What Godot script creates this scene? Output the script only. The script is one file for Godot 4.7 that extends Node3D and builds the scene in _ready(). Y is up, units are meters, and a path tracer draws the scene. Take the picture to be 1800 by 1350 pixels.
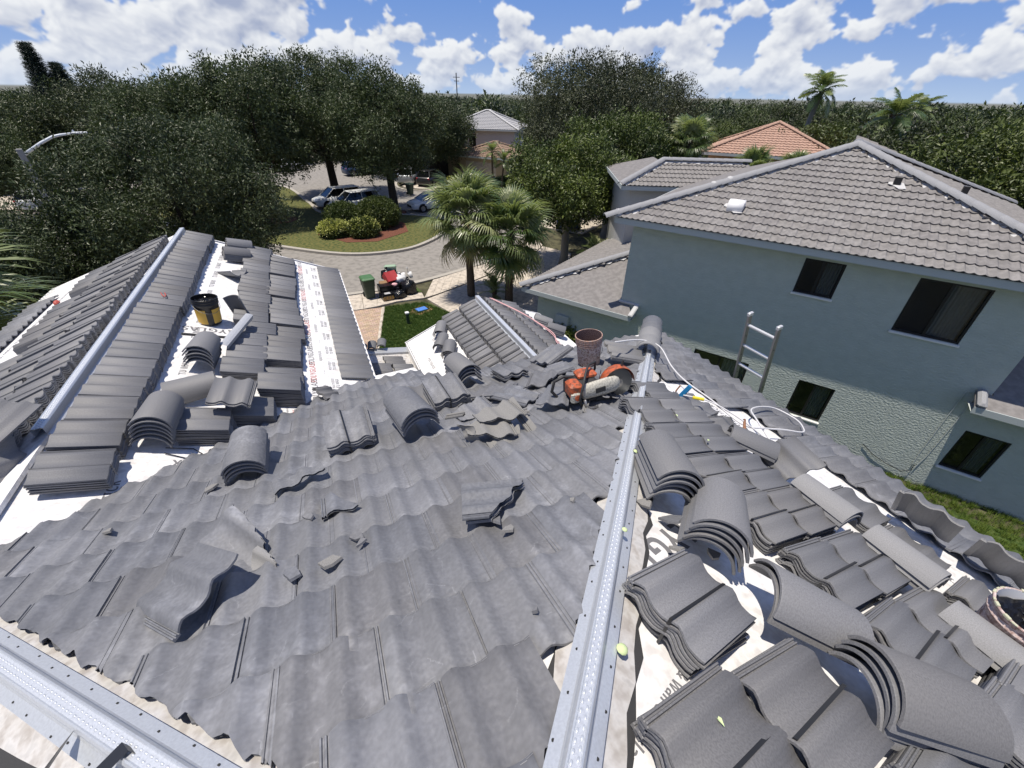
extends Node3D
# A re-roofing job on a two-storey house, seen from its ridge. X runs to the right along the house, Z towards the viewer, metres.

const S := 0.345                     # roof pitch (rise over run)
const EYE := Vector3(0, 8.8, 0)
const TW := 0.342                    # cover width of one roof tile
const TC := 0.353                    # exposed length of one course
var rng := RandomNumberGenerator.new()
var used := {}
var M := {}
var TILE: Array = []                 # near roof tile meshes
var TILE_FAR: ArrayMesh
var CAP: ArrayMesh
var LEAF := {}
var ord_words := ["first", "second", "third", "fourth", "fifth", "sixth", "seventh", "eighth", "ninth", "tenth", "eleventh", "twelfth", "thirteenth", "fourteenth", "fifteenth", "sixteenth", "seventeenth", "eighteenth", "nineteenth", "twentieth"]

# ---------------------------------------------------------------- mesh building
class Mb:
	var st := SurfaceTool.new()
	func _init():
		st.begin(Mesh.PRIMITIVE_TRIANGLES)
		st.set_smooth_group(-1)
	func sm(g: int): st.set_smooth_group(g if g >= 0 else -1)
	func tri(a: Vector3, b: Vector3, c: Vector3):
		st.add_vertex(a); st.add_vertex(b); st.add_vertex(c)
	func quad(a: Vector3, b: Vector3, c: Vector3, d: Vector3):
		tri(a, b, c); tri(a, c, d)
	func box(c: Vector3, s: Vector3, b := Basis(), bev := 0.0):
		var h := s * 0.5
		if bev <= 0.0:
			var p := []
			for i in 8: p.append(c + b * Vector3(h.x if i & 1 else -h.x, h.y if i & 2 else -h.y, h.z if i & 4 else -h.z))
			for f in [[0, 1, 3, 2], [5, 4, 6, 7], [4, 0, 2, 6], [1, 5, 7, 3], [2, 3, 7, 6], [4, 5, 1, 0]]: quad(p[f[0]], p[f[3]], p[f[2]], p[f[1]])
			return
		# chamfered box: three squeezed rings
		var q := func(x, y, z): return c + b * Vector3(x, y, z)
		var rings := []
		for r in [[-h.y, bev], [-h.y + bev, 0.0], [h.y - bev, 0.0], [h.y, bev]]:
			var x: float = h.x - r[1]
			var z: float = h.z - r[1]
			var k := bev * 0.7
			rings.append([q.call(-x + k, r[0], -z), q.call(x - k, r[0], -z), q.call(x, r[0], -z + k), q.call(x, r[0], z - k), q.call(x - k, r[0], z), q.call(-x + k, r[0], z), q.call(-x, r[0], z - k), q.call(-x, r[0], -z + k)])
		loft(rings, true)
	func loft(rings: Array, caps := false, closed := true):
		for i in rings.size() - 1:
			var n: int = rings[i].size()
			for j in (n if closed else n - 1):
				var k := (j + 1) % n
				quad(rings[i][j], rings[i][k], rings[i + 1][k], rings[i + 1][j])
		if caps:
			for e in [0, rings.size() - 1]:
				var r: Array = rings[e]
				var m := Vector3.ZERO
				for p in r: m += p
				m /= r.size()
				for j in r.size():
					var k := (j + 1) % r.size()
					if e == 0: tri(m, r[k], r[j])
					else: tri(m, r[j], r[k])
	func tube(pts: Array, rad, sides := 6, caps := true):
		var rings := []
		var n := pts.size()
		var side := Vector3.ZERO
		for i in n:
			var d: Vector3 = (pts[min(i + 1, n - 1)] - pts[max(i - 1, 0)])
			d = d.normalized() if d.length() > 1e-7 else Vector3.UP
			if side == Vector3.ZERO: side = d.cross(Vector3.UP if absf(d.y) < 0.9 else Vector3.RIGHT).normalized()
			side = (side - d * side.dot(d)).normalized()
			var up := d.cross(side)
			var r: float = rad[i] if rad is Array else rad
			var ring := []
			for j in sides:
				var a := TAU * j / sides
				ring.append(pts[i] + (side * cos(a) + up * sin(a)) * r)
			rings.append(ring)
		loft(rings, caps)
	func lathe(prof: Array, seg := 20, t := Transform3D(), caps := false):
		var rings := []
		for p in prof:
			var ring := []
			for j in seg:
				var a := -TAU * j / seg
				ring.append(t * Vector3(p.x * cos(a), p.y, p.x * sin(a)))
			rings.append(ring)
		loft(rings, caps)
	func slab(poly: PackedVector2Array, y0: float, y1: float):
		var ix := Geometry2D.triangulate_polygon(poly)
		var top := func(i): return Vector3(poly[i].x, y1, poly[i].y)
		for k in range(0, ix.size(), 3):
			var a: Vector3 = top.call(ix[k]); var b: Vector3 = top.call(ix[k + 1]); var c: Vector3 = top.call(ix[k + 2])
			if (b - a).cross(c - a).y > 0: tri(a, c, b)
			else: tri(a, b, c)
		if y1 - y0 > 0.001:
			for i in poly.size():
				var j := (i + 1) % poly.size()
				quad(Vector3(poly[i].x, y0, poly[i].y), Vector3(poly[j].x, y0, poly[j].y), Vector3(poly[j].x, y1, poly[j].y), Vector3(poly[i].x, y1, poly[i].y))
	func strip(a: Array, b: Array):
		for i in a.size() - 1: quad(a[i], a[i + 1], b[i + 1], b[i])
	func done() -> ArrayMesh:
		st.generate_normals()
		return st.commit()

# ---------------------------------------------------------------- naming and adding
func numbered(parent: Node, called: String) -> String:
	var key := str(parent.get_instance_id()) + called
	var n: int = used.get(key, 0)
	used[key] = n + 1
	return called if n == 0 else called + "_%03d" % n

func obj(called: String, mesh: Mesh, m: Material, parent: Node = self, t := Transform3D()) -> MeshInstance3D:
	var o := MeshInstance3D.new()
	o.name = numbered(parent, called)
	o.mesh = mesh
	if m: o.material_override = m
	o.transform = t
	parent.add_child(o, true)
	return o

func tag(o: Node, label: String, category: String, group := ""):
	o.set_meta("label", label); o.set_meta("category", category)
	if group: o.set_meta("group", group)
	return o

func thing(called: String, label: String, category: String, t := Transform3D(), group := "") -> Node3D:
	var o := Node3D.new()
	o.name = numbered(self, called)
	o.transform = t
	add_child(o, true)
	return tag(o, label, category, group)

func struct(called: String, mesh: Mesh, m: Material, parent: Node = self, t := Transform3D()) -> MeshInstance3D:
	var o := obj(called, mesh, m, parent, t)
	o.set_meta("kind", "structure")
	return o

func many(called: String, mesh: Mesh, m: Material, places: Array, tints, parent: Node) -> MultiMeshInstance3D:
	var mm := MultiMesh.new()
	mm.transform_format = MultiMesh.TRANSFORM_3D
	mm.use_colors = tints != null
	mm.mesh = mesh
	mm.instance_count = places.size()
	for i in places.size():
		mm.set_instance_transform(i, places[i])
		if tints != null: mm.set_instance_color(i, tints[i])
	var o := MultiMeshInstance3D.new()
	o.name = numbered(parent, called)
	o.multimesh = mm
	if m: o.material_override = m
	o.set_meta("kind", "stuff")
	parent.add_child(o, true)
	return o

func at(p: Vector3, yaw := 0.0) -> Transform3D: return Transform3D(Basis(Vector3.UP, yaw), p)
func rb() -> Basis: return Basis.from_euler(Vector3(rng.randf_range(-PI, PI), rng.randf_range(-PI, PI), rng.randf_range(-PI, PI)))

# ---------------------------------------------------------------- slopes: y = c + gx*x + gz*z
func slope(c: float, gx: float, gz: float) -> Dictionary:
	var n := Vector3(-gx, 1, -gz).normalized()
	var up := Vector3(gx, gx * gx + gz * gz, gz).normalized()
	return {"c": c, "gx": gx, "gz": gz, "n": n, "b": Basis(n.cross(up), n, up)}

func on(s: Dictionary, x: float, z: float, h := 0.0) -> Vector3:
	return Vector3(x, s.c + s.gx * x + s.gz * z, z) + s.n * h

func lay(s: Dictionary, x: float, z: float, h := 0.0, yaw := 0.0, level := 0.0) -> Transform3D:
	var b: Basis = Basis(s.n, yaw) * s.b
	if level > 0.0:
		var y: Vector3 = s.n.lerp(Vector3.UP, level).normalized()
		var zz: Vector3 = (b.z - y * b.z.dot(y)).normalized()
		b = Basis(y.cross(zz), y, zz)
	return Transform3D(b, on(s, x, z, h))

# ---------------------------------------------------------------- materials
func noise(freq: float, seed_: int, oct := 4, kind := FastNoiseLite.TYPE_SIMPLEX_SMOOTH) -> FastNoiseLite:
	var n := FastNoiseLite.new()
	n.noise_type = kind; n.seed = seed_; n.frequency = freq; n.fractal_octaves = oct
	return n

func ramp_tex(size: int, n: FastNoiseLite, stops: Array, cols: Array) -> NoiseTexture2D:
	var g := Gradient.new()
	g.offsets = PackedFloat32Array(stops)
	var cc := PackedColorArray()
	for c in cols: cc.append(c if c is Color else Color(c, c, c))
	g.colors = cc
	var t := NoiseTexture2D.new()
	t.width = size; t.height = size; t.seamless = true; t.noise = n; t.color_ramp = g
	return t

func bump_tex(size: int, n: FastNoiseLite, strength: float) -> NoiseTexture2D:
	var t := NoiseTexture2D.new()
	t.width = size; t.height = size; t.seamless = true; t.noise = n; t.as_normal_map = true; t.bump_strength = strength
	return t

func lin(r: float, g: float, b: float) -> Color: return Color(r, g, b).linear_to_srgb()

func mat(c: Color, rough := 0.8, metal := 0.0, tex: Texture2D = null, scale := 1.0, world := false, nrm: Texture2D = null, nscale := 1.0) -> StandardMaterial3D:
	var m := StandardMaterial3D.new()
	m.albedo_color = c; m.roughness = rough; m.metallic = metal
	if tex: m.albedo_texture = tex
	if nrm:
		m.normal_enabled = true; m.normal_texture = nrm; m.normal_scale = nscale
	if tex or nrm:
		m.uv1_triplanar = true; m.uv1_world_triplanar = world; m.uv1_scale = Vector3.ONE * scale
	return m

func dust_image() -> ImageTexture:
	# concrete dust, scuffs and hairline scratches left on the laid tiles by cutting and walking (a picture of marks, 4 m across)
	var r := RandomNumberGenerator.new(); r.seed = 77
	var n := 1024
	var a := noise(0.004, 5, 5).get_seamless_image(n, n)
	var b := noise(0.03, 6, 4).get_seamless_image(n, n)
	var c := noise(0.16, 7, 3).get_seamless_image(n, n)
	var im := Image.create(n, n, false, Image.FORMAT_RGB8)
	for y in n:
		for x in n:
			var blot: float = smoothstep(0.5, 0.72, a.get_pixel(x, y).r) * (0.35 + 0.9 * smoothstep(0.42, 0.75, b.get_pixel(x, y).r))
			var v: float = 0.74 + 0.16 * (c.get_pixel(x, y).r - 0.5) + 0.07 * (b.get_pixel(x, y).r - 0.5) + 0.10 * blot
			im.set_pixel(x, y, Color(v, v, minf(v * 1.005, 1.0)))
	for i in 420:
		var p := Vector2(r.randf() * n, r.randf() * n)
		var d := Vector2.from_angle(r.randf_range(0, TAU))
		var len_ := r.randi_range(3, 26)
		var k := r.randf_range(0.05, 0.2)
		for s in len_:
			p += d; d = d.rotated(r.randf_range(-0.35, 0.35))
			var q := Vector2i(posmod(int(p.x), n), posmod(int(p.y), n))
			var v: float = minf(im.get_pixelv(q).r + k, 1.0)
			im.set_pixelv(q, Color(v, v, v))
	return ImageTexture.create_from_image(im)

func make_materials():
	var fine := ramp_tex(512, noise(0.09, 11, 5), [0.2, 0.5, 0.85], [0.82, 0.92, 1.0])
	var grain := bump_tex(512, noise(0.22, 12, 3), 2.0)
	var dust := dust_image()
	var tints := [[0.102, 0.104, 0.110], [0.112, 0.113, 0.117], [0.122, 0.122, 0.124], [0.107, 0.106, 0.107], [0.130, 0.131, 0.136]]
	M.tile = []; M.laid = []
	for t in tints:
		M.tile.append(mat(lin(t[0] * 1.7, t[1] * 1.7, t[2] * 1.72), 0.62, 0, fine, 2.3, false, grain, 0.35))
		M.laid.append(mat(lin(t[0] * 2.7, t[1] * 2.75, t[2] * 2.85), 0.66, 0, dust, 0.25, true, grain, 0.3))
	M.chip = mat(lin(0.42, 0.42, 0.43), 0.9, 0, fine, 4.0)
	M.broken = mat(lin(0.27, 0.265, 0.255), 0.9, 0, fine, 3.0, false, grain, 0.8)
	M.dusty = mat(lin(0.30, 0.30, 0.305), 0.85, 0, fine, 3.0, false, grain, 0.5)
	M.strap = mat(lin(0.018, 0.019, 0.022), 0.35)
	M.membrane = mat(lin(0.80, 0.80, 0.80), 0.75, 0, ramp_tex(512, noise(0.02, 21, 5), [0.25, 0.45, 0.6, 0.8], [Color(0.88, 0.87, 0.865), Color(0.95, 0.95, 0.95), Color(0.98, 0.98, 0.985), Color(0.92, 0.92, 0.925)]), 0.9, true, bump_tex(512, noise(0.03, 22, 4), 3.0), 0.5)
	M.dirty_membrane = mat(lin(0.60, 0.59, 0.58), 0.85, 0, ramp_tex(512, noise(0.02, 23, 5), [0.25, 0.42, 0.58, 0.8], [Color(0.80, 0.78, 0.76), Color(0.92, 0.91, 0.9), Color(0.98, 0.98, 0.98), Color(0.88, 0.88, 0.88)]), 1.1, true)
	M.print_grey = mat(lin(0.16, 0.16, 0.17), 0.8)
	M.print_red = mat(lin(0.42, 0.16, 0.15), 0.8)
	M.galv = mat(lin(0.66, 0.69, 0.73), 0.45, 0.5, ramp_tex(256, noise(0.06, 31, 3), [0.2, 0.5, 0.8], [0.93, 0.97, 1.0]), 5.0, true)
	M.galv_dull = mat(lin(0.55, 0.57, 0.6), 0.55, 0.4, fine, 2.0, true)
	M.hole = mat(lin(0.02, 0.02, 0.02), 0.9)
	M.tar = mat(lin(0.006, 0.006, 0.007), 0.22, 0, null, 1, false, null)
	M.tar_edge = mat(lin(0.05, 0.05, 0.052), 0.85, 0, fine, 6.0, true, grain, 1.0)
	M.foam = mat(lin(0.62, 0.62, 0.45), 0.9, 0, fine, 5.0)
	M.green_foam = mat(lin(0.55, 0.66, 0.34), 0.9)
	var stucco := noise(0.03, 41, 5)
	M.stucco = mat(lin(0.47, 0.52, 0.48), 0.9, 0, ramp_tex(512, noise(0.012, 42, 4), [0.3, 0.7], [0.97, 1.0]), 0.5, true, bump_tex(1024, stucco, 9.0), 1.0)
	M.stucco_white = mat(lin(0.56, 0.57, 0.56), 0.9, 0, fine, 1.0, true)
	M.stucco_tan = mat(lin(0.50, 0.40, 0.27), 0.9, 0, fine, 1.0, true)
	M.trim = mat(lin(0.44, 0.48, 0.475), 0.7)
	M.sill = mat(lin(0.74, 0.74, 0.72), 0.7)
	M.frame = mat(lin(0.012, 0.012, 0.013), 0.45)
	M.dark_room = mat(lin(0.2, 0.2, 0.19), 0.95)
	M.curtain = mat(lin(0.30, 0.36, 0.36), 0.95)
	var pane := mat(Color(0.03, 0.05, 0.055, 0.28), 0.04)
	pane.transparency = BaseMaterial3D.TRANSPARENCY_ALPHA
	M.pane = pane
	M.grey_tile = []
	for t in [[0.245, 0.232, 0.222], [0.262, 0.25, 0.242], [0.228, 0.216, 0.21]]:
		M.grey_tile.append(mat(lin(t[0], t[1], t[2]), 0.85, 0, ramp_tex(256, noise(0.03, 45, 4), [0.25, 0.75], [0.85, 1.0]), 0.6, true, grain, 0.3))
	M.grey_cap = mat(lin(0.33, 0.335, 0.35), 0.8, 0, fine, 1.0, true)
	M.mortar = mat(lin(0.60, 0.60, 0.60), 0.9, 0, fine, 2.0, true)
	M.peach_tile = mat(lin(0.50, 0.32, 0.24), 0.85, 0, ramp_tex(256, noise(0.05, 46, 4), [0.25, 0.75], [0.78, 1.0]), 0.4, true)
	M.brown_tile = mat(lin(0.34, 0.235, 0.165), 0.85, 0, ramp_tex(256, noise(0.05, 46, 4), [0.25, 0.75], [0.7, 1.0]), 0.4, true)
	M.pale_tile = mat(lin(0.42, 0.42, 0.43), 0.85, 0, fine, 0.6, true)
	M.asphalt = mat(lin(0.275, 0.258, 0.235), 0.92, 0, ramp_tex(1024, noise(0.012, 51, 6), [0.2, 0.45, 0.6, 0.85], [0.86, 0.95, 0.97, 1.0]), 0.16, true)
	M.concrete = mat(lin(0.55, 0.49, 0.415), 0.9, 0, ramp_tex(512, noise(0.02, 52, 5), [0.25, 0.5, 0.8], [0.84, 0.95, 1.0]), 0.3, true)
	M.kerb = mat(lin(0.46, 0.43, 0.38), 0.9, 0, fine, 0.6, true)
	M.paver = mat(lin(0.52, 0.42, 0.345), 0.92, 0, paver_tex(), 0.4, true)
	M.lawn = mat(lin(0.075, 0.115, 0.030), 0.95, 0, ramp_tex(512, noise(0.035, 53, 6), [0.2, 0.45, 0.6, 0.85], [Color(0.72, 0.8, 0.6), Color(0.86, 0.9, 0.8), Color(0.95, 0.97, 0.9), Color(1, 0.96, 0.85)]), 0.25, true, grain, 2.0)
	M.dry_lawn = mat(lin(0.15, 0.15, 0.05), 0.95, 0, ramp_tex(512, noise(0.035, 54, 6), [0.2, 0.45, 0.6, 0.85], [Color(0.62, 0.72, 0.55), Color(0.82, 0.86, 0.78), Color(0.95, 0.95, 0.9), Color(1, 0.93, 0.8)]), 0.2, true, grain, 2.0)
	M.earth = mat(lin(0.10, 0.095, 0.05), 0.95, 0, ramp_tex(512, noise(0.03, 55, 5), [0.2, 0.5, 0.8], [0.6, 0.85, 1.0]), 0.1, true)
	M.mulch = mat(lin(0.26, 0.095, 0.055), 0.95, 0, ramp_tex(256, noise(0.12, 56, 4), [0.25, 0.75], [0.55, 1.0]), 1.0, true, grain, 2.0)
	M.bark = mat(lin(0.085, 0.068, 0.052), 0.95, 0, ramp_tex(256, noise(0.05, 61, 4), [0.25, 0.75], [0.5, 1.0]), 1.5, true, bump_tex(256, noise(0.05, 62, 4), 8.0), 1.0)
	M.palm_bark = mat(lin(0.15, 0.115, 0.085), 0.95, 0, ramp_tex(256, noise(0.05, 63, 4), [0.25, 0.75], [0.5, 1.0]), 2.0, true, bump_tex(256, noise(0.07, 64, 4), 8.0), 1.0)
	M.grey_bark = mat(lin(0.25, 0.24, 0.22), 0.9, 0, fine, 1.0, true)
	M.leaf = leaf_mat(lin(1, 1, 1), 0.5, true)
	M.frond = leaf_mat(lin(0.13, 0.165, 0.065), 0.38, false)
	M.frond_light = leaf_mat(lin(0.27, 0.29, 0.15), 0.4, false)
	M.frond_dry = leaf_mat(lin(0.26, 0.2, 0.1), 0.7, false)
	M.frond_dark = leaf_mat(lin(0.05, 0.085, 0.028), 0.4, false)
	M.black_plastic = mat(lin(0.008, 0.008, 0.009), 0.3)
	M.bag = mat(lin(0.008, 0.009, 0.011), 0.16, 0, null, 1.0, false, bump_tex(256, noise(0.03, 71, 3), 9.0), 1.2)
	M.bag.uv1_triplanar = true; M.bag.uv1_scale = Vector3.ONE * 2.5
	M.bin_green = mat(lin(0.028, 0.05, 0.03), 0.5)
	M.bin_lid = mat(lin(0.07, 0.16, 0.07), 0.45)
	M.bin_pale = mat(lin(0.30, 0.42, 0.30), 0.5)
	M.red = mat(lin(0.40, 0.035, 0.04), 0.6)
	M.card = mat(lin(0.30, 0.19, 0.10), 0.9)
	M.white = mat(lin(0.74, 0.74, 0.74), 0.5)
	M.white_paint = mat(lin(0.70, 0.72, 0.73), 0.25); M.white_paint.clearcoat_enabled = true; M.white_paint.clearcoat = 0.6
	M.silver_paint = mat(lin(0.42, 0.45, 0.47), 0.3, 0.35)
	M.black_paint = mat(lin(0.01, 0.011, 0.014), 0.15); M.black_paint.clearcoat_enabled = true
	M.navy_paint = mat(lin(0.03, 0.055, 0.12), 0.2)
	M.car_glass = mat(lin(0.006, 0.007, 0.008), 0.05)
	M.tyre = mat(lin(0.012, 0.012, 0.012), 0.85)
	M.rim = mat(lin(0.35, 0.35, 0.36), 0.35, 0.8)
	M.tail = mat(lin(0.4, 0.01, 0.01), 0.25)
	M.lamp_glass = mat(lin(0.6, 0.62, 0.62), 0.12)
	M.alu = mat(lin(0.42, 0.41, 0.40), 0.4, 0.75, fine, 3.0)
	M.alu_rung = mat(lin(0.72, 0.72, 0.70), 0.4, 0.5)
	M.pole_concrete = mat(lin(0.34, 0.34, 0.33), 0.9, 0, fine, 1.0)
	M.lamp_paint = mat(lin(0.62, 0.66, 0.7), 0.4)
	M.orange = mat(lin(0.50, 0.105, 0.035), 0.5, 0, ramp_tex(256, noise(0.02, 81, 5), [0.3, 0.5, 0.7], [Color(1, 1, 1), Color(0.9, 0.95, 1.0), Color(0.62, 0.8, 1.0)]), 4.0)
	M.saw_white = mat(lin(0.52, 0.50, 0.43), 0.55, 0, ramp_tex(256, noise(0.03, 82, 5), [0.3, 0.5, 0.7], [0.75, 0.92, 1.0]), 5.0)
	M.saw_dark = mat(lin(0.035, 0.035, 0.036), 0.6, 0, fine, 5.0)
	M.blade = mat(lin(0.13, 0.13, 0.125), 0.45, 0.6, fine, 6.0)
	M.pail_dirty = mat(lin(0.66, 0.58, 0.56), 0.8, 0, ramp_tex(256, noise(0.025, 83, 5), [0.3, 0.45, 0.6, 0.75], [Color(0.6, 0.5, 0.47), Color(0.85, 0.78, 0.75), Color(1, 1, 1), Color(0.8, 0.75, 0.72)]), 5.0)
	M.pail_orange = mat(lin(0.55, 0.34, 0.27), 0.7, 0, ramp_tex(256, noise(0.03, 84, 5), [0.3, 0.5, 0.7], [Color(0.6, 0.6, 0.6), Color(1, 0.95, 0.9), Color(0.75, 0.9, 1.0)]), 5.0)
	M.pail_inside = mat(lin(0.17, 0.12, 0.12), 0.85, 0, ramp_tex(256, noise(0.08, 85, 4), [0.35, 0.5, 0.65], [Color(0.5, 0.4, 0.4), Color(0.8, 0.72, 0.72), Color(1, 1, 1)]), 4.0)
	M.yellow_label = mat(lin(0.60, 0.37, 0.06), 0.55)
	M.white_label = mat(lin(0.66, 0.66, 0.68), 0.55)
	M.hose = mat(lin(0.62, 0.62, 0.63), 0.5)
	M.hose_pink = mat(lin(0.62, 0.36, 0.36), 0.55)
	M.yellow = mat(lin(0.75, 0.6, 0.03), 0.5)
	M.blue = mat(lin(0.012, 0.16, 0.36), 0.45)
	M.bright_blue = mat(lin(0.08, 0.22, 0.62), 0.5)
	M.wood = mat(lin(0.42, 0.2, 0.10), 0.75, 0, ramp_tex(256, noise(0.06, 86, 4), [0.3, 0.7], [0.65, 1.0]), 6.0)
	M.steel = mat(lin(0.22, 0.21, 0.2), 0.45, 0.8)
	M.red_grip = mat(lin(0.42, 0.08, 0.06), 0.5)
	M.pink = mat(lin(0.7, 0.4, 0.42), 0.8)
	M.yellow_leaf = leaf_mat(lin(0.42, 0.46, 0.09), 0.5, false)
	M.bush_leaf = leaf_mat(lin(1, 1, 1), 0.5, true)

func paver_tex() -> ImageTexture:
	# the clay-coloured bricks of the driveway, too far away to tell their edges apart: 2.5 m of herring-coursed pieces in slightly different tones
	var n := 512
	var r := RandomNumberGenerator.new(); r.seed = 9
	var im := Image.create(n, n, false, Image.FORMAT_RGB8)
	im.fill(Color(0.70, 0.66, 0.62))
	var row := 0
	var y := 0
	while y < n:
		var x := -(row % 2) * 20
		while x < n:
			var v := r.randf_range(0.84, 1.0)
			im.fill_rect(Rect2i(x + 2, y + 2, 37, 17), Color(v, v * r.randf_range(0.94, 0.99), v * r.randf_range(0.88, 0.96)))
			x += 41
		y += 20; row += 1
	return ImageTexture.create_from_image(im)

func leaf_mat(c: Color, rough: float, tinted: bool) -> StandardMaterial3D:
	var m := StandardMaterial3D.new()
	m.albedo_color = c; m.roughness = rough
	m.vertex_color_use_as_albedo = tinted
	m.cull_mode = BaseMaterial3D.CULL_DISABLED
	m.backlight_enabled = true
	m.backlight = Color(0.5, 0.55, 0.3)
	return m

# ---------------------------------------------------------------- roof tiles
func wave(x: float) -> float:
	var t := TAU * (x + 0.171) / 0.171
	return 0.0165 * sin(t) - 0.0035 * cos(2.0 * t)

func tile_profile(seg: int) -> Array:
	# [x, top, bottom]: two interlock ribs on the -x side, then two rolls
	var p := []
	if seg > 5:
		for k in [[-0.203, -0.014], [-0.2005, -0.007], [-0.1945, -0.007], [-0.192, -0.014], [-0.187, -0.014], [-0.1845, -0.007], [-0.179, -0.007], [-0.1765, -0.015], [-0.1715, -0.015]]:
			p.append([k[0], k[1], -0.026])
	else:
		p.append([-0.198, -0.009, -0.026]); p.append([-0.1715, -0.009, -0.026])
	for i in seg * 2 + 1:
		var x := -0.171 + 0.342 * i / (seg * 2)
		p.append([x, wave(x), wave(x) - 0.0135])
	return p

# far = light version for tiles a long way off; clips: planes whose positive side is cut away (in tile space)
func make_tile(seg: int, chips: bool, clips := [], skip_ribs := false, jag := 0.0) -> ArrayMesh:
	var prof := tile_profile(seg)
	if skip_ribs: prof = prof.slice(9 if seg > 5 else 2)
	var smooth: Array = []
	var hard: Array = []
	var zs: Array = [-0.215, -0.2115, 0.2115, 0.215] if seg > 5 else [-0.215, 0.215]
	var drop: Array = [0.004, 0.0, 0.0, 0.003] if seg > 5 else [0.0, 0.0]
	if clips.size(): zs = [-0.215, -0.2115, -0.14, -0.07, 0.0, 0.07, 0.14, 0.2115, 0.215]; drop = [0.004, 0, 0, 0, 0, 0, 0, 0, 0.003]
	for i in prof.size() - 1:
		var a: Array = prof[i]; var b: Array = prof[i + 1]
		for k in zs.size() - 1:
			var f: Array = [Vector3(a[0], a[1] - drop[k], zs[k]), Vector3(b[0], b[1] - drop[k], zs[k]), Vector3(b[0], b[1] - drop[k + 1], zs[k + 1]), Vector3(a[0], a[1] - drop[k + 1], zs[k + 1])]
			(smooth if i >= (9 if seg > 5 and not skip_ribs else 0) else hard).append_array([f[0], f[1], f[2], f[0], f[2], f[3]])
			if clips.size():
				hard.append_array([Vector3(a[0], a[2], zs[k]), Vector3(b[0], b[2], zs[k + 1]), Vector3(b[0], b[2], zs[k]), Vector3(a[0], a[2], zs[k]), Vector3(a[0], a[2], zs[k + 1]), Vector3(b[0], b[2], zs[k + 1])])
		if clips.is_empty():
			hard.append_array([Vector3(a[0], a[2], -0.215), Vector3(b[0], b[2], 0.215), Vector3(b[0], b[2], -0.215), Vector3(a[0], a[2], -0.215), Vector3(a[0], a[2], 0.215), Vector3(b[0], b[2], 0.215)])
		var d0: float = drop[0]
		hard.append_array([Vector3(a[0], a[1] - d0, -0.215), Vector3(b[0], b[2], -0.215), Vector3(b[0], b[1] - d0, -0.215), Vector3(a[0], a[1] - d0, -0.215), Vector3(a[0], a[2], -0.215), Vector3(b[0], b[2], -0.215)])
		hard.append_array([Vector3(a[0], a[1] - 0.003, 0.215), Vector3(b[0], b[1] - 0.003, 0.215), Vector3(b[0], b[2], 0.215), Vector3(a[0], a[1] - 0.003, 0.215), Vector3(b[0], b[2], 0.215), Vector3(a[0], a[2], 0.215)])
	for e in [prof[0], prof[-1]]:
		var f: Array = [Vector3(e[0], e[1], -0.215), Vector3(e[0], e[2], -0.215), Vector3(e[0], e[2], 0.215), Vector3(e[0], e[1], 0.215)]
		hard.append_array([f[0], f[1], f[2], f[0], f[2], f[3]])
	for c in clips:
		smooth = clip(smooth, c, jag); hard = clip(hard, c, jag)
	var m := Mb.new()
	m.sm(0)
	for v in smooth: m.st.add_vertex(v)
	m.sm(-1)
	for v in hard: m.st.add_vertex(v)
	var mesh := m.done() if smooth.size() + hard.size() > 0 else ArrayMesh.new()
	if chips and smooth.size():
		# pale worn lip along the nose, in the troughs only
		var w := Mb.new()
		var r := RandomNumberGenerator.new(); r.seed = 3 + smooth.size() + seg
		for i in prof.size() - 1:
			var x: float = prof[i][0]
			if x > -0.171 and wave(x) < -0.004 and r.randf() < 0.85:
				var y0: float = prof[i][1] + 0.0012; var y1: float = prof[i + 1][1] + 0.0012
				var d := 0.004 + 0.005 * r.randf()
				w.quad(Vector3(x, y0, -0.2125 + d), Vector3(prof[i + 1][0], y1, -0.2125 + d), Vector3(prof[i + 1][0], y1 - 0.006, -0.2158), Vector3(x, y0 - 0.006, -0.2158))
		w.st.generate_normals()
		w.st.commit(mesh)
	return mesh

func clip(t: Array, pl: Plane, jag := 0.0) -> Array:
	var out: Array = []
	for k in range(0, t.size(), 3):
		var q: Array = [t[k], t[k + 1], t[k + 2]]
		var d: Array = []
		for v in q: d.append(pl.distance_to(v) + (jag * (sin(v.x * 61.0 + v.z * 83.0) + 0.6 * sin(v.x * 173.0 - v.z * 141.0)) if jag > 0.0 else 0.0))
		if d[0] <= 0 and d[1] <= 0 and d[2] <= 0: out.append_array(q); continue
		if d[0] > 0 and d[1] > 0 and d[2] > 0: continue
		var poly: Array = []
		for i in 3:
			var j := (i + 1) % 3
			if d[i] <= 0: poly.append(q[i])
			if (d[i] <= 0) != (d[j] <= 0): poly.append(q[i].lerp(q[j], d[i] / (d[i] - d[j])))
		for i in range(1, poly.size() - 1): out.append_array([poly[0], poly[i], poly[i + 1]])
	return out

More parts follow.
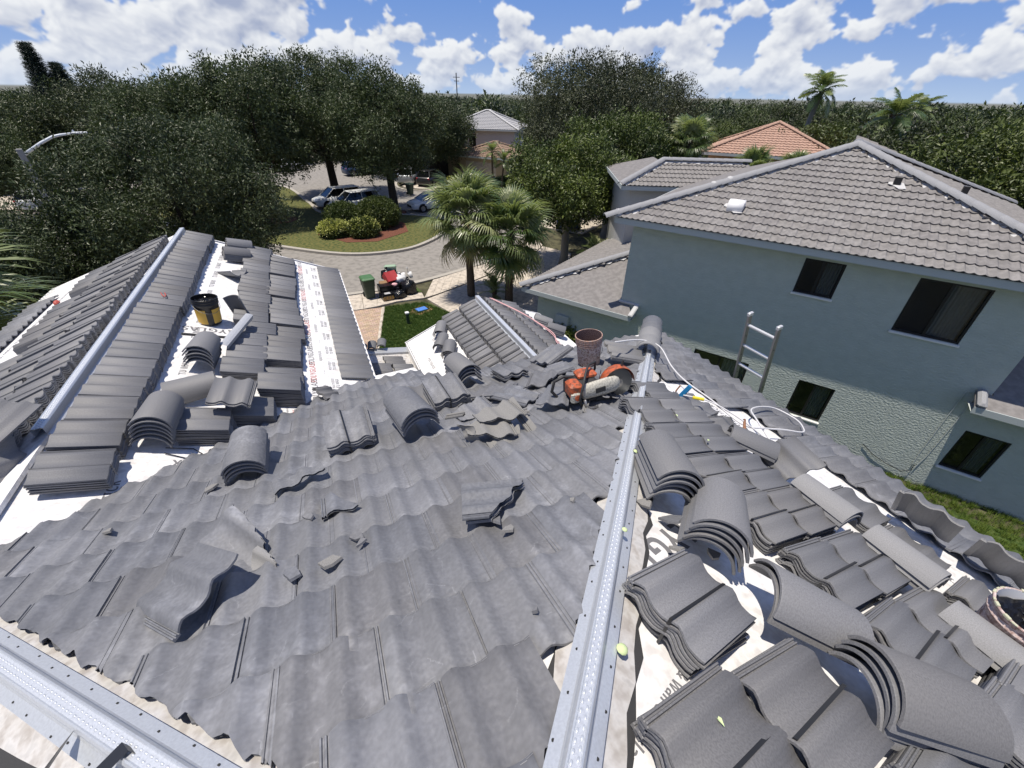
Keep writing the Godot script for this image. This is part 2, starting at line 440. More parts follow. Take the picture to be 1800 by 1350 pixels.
func make_cap(len_ := 0.43, r := 0.155, t := 0.014, taper := 0.9) -> ArrayMesh:
	# a barrel ridge tile: arch over z, wider at -z
	var m := Mb.new()
	var n := 14
	var ring := func(z: float, k: float, dr: float):
		var a := []
		for i in n + 1:
			var g := lerpf(-1.22, 1.22, float(i) / n)
			a.append(Vector3(sin(g) * (r * k - dr) * 1.02, cos(g) * (r * k - dr) - r * 0.34, z))
		return a
	var h := len_ * 0.5
	var o0: Array = ring.call(-h, 1.0, 0.003); var o1: Array = ring.call(-h + 0.004, 1.0, 0.0); var o2: Array = ring.call(h, taper, 0.0)
	var i0: Array = ring.call(-h, 1.0, t); var i2: Array = ring.call(h, taper, t)
	m.sm(0); m.strip(o0, o1); m.strip(o1, o2)
	m.sm(1); m.strip(i2, i0)
	m.sm(-1); m.strip(i0, o0); m.strip(o2, i2)
	for k in [0, n]:
		m.quad(o1[k], o2[k], i2[k], i0[k])
	return m.done()

# a run of laid tiles on a slope; keep(x, z) says where; each tile is a part of the roof face
func lay_tiles(s: Dictionary, parent: Node, u0: float, s0: float, nu: Array, ns: Array, keep: Callable, mats: Array, meshes: Array, edge: Material, clip_lines := [], gaps = null, lift := 0.0, limit := 300) -> int:
	var tilt := Basis(Vector3.RIGHT, 0.048)
	var count := 0
	var rest: SurfaceTool = null
	for k in range(ns[0], ns[1]):
		for i in range(nu[0], nu[1]):
			var u := u0 + (i + (0.5 if k % 2 else 0.0)) * TW
			var d := s0 + k * TC
			if gaps != null: u += (gaps as Callable).call(u, d)
			var p: Vector3 = Vector3(0, s.c, 0) + s.b.x * u - s.b.z * d
			p = on(s, p.x, p.z, 0.006 + lift)
			if not keep.call(p.x, p.z): continue
			var t := Transform3D(s.b * tilt * Basis(Vector3.UP, rng.randf_range(-0.008, 0.008)), p + s.n * rng.randf_range(-0.001, 0.002))
			var mesh: ArrayMesh = meshes[rng.randi() % meshes.size()]
			var cuts := []
			for l in clip_lines:
				var dist: float = l[0].x * p.x + l[0].z * p.z - l[1]
				if absf(dist) < 0.33: cuts.append(local_plane(t, l))
			var m: Material = mats[rng.randi() % mats.size()]
			if count >= limit:
				if rest == null:
					rest = SurfaceTool.new()
				rest.append_from(TILE_FAR, 0, t)
				count += 1
				continue
			if cuts.size():
				mesh = make_tile(8, true, cuts, false, 0.012)
				if mesh.get_surface_count() == 0: continue
			var o := obj("roof_tile", mesh, null, parent, t)
			o.set_surface_override_material(0, m)
			if mesh.get_surface_count() > 1: o.set_surface_override_material(1, edge)
			count += 1
	if rest:
		var o := obj("far_roof_tiles", rest.commit(), mats[0], parent)
		o.set_meta("kind", "stuff")
	return count

func local_plane(t: Transform3D, l: Array) -> Plane:
	var n: Vector3 = t.basis.inverse() * l[0]
	return Plane(n, l[1] - l[0].dot(t.origin))

# a strapped stack of loose roof tiles; every tile is a part
func bundle(label: String, group: String, t: Transform3D, n: int, plumb := true, strap := true, mats: Array = [], cap := false, spread := 0.004, called := "tile_bundle", step := 0.0195, turn := 0.0) -> Node3D:
	var o := thing(called, label, "tile stack", t, group)
	var ml: Array = M.tile if mats.is_empty() else mats
	var up_local: Vector3 = t.basis.inverse() * Vector3.UP
	var shear: Vector3 = up_local / up_local.y if plumb else Vector3.UP
	for i in n:
		var p := shear * (i * step) + Vector3(rng.randf_range(-spread, spread), 0.028 if not cap else 0.0, rng.randf_range(-spread, spread))
		if cap: p.y += 0.055
		var q := Transform3D(Basis(Vector3.UP, turn * i + rng.randf_range(-0.02, 0.02) * (1.0 if spread < 0.01 else 3.0)), p)
		var m := obj("roof_tile" if not cap else "ridge_tile", CAP if cap else TILE[rng.randi() % 3], null, o, q)
		m.set_surface_override_material(0, ml[rng.randi() % ml.size()])
		if not cap and TILE[0].get_surface_count() > 1: m.set_surface_override_material(1, M.dusty)
	if strap:
		var st := Mb.new()
		var x0 := 0.012
		var top := shear * ((n - 1) * step) + Vector3(0, 0.031, 0)
		var bot := 0.004
		var a := []; var b := []
		var pts := [[-0.222, true], [-0.217, false], [-0.1, false], [0.0, false], [0.1, false], [0.217, false], [0.222, true]]
		for q in pts:
			for w in [-0.006, 0.006]:
				var x: float = x0 + w + 0.25 * (q[0] * 0.12)
				var z: float = q[0]
				var v: Vector3 = Vector3(x, wave(x) + bot, z) + Vector3(top.x, top.y, 0)
				v.z += top.z
				if q[1]: v = Vector3(x, 0.0, z)
				(a if w < 0 else b).append(v)
		st.strip(a, b)
		obj("strap", st.done(), M.strap, o)
	return o

func caps(label: String, p: Vector3, axis: Vector3, up: Vector3, n: int, step := 0.033, group := "", scale := 1.0, mats: Array = [], called := "ridge_tile_stack") -> Node3D:
	var z := -(axis - up * axis.dot(up)).normalized()
	var y := up.normalized()
	var t := Transform3D(Basis(y.cross(z), y, z) * scale, p)
	return bundle(label, group, t, n, false, false, mats, true, 0.006, called, step)

# ---------------------------------------------------------------- leaves
func make_leaf_cluster(n: int, rad: float, size: Vector2, seed_: int, droop := 0.2) -> ArrayMesh:
	var r := RandomNumberGenerator.new(); r.seed = seed_
	var m := Mb.new()
	for i in n:
		var d := Vector3(r.randf_range(-1, 1), r.randf_range(-0.8, 1), r.randf_range(-1, 1))
		if d.length() > 1.0: d = d.normalized() * r.randf_range(0.5, 1.0)
		var p := d * rad
		var dir := (d + Vector3(r.randf_range(-1, 1), r.randf_range(-1, 0.6) - droop, r.randf_range(-1, 1)) * 0.8).normalized()
		var side := dir.cross(Vector3(r.randf_range(-1, 1), r.randf_range(-1, 1), r.randf_range(-1, 1))).normalized()
		var nn := side.cross(dir)
		var l := size.x * r.randf_range(0.7, 1.3); var w := size.y * r.randf_range(0.8, 1.25)
		var tip := p + dir * l - nn * l * 0.12
		var mid := p + dir * l * 0.45
		m.tri(p, mid + side * w * 0.5 + nn * w * 0.15, tip)
		m.tri(p, tip, mid - side * w * 0.5 + nn * w * 0.15)
	return m.done()

func fan_frond(blades: int, petiole: float, radius: float, droop: float, seed_: int) -> ArrayMesh:
	# a fan palm leaf: arching stalk along +z, blades spreading from its end and hanging at their tips
	var r := RandomNumberGenerator.new(); r.seed = seed_
	var m := Mb.new()
	var stalk := []
	for i in 6:
		var k := i / 5.0
		stalk.append(Vector3(0, 0.10 * sin(k * 1.7) * petiole - droop * 0.3 * k * k * petiole, k * petiole))
	m.tube(stalk, [0.022, 0.02, 0.018, 0.016, 0.014, 0.012], 4)
	var hub: Vector3 = stalk[5]
	for i in blades:
		var f := lerpf(-1.0, 1.0, (i + 0.5) / blades)
		var a := f * 2.35 + r.randf_range(-0.04, 0.04)
		var l := radius * (0.72 + 0.28 * cos(f * 1.4)) * r.randf_range(0.88, 1.08)
		var dir := Vector3(sin(a), 0.34 * cos(f * 1.5) + r.randf_range(-0.05, 0.1), cos(a)).normalized()
		var side := dir.cross(Vector3.UP).normalized()
		var p := hub; var w := 0.012
		var prev := [p - side * w, p + side * w]
		var d := dir
		for k in 5:
			var step := l / 5.0
			p += d * step
			d = (d + Vector3(0, -(0.10 + 0.55 * droop) * (0.25 + k * 0.42) * r.randf_range(0.7, 1.3), 0)).normalized()
			w = [0.026, 0.030, 0.024, 0.013, 0.001][k]
			var lift := Vector3(0, 0.012 if k < 3 else 0.0, 0)
			var cur := [p - side * w + lift, p + side * w + lift]
			m.quad(prev[0], prev[1], cur[1], cur[0])
			prev = cur
	return m.done()

func feather_frond(len_: float, leaf: float, pairs: int, arch: float, seed_: int, hang := 0.5) -> ArrayMesh:
	var r := RandomNumberGenerator.new(); r.seed = seed_
	var m := Mb.new()
	var pts := []
	for i in 11:
		var k := i / 10.0
		pts.append(Vector3(0, len_ * (0.42 * k - arch * k * k), len_ * k * (1.0 - 0.18 * arch * k)))
	var rr := []
	for i in 11: rr.append(lerpf(0.03, 0.006, i / 10.0) * len_ / 2.5)
	m.tube(pts, rr, 4)
	for i in pairs:
		var k := lerpf(0.14, 0.99, float(i) / pairs) * 10.0
		var j: int = mini(int(k), 9)
		var p: Vector3 = pts[j].lerp(pts[j + 1], k - j)
		var d: Vector3 = (pts[j + 1] - pts[j]).normalized()
		var l := leaf * sin(PI * clampf(0.12 + 0.86 * k / 10.0, 0.0, 1.0)) * r.randf_range(0.85, 1.15) + 0.1 * leaf
		for sgn in [-1.0, 1.0]:
			var dir := (Vector3(sgn, 0.25 - hang * 0.5 + r.randf_range(-0.2, 0.2), 0) + d * 0.75).normalized()
			var w := d * leaf * 0.045
			var mid := p + dir * l * 0.5
			var tip := p + dir * l + Vector3(0, -hang * l * 0.55, 0)
			m.quad(p - w, p + w, mid + w * 1.1, mid - w * 1.1)
			m.tri(mid - w * 1.1, mid + w * 1.1, tip)
	return m.done()

# ---------------------------------------------------------------- sky
var cloud_a: FastNoiseLite
var cloud_b: FastNoiseLite
var cloud_c: FastNoiseLite

func cloud_density(phi: float, el: float) -> float:
	var p := Vector3(cos(phi), el * 1.45, sin(phi))
	var w := cloud_c.get_noise_3dv(p * 1.0)
	p += Vector3(w, -w * 0.6, w) * 0.02
	var base := cloud_a.get_noise_3dv(p)
	var puff := -cloud_b.get_noise_3dv(p)
	return base * 0.55 + puff * 0.45

func sky_color(phi: float, el: float) -> Color:
	# phi: bearing from straight ahead along -Z, clockwise; el in radians
	var e := rad_to_deg(el)
	var h := 1.0 - exp(-e / 5.0)
	var c := Color(0.42, 0.55, 0.76).lerp(Color(0.10, 0.245, 0.64), clampf(h, 0, 1))
	c = c.lerp(Color(0.035, 0.11, 0.38), smoothstep(8.0, 45.0, e))
	var b := wrapf(phi - deg_to_rad(25.2), -PI, PI)            # bearing from the middle of the picture
	var bd := rad_to_deg(b)
	# more cloud towards the left and the far right, a clear patch high in the middle, thinning overhead
	var cover := 0.46 + 0.16 * smoothstep(-14.0, -30.0, bd) - 0.10 * smoothstep(26.0, 40.0, bd) * (1.0 - smoothstep(5.0, 7.0, e)) + 0.10 * smoothstep(14.0, 24.0, bd) * smoothstep(4.5, 7.0, e)
	cover -= 0.22 * smoothstep(4.8, 6.6, e) * (1.0 - smoothstep(13.0, 22.0, absf(bd + 1.0)))
	cover = lerpf(cover, 0.22, smoothstep(9.0, 16.0, e))
	var d := cloud_density(phi, el)
	var th := 0.46 - cover * 0.72
	var a := smoothstep(th, th + 0.075, d)
	if a > 0.0:
		var up := cloud_density(phi - 0.004, el + 0.009)
		var dn := cloud_density(phi + 0.003, el - 0.012)
		var lit := clampf(0.66 + (d - up) * 2.6 + (dn - d) * 0.5, 0.0, 1.0)
		var thick := smoothstep(th + 0.12, th + 0.46, d)
		lit = clampf(lit - 0.55 * thick * smoothstep(1.5, 7.0, e), 0.0, 1.0)
		var cl := Color(0.37, 0.42, 0.56).lerp(Color(0.86, 0.875, 0.89), lit)
		cl = cl.lerp(Color(0.55, 0.63, 0.77), 0.6 * exp(-e / 1.4))
		c = c.lerp(cl, a * (0.97 - 0.3 * exp(-e / 1.0)))
	return c

func make_sky() -> Image:
	cloud_a = noise(5.2, 101, 6); cloud_a.frequency = 8.0; cloud_a.fractal_gain = 0.52
	cloud_b = noise(9.0, 102, 4, FastNoiseLite.TYPE_CELLULAR)
	cloud_b.cellular_return_type = FastNoiseLite.RETURN_DISTANCE; cloud_b.frequency = 17.0; cloud_b.fractal_gain = 0.55
	cloud_c = noise(14.0, 103, 3)
	var low := Image.create(1024, 512, false, Image.FORMAT_RGBF)
	for y in 512:
		var el := PI * (0.5 - (y + 0.5) / 512.0)
		for x in 1024:
			if el <= 0.0: low.set_pixel(x, y, Color(0.26, 0.27, 0.24)); continue
			if el > 0.3 and (x % 2 == 1): low.set_pixel(x, y, low.get_pixel(x - 1, y)); continue
			low.set_pixel(x, y, sky_color(TAU * (x + 0.5) / 1024.0, el))
	low.resize(4096, 2048, Image.INTERPOLATE_BILINEAR)
	var u0 := int(4096.0 * (25.2 - 62.0) / 360.0)
	for y in range(1024 - 190, 1024):
		var el := PI * (0.5 - (y + 0.5) / 2048.0)
		for x in range(u0, u0 + 1412):
			low.set_pixel(posmod(x, 4096), y, sky_color(TAU * (x + 0.5) / 4096.0, el))
	return low

# ---------------------------------------------------------------- camera, light, sky
func _ready():
	rng.seed = 20240
	var cam := Camera3D.new()
	cam.name = "camera"
	cam.fov = 84.9; cam.near = 0.05; cam.far = 1500.0
	cam.transform = Transform3D(Basis(Vector3.UP, deg_to_rad(-25.2)) * Basis(Vector3.RIGHT, deg_to_rad(-34.58)) * Basis(Vector3.BACK, deg_to_rad(1.10)), EYE)
	add_child(cam); cam.current = true
	var sun := DirectionalLight3D.new()
	sun.name = "sun"
	sun.light_energy = 1.6; sun.light_angular_distance = 0.5; sun.light_color = Color(1.0, 0.965, 0.91); sun.shadow_enabled = true
	# bearing -80 degrees from the house's own forward axis, 78 degrees up
	var bear := deg_to_rad(-80.0); var tall := deg_to_rad(78.0)
	var to_sun := Vector3(sin(bear) * cos(tall), sin(tall), -cos(bear) * cos(tall))
	sun.basis = Basis.looking_at(-to_sun, Vector3.FORWARD)
	add_child(sun)
	var we := WorldEnvironment.new(); we.name = "world_environment"
	var e := Environment.new()
	e.background_mode = Environment.BG_SKY
	var sm := PanoramaSkyMaterial.new()
	sm.panorama = ImageTexture.create_from_image(make_sky())
	var sk := Sky.new(); sk.sky_material = sm
	e.sky = sk
	e.tonemap_mode = Environment.TONE_MAPPER_LINEAR
	e.tonemap_exposure = 1.05
	e.sdfgi_enabled = true; e.ssao_enabled = true; e.ssil_enabled = true
	we.environment = e
	add_child(we)

	make_materials()
	TILE = [make_tile(8, true), make_tile(8, true, [], false), make_tile(8, true)]
	TILE_FAR = make_tile(4, false)
	CAP = make_cap()
	LEAF.oak = make_leaf_cluster(34, 0.46, Vector2(0.17, 0.075), 1)
	LEAF.broad = make_leaf_cluster(30, 0.5, Vector2(0.26, 0.13), 2)
	LEAF.pine = make_leaf_cluster(46, 0.5, Vector2(0.34, 0.06), 6)
	LEAF.bush = make_leaf_cluster(40, 0.2, Vector2(0.085, 0.05), 3)
	LEAF.far = make_leaf_cluster(40, 0.8, Vector2(0.42, 0.22), 4)
	ground()
	own_house()
	neighbour()
	far_houses()
	stacks_left_wing()
	stacks_low_gable()
	stacks_main_slope()
	stacks_right_slope()
	tools()
	street_things()
	cars()
	trees()
	palms()

# ---------------------------------------------------------------- ground
func pv(a: Array) -> PackedVector2Array:
	var p := PackedVector2Array()
	for q in a: p.append(Vector2(q[0], q[1]))
	return p

func smooth_line(pts: Array, n := 6) -> Array:
	var c := Curve2D.new()
	for i in pts.size():
		var a: Vector2 = Vector2(pts[max(i - 1, 0)][0], pts[max(i - 1, 0)][1]); var b: Vector2 = Vector2(pts[min(i + 1, pts.size() - 1)][0], pts[min(i + 1, pts.size() - 1)][1])
		var t := (b - a) / 6.0
		c.add_point(Vector2(pts[i][0], pts[i][1]), -t, t)
	var out := []
	for i in (pts.size() - 1) * n + 1:
		var k := float(i) / n
		var q := c.sample(mini(int(k), pts.size() - 2), k - mini(int(k), pts.size() - 2))
		out.append([q.x, q.y])
	return out

func kerb(called: String, line: Array, w: float, y0: float, y1: float):
	var m := Mb.new()
	var l := []; var r := []
	for i in line.size():
		var a := Vector2(line[max(i - 1, 0)][0], line[max(i - 1, 0)][1]); var b := Vector2(line[min(i + 1, line.size() - 1)][0], line[min(i + 1, line.size() - 1)][1])
		var nrm := (b - a).normalized().orthogonal() * w * 0.5
		l.append(Vector2(line[i][0], line[i][1]) + nrm); r.append(Vector2(line[i][0], line[i][1]) - nrm)
	var f := func(a: Array, y: float):
		var o := []
		for p in a: o.append(Vector3(p.x, y, p.y))
		return o
	m.strip(f.call(l, y1), f.call(r, y1)); m.strip(f.call(r, y1), f.call(r, y0)); m.strip(f.call(l, y0), f.call(l, y1))
	struct(called, m.done(), M.kerb)

func ground():
	var g := Mb.new()
	g.slab(pv([[-700, -900], [900, -900], [900, 300], [-700, 300]]), -0.02, -0.02)
	struct("ground", g.done(), M.earth)
	var near_edge := smooth_line([[-34, -25], [-10, -23.4], [-3, -22.7], [1.76, -22.35], [4.26, -22.65], [6.6, -23.3], [9.36, -24.45], [11.9, -25.9], [14.0, -28.2], [16.2, -32.5], [16.6, -38.0], [15.3, -43.5], [13.2, -48.0], [9.8, -51.5], [12.0, -62.0], [18.0, -90.0]])
	var road := near_edge.duplicate()
	road.append_array([[-4, -95], [-60, -80], [-60, -30]])
	var a := Mb.new(); a.slab(pv(road), 0.0, 0.0)
	struct("road", a.done(), M.asphalt)
	kerb("kerb", near_edge, 0.32, 0.0, 0.09)
	var isl := smooth_line([[-12, -60], [-2.5, -57], [0.2, -47], [1.4, -41.2], [6.5, -39.2], [9.6, -36.6], [9.2, -32.4], [6.8, -29.6], [4.5, -28.7], [1.4, -29.4], [-2.75, -33.1], [-7, -38], [-12, -46], [-12, -60]])
	var i := Mb.new(); i.slab(pv(isl.slice(0, isl.size() - 1)), 0.0, 0.13)
	struct("island_lawn", i.done(), M.dry_lawn)
	kerb("island_kerb", isl, 0.30, 0.0, 0.15)
	var b := Mb.new(); b.slab(pv([[0.3, -34.6], [2.0, -31.7], [4.0, -31.2], [6.6, -33.0], [6.9, -35.6], [5.6, -38.4], [2.6, -38.2], [0.8, -37.0]]), 0.1, 0.15)
	struct("mulch_bed", b.done(), M.mulch)
	var mulch2 := Mb.new()
	for c in [[6.9, -39.8, 1.1], [-2.2, -40.2, 1.3]]:
		var ring := []
		for k in 14: ring.append([c[0] + c[2] * cos(TAU * k / 14) * rng.randf_range(0.8, 1.1), c[1] + c[2] * sin(TAU * k / 14) * rng.randf_range(0.8, 1.1)])
		mulch2.slab(pv(ring), 0.05, 0.14)
	struct("tree_mulch", mulch2.done(), M.mulch)
	# the verge: pavement slabs between the kerb and the lawn, each a piece of its own
	var walk := Node3D.new(); walk.name = "pavement"; walk.set_meta("kind", "structure"); add_child(walk)
	var inner := smooth_line([[-22, -22.0], [-3, -20.6], [1.43, -20.2], [3.2, -20.55], [4.5, -20.4], [6.5, -21.2], [9.0, -22.4], [12.2, -24.0], [14.6, -26.4]], 4)
	var outer := smooth_line([[-22, -23.8], [-3, -22.45], [1.6, -22.1], [4.2, -22.4], [5.6, -22.7], [7.6, -23.5], [10.0, -24.5], [12.8, -26.2], [15.0, -28.6]], 4)
	for k in inner.size() - 1:
		if inner[k][0] > 2.4 and inner[k][0] < 4.4: continue
		var q := Mb.new()
		var lerp2 := func(p, r, f): return [lerpf(p[0], r[0], f), lerpf(p[1], r[1], f)]
		q.slab(pv([lerp2.call(inner[k], inner[k + 1], 0.012), lerp2.call(outer[k], outer[k + 1], 0.012), lerp2.call(outer[k], outer[k + 1], 0.988), lerp2.call(inner[k], inner[k + 1], 0.988)]), -0.02, 0.075 + rng.randf_range(0, 0.004))
		struct("paving_slab", q.done(), M.concrete, walk)
	var strip := Mb.new(); strip.slab(pv([[2.35, -20.32], [3.1, -20.5], [4.5, -20.4], [4.55, -21.15], [3.0, -21.35], [2.3, -21.1]]), -0.02, 0.07)
	struct("paving_slab", strip.done(), M.concrete, walk)
	var verge := Mb.new(); verge.slab(pv([[2.3, -21.15], [3.0, -21.4], [4.6, -21.2], [4.4, -22.35], [2.6, -22.1]]), -0.02, 0.085)
	struct("verge_grass", verge.done(), M.lawn)
	var lawn := Mb.new(); lawn.slab(pv([[2.42, -20.0], [2.9, -20.0], [4.25, -19.85], [4.5, -19.7], [5.2, -18.0], [6.6, -14.6], [0.9, -13.6], [1.5, -16.3]]), -0.02, 0.08)
	struct("front_lawn", lawn.done(), M.lawn)
	var dr := Mb.new(); dr.slab(pv([[-4.2, -20.6], [1.4, -20.15], [2.4, -20.05], [1.5, -16.3], [0.8, -13.0], [-5.0, -13.0]]), -0.02, 0.06)
	struct("paver_driveway", dr.done(), M.paver)
	var edge := Mb.new(); edge.slab(pv([[2.26, -20.05], [2.42, -20.05], [1.5, -16.2], [0.95, -13.2], [0.8, -13.2], [1.36, -16.2]]), -0.02, 0.078)
	struct("driveway_edging", edge.done(), M.concrete)
	var dr2 := Mb.new(); dr2.slab(pv([[4.6, -20.25], [6.5, -21.1], [9.0, -22.3], [12.2, -23.9], [14.5, -26.2], [15.5, -24.0], [11.0, -18.0], [8.0, -15.4], [6.4, -15.6], [5.2, -18.2]]), -0.02, 0.055)
	struct("second_driveway", dr2.done(), M.concrete)
	var side := Mb.new(); side.slab(pv([[6.6, -16.0], [8.6, -14.8], [11.3, -6.0], [16.0, 3.0], [18, 12], [5, 12], [4.5, -6.0], [5.5, -12.0]]), -0.02, 0.03)
	struct("side_yard_grass", side.done(), M.lawn)
	# across the street
	var far_walk := Mb.new(); far_walk.slab(pv([[10.3, -51.7], [13.6, -48.3], [15.8, -43.6], [17.1, -38.0], [18.3, -38.1], [17.0, -44.0], [14.7, -49.0], [11.3, -52.8]]), -0.02, 0.08)
	struct("far_pavement", far_walk.done(), M.concrete)
	var far_lawn := Mb.new(); far_lawn.slab(pv([[11.3, -52.9], [14.8, -49.0], [17.1, -44.0], [18.4, -38.0], [26, -38], [30, -54], [18, -60], [13, -58]]), -0.02, 0.05)
	struct("far_lawn", far_lawn.done(), M.lawn)
	for d in [[[10.4, -52.4], [13.2, -49.8], [17.4, -53.6], [15.0, -57.0]], [[16.6, -45.2], [17.6, -41.8], [21.6, -46.5], [20.2, -52.5], [17.9, -53.0]], [[17.2, -37.6], [16.6, -31.0], [19, -28], [24, -31], [22, -38]]]:
		var m := Mb.new(); m.slab(pv(d), -0.02, 0.085)
		struct("far_driveway", m.done(), M.concrete)
	var left_drive := Mb.new(); left_drive.slab(pv([[-40, -52], [-22, -46], [-16, -52], [-20, -62], [-40, -66]]), -0.02, 0.03)
	struct("left_driveway", left_drive.done(), M.concrete)
	# grass blades on the two lawns that are close enough to show them
	var tuft := Mb.new()
	for k in 9:
		var an := TAU * k / 9.0; var out := Vector3(cos(an), 0, sin(an))
		var hgt := 0.05 + 0.02 * (k % 3)
		var p0 := out * 0.02; var sd := Vector3(-out.z, 0, out.x) * 0.006
		tuft.tri(p0 - sd, p0 + sd, p0 + out * 0.025 + Vector3.UP * hgt)
	var tm := tuft.done()
	var places := []; var tints := []
	var fronts := pv([[2.42, -20.0], [4.25, -19.85], [5.2, -18.0], [6.4, -15.0], [1.1, -14.2], [1.5, -16.3]])
	while places.size() < 9000:
		var p := Vector2(rng.randf_range(0.9, 6.5), rng.randf_range(-20.1, -14.0))
		if not Geometry2D.is_point_in_polygon(p, fronts): continue
		places.append(Transform3D(Basis(Vector3.UP, rng.randf() * TAU) * rng.randf_range(0.7, 1.5), Vector3(p.x, 0.075, p.y)))
		var k := rng.randf(); tints.append(Color(0.06 + 0.07 * k * k, 0.11 + 0.06 * k, 0.025 + 0.01 * k))
	while places.size() < 24000:
		var q := Vector2(rng.randf_range(8.5, 16.5), rng.randf_range(-7.0, 5.0))
		places.append(Transform3D(Basis(Vector3.UP, rng.randf() * TAU) * rng.randf_range(0.9, 2.0), Vector3(q.x, 0.028, q.y)))
		var k := rng.randf(); tints.append(Color(0.07 + 0.10 * k, 0.13 + 0.09 * k, 0.02 + 0.02 * k))
	var gr := many("grass", tm, M.leaf, places, tints, self)
	tag(gr, "short green lawn grass between the houses and the street", "grass")

# ---------------------------------------------------------------- the house being re-roofed
var SA := slope(7.34, 0, S)           # the near slope, falls away from the viewer
var SB := slope(7.375, -S, 0)         # falls to the right
var SL := slope(7.30, S, 0)           # falls to the left (main roof and wing)
var SC := slope(5.615, -S, 0)         # right slope of the wing
var SE := slope(3.52, S, 0)           # low gable, left slope
var SF := slope(5.797, -S, 0)         # low gable, right slope
var SG := slope(4.20, -S * 0.8, 0)    # low roof between wing and gable

func deck(called: String, s: Dictionary, poly: Array, h: float, m: Material, parent: Node, thick := 0.03) -> MeshInstance3D:
	var b := Mb.new()
	var p := pv(poly)
	var ix := Geometry2D.triangulate_polygon(p)
	var f := func(i: int, dh: float): return on(s, p[i].x, p[i].y, h + dh)
	for k in range(0, ix.size(), 3):
		var a: Vector3 = f.call(ix[k], 0.0); var c: Vector3 = f.call(ix[k + 1], 0.0); var d: Vector3 = f.call(ix[k + 2], 0.0)
		if (c - a).cross(d - a).y > 0: b.tri(a, d, c)
		else: b.tri(a, c, d)
	for i in p.size():
		var j := (i + 1) % p.size()
		b.quad(f.call(i, -thick), f.call(j, -thick), f.call(j, 0.0), f.call(i, 0.0))
	return obj(called, b.done(), m, parent)

var text_meshes := {}
func lettering(s: Dictionary, text: String, x: float, z: float, h: float, size: float, along: Vector3, m: Material, parent: Node):
	var key := text + str(size)
	if not text_meshes.has(key):
		var t := TextMesh.new()
		var f := SystemFont.new(); f.font_names = PackedStringArray(["Droid Sans"]); f.font_weight = 700
		t.font = f; t.text = text; t.font_size = 32; t.pixel_size = size * 1.2 / 23.0; t.depth = 0.0006; t.curve_step = 4.0
		text_meshes[key] = t
	var n: Vector3 = s.n
	var xx: Vector3 = (along - n * along.dot(n)).normalized()
	obj("printed_lettering", text_meshes[key], m, parent, Transform3D(Basis(xx, n.cross(xx), n), on(s, x, z, h)))

func channel(called: String, p0: Vector3, p1: Vector3, fall: float, width: float, height: float, parent: Node, dots: bool) -> Node3D:
	var d := (p1 - p0).normalized()
	var r := d.cross(Vector3.UP).normalized()
	var u := r.cross(d)
	var k := width * 0.5
	var prof := [[-k - 0.045, -0.045 * fall - 0.010], [-k - 0.006, 0.004], [-k, 0.012], [-k + 0.003, height - 0.012], [-k + 0.010, height], [-k + 0.015, height + 0.003], [-k + 0.019, height - 0.003], [k - 0.019, height - 0.003], [k - 0.015, height + 0.003], [k - 0.010, height], [k - 0.003, height - 0.012], [k, 0.012], [k + 0.006, 0.004], [k + 0.045, -0.045 * fall - 0.010]]
	var m := Mb.new()
	var a := []; var b := []; var c := []; var e := []
	for q in prof:
		a.append(p0 + r * q[0] + u * q[1]); b.append(p1 + r * q[0] + u * q[1])
		c.append(p0 + r * q[0] + u * (q[1] - 0.002)); e.append(p1 + r * q[0] + u * (q[1] - 0.002))
	m.strip(a, b); m.strip(e, c); m.strip(c, a); m.strip(b, e)
	m.quad(a[0], c[0], e[0], b[0]); m.quad(a[-1], b[-1], e[-1], c[-1])
	var o := obj(called, m.done(), M.galv, parent)
	if dots:
		var bm := Mb.new()
		bm.sm(0)
		var rr := []
		for i in 4:
			var ring := []
			for j in 8:
				var g := TAU * j / 8
				ring.append(Vector3(cos(g) * 0.0046 * cos(i * 0.5), 0.0052 * sin(i * 0.5), sin(g) * 0.010 * cos(i * 0.5)))
			rr.append(ring)
		bm.loft(rr, true)
		var pl := []; var ho := []
		var L := (p1 - p0).length()
		var bas := Basis(r, u, r.cross(u))
		var i := 0
		while i * 0.028 < L:
			for sx in [-0.0085, 0.0085]:
				pl.append(Transform3D(bas, p0 + d * (i * 0.028 + (0.014 if sx > 0.0 else 0.0)) + r * sx + u * (height - 0.0035)))
			i += 1
		many("dimple_rows", bm.done(), M.galv, pl, null, o)
		var hm := Mb.new(); hm.lathe([Vector2(0.0055, -0.001), Vector2(0.0055, 0.0012), Vector2(0.0001, 0.0012)], 8)
		i = 0
		while i * 0.15 < L:
			for sx in [-1.0, 1.0]:
				var off := rng.randf_range(-0.03, 0.03)
				var w := k + 0.027 + rng.randf_range(-0.008, 0.008)
				var fl := -(w - k - 0.006) * (0.045 * fall + 0.014) / 0.039 - 0.001
				pl = []
				ho.append(Transform3D(bas, p0 + d * (i * 0.15 + 0.05 + off) + r * w * sx + u * (0.005 + fl)))
			i += 1
		many("screw_holes", hm.done(), M.hole, ho, null, o)
	return o

func house_box(called: String, x0: float, x1: float, y0: float, y1: float, z0: float, z1: float, m: Material, parent: Node):
	var b := Mb.new()
	b.box(Vector3((x0 + x1) / 2, (y0 + y1) / 2, (z0 + z1) / 2), Vector3(x1 - x0, y1 - y0, z1 - z0))
	obj(called, b.done(), m, parent)

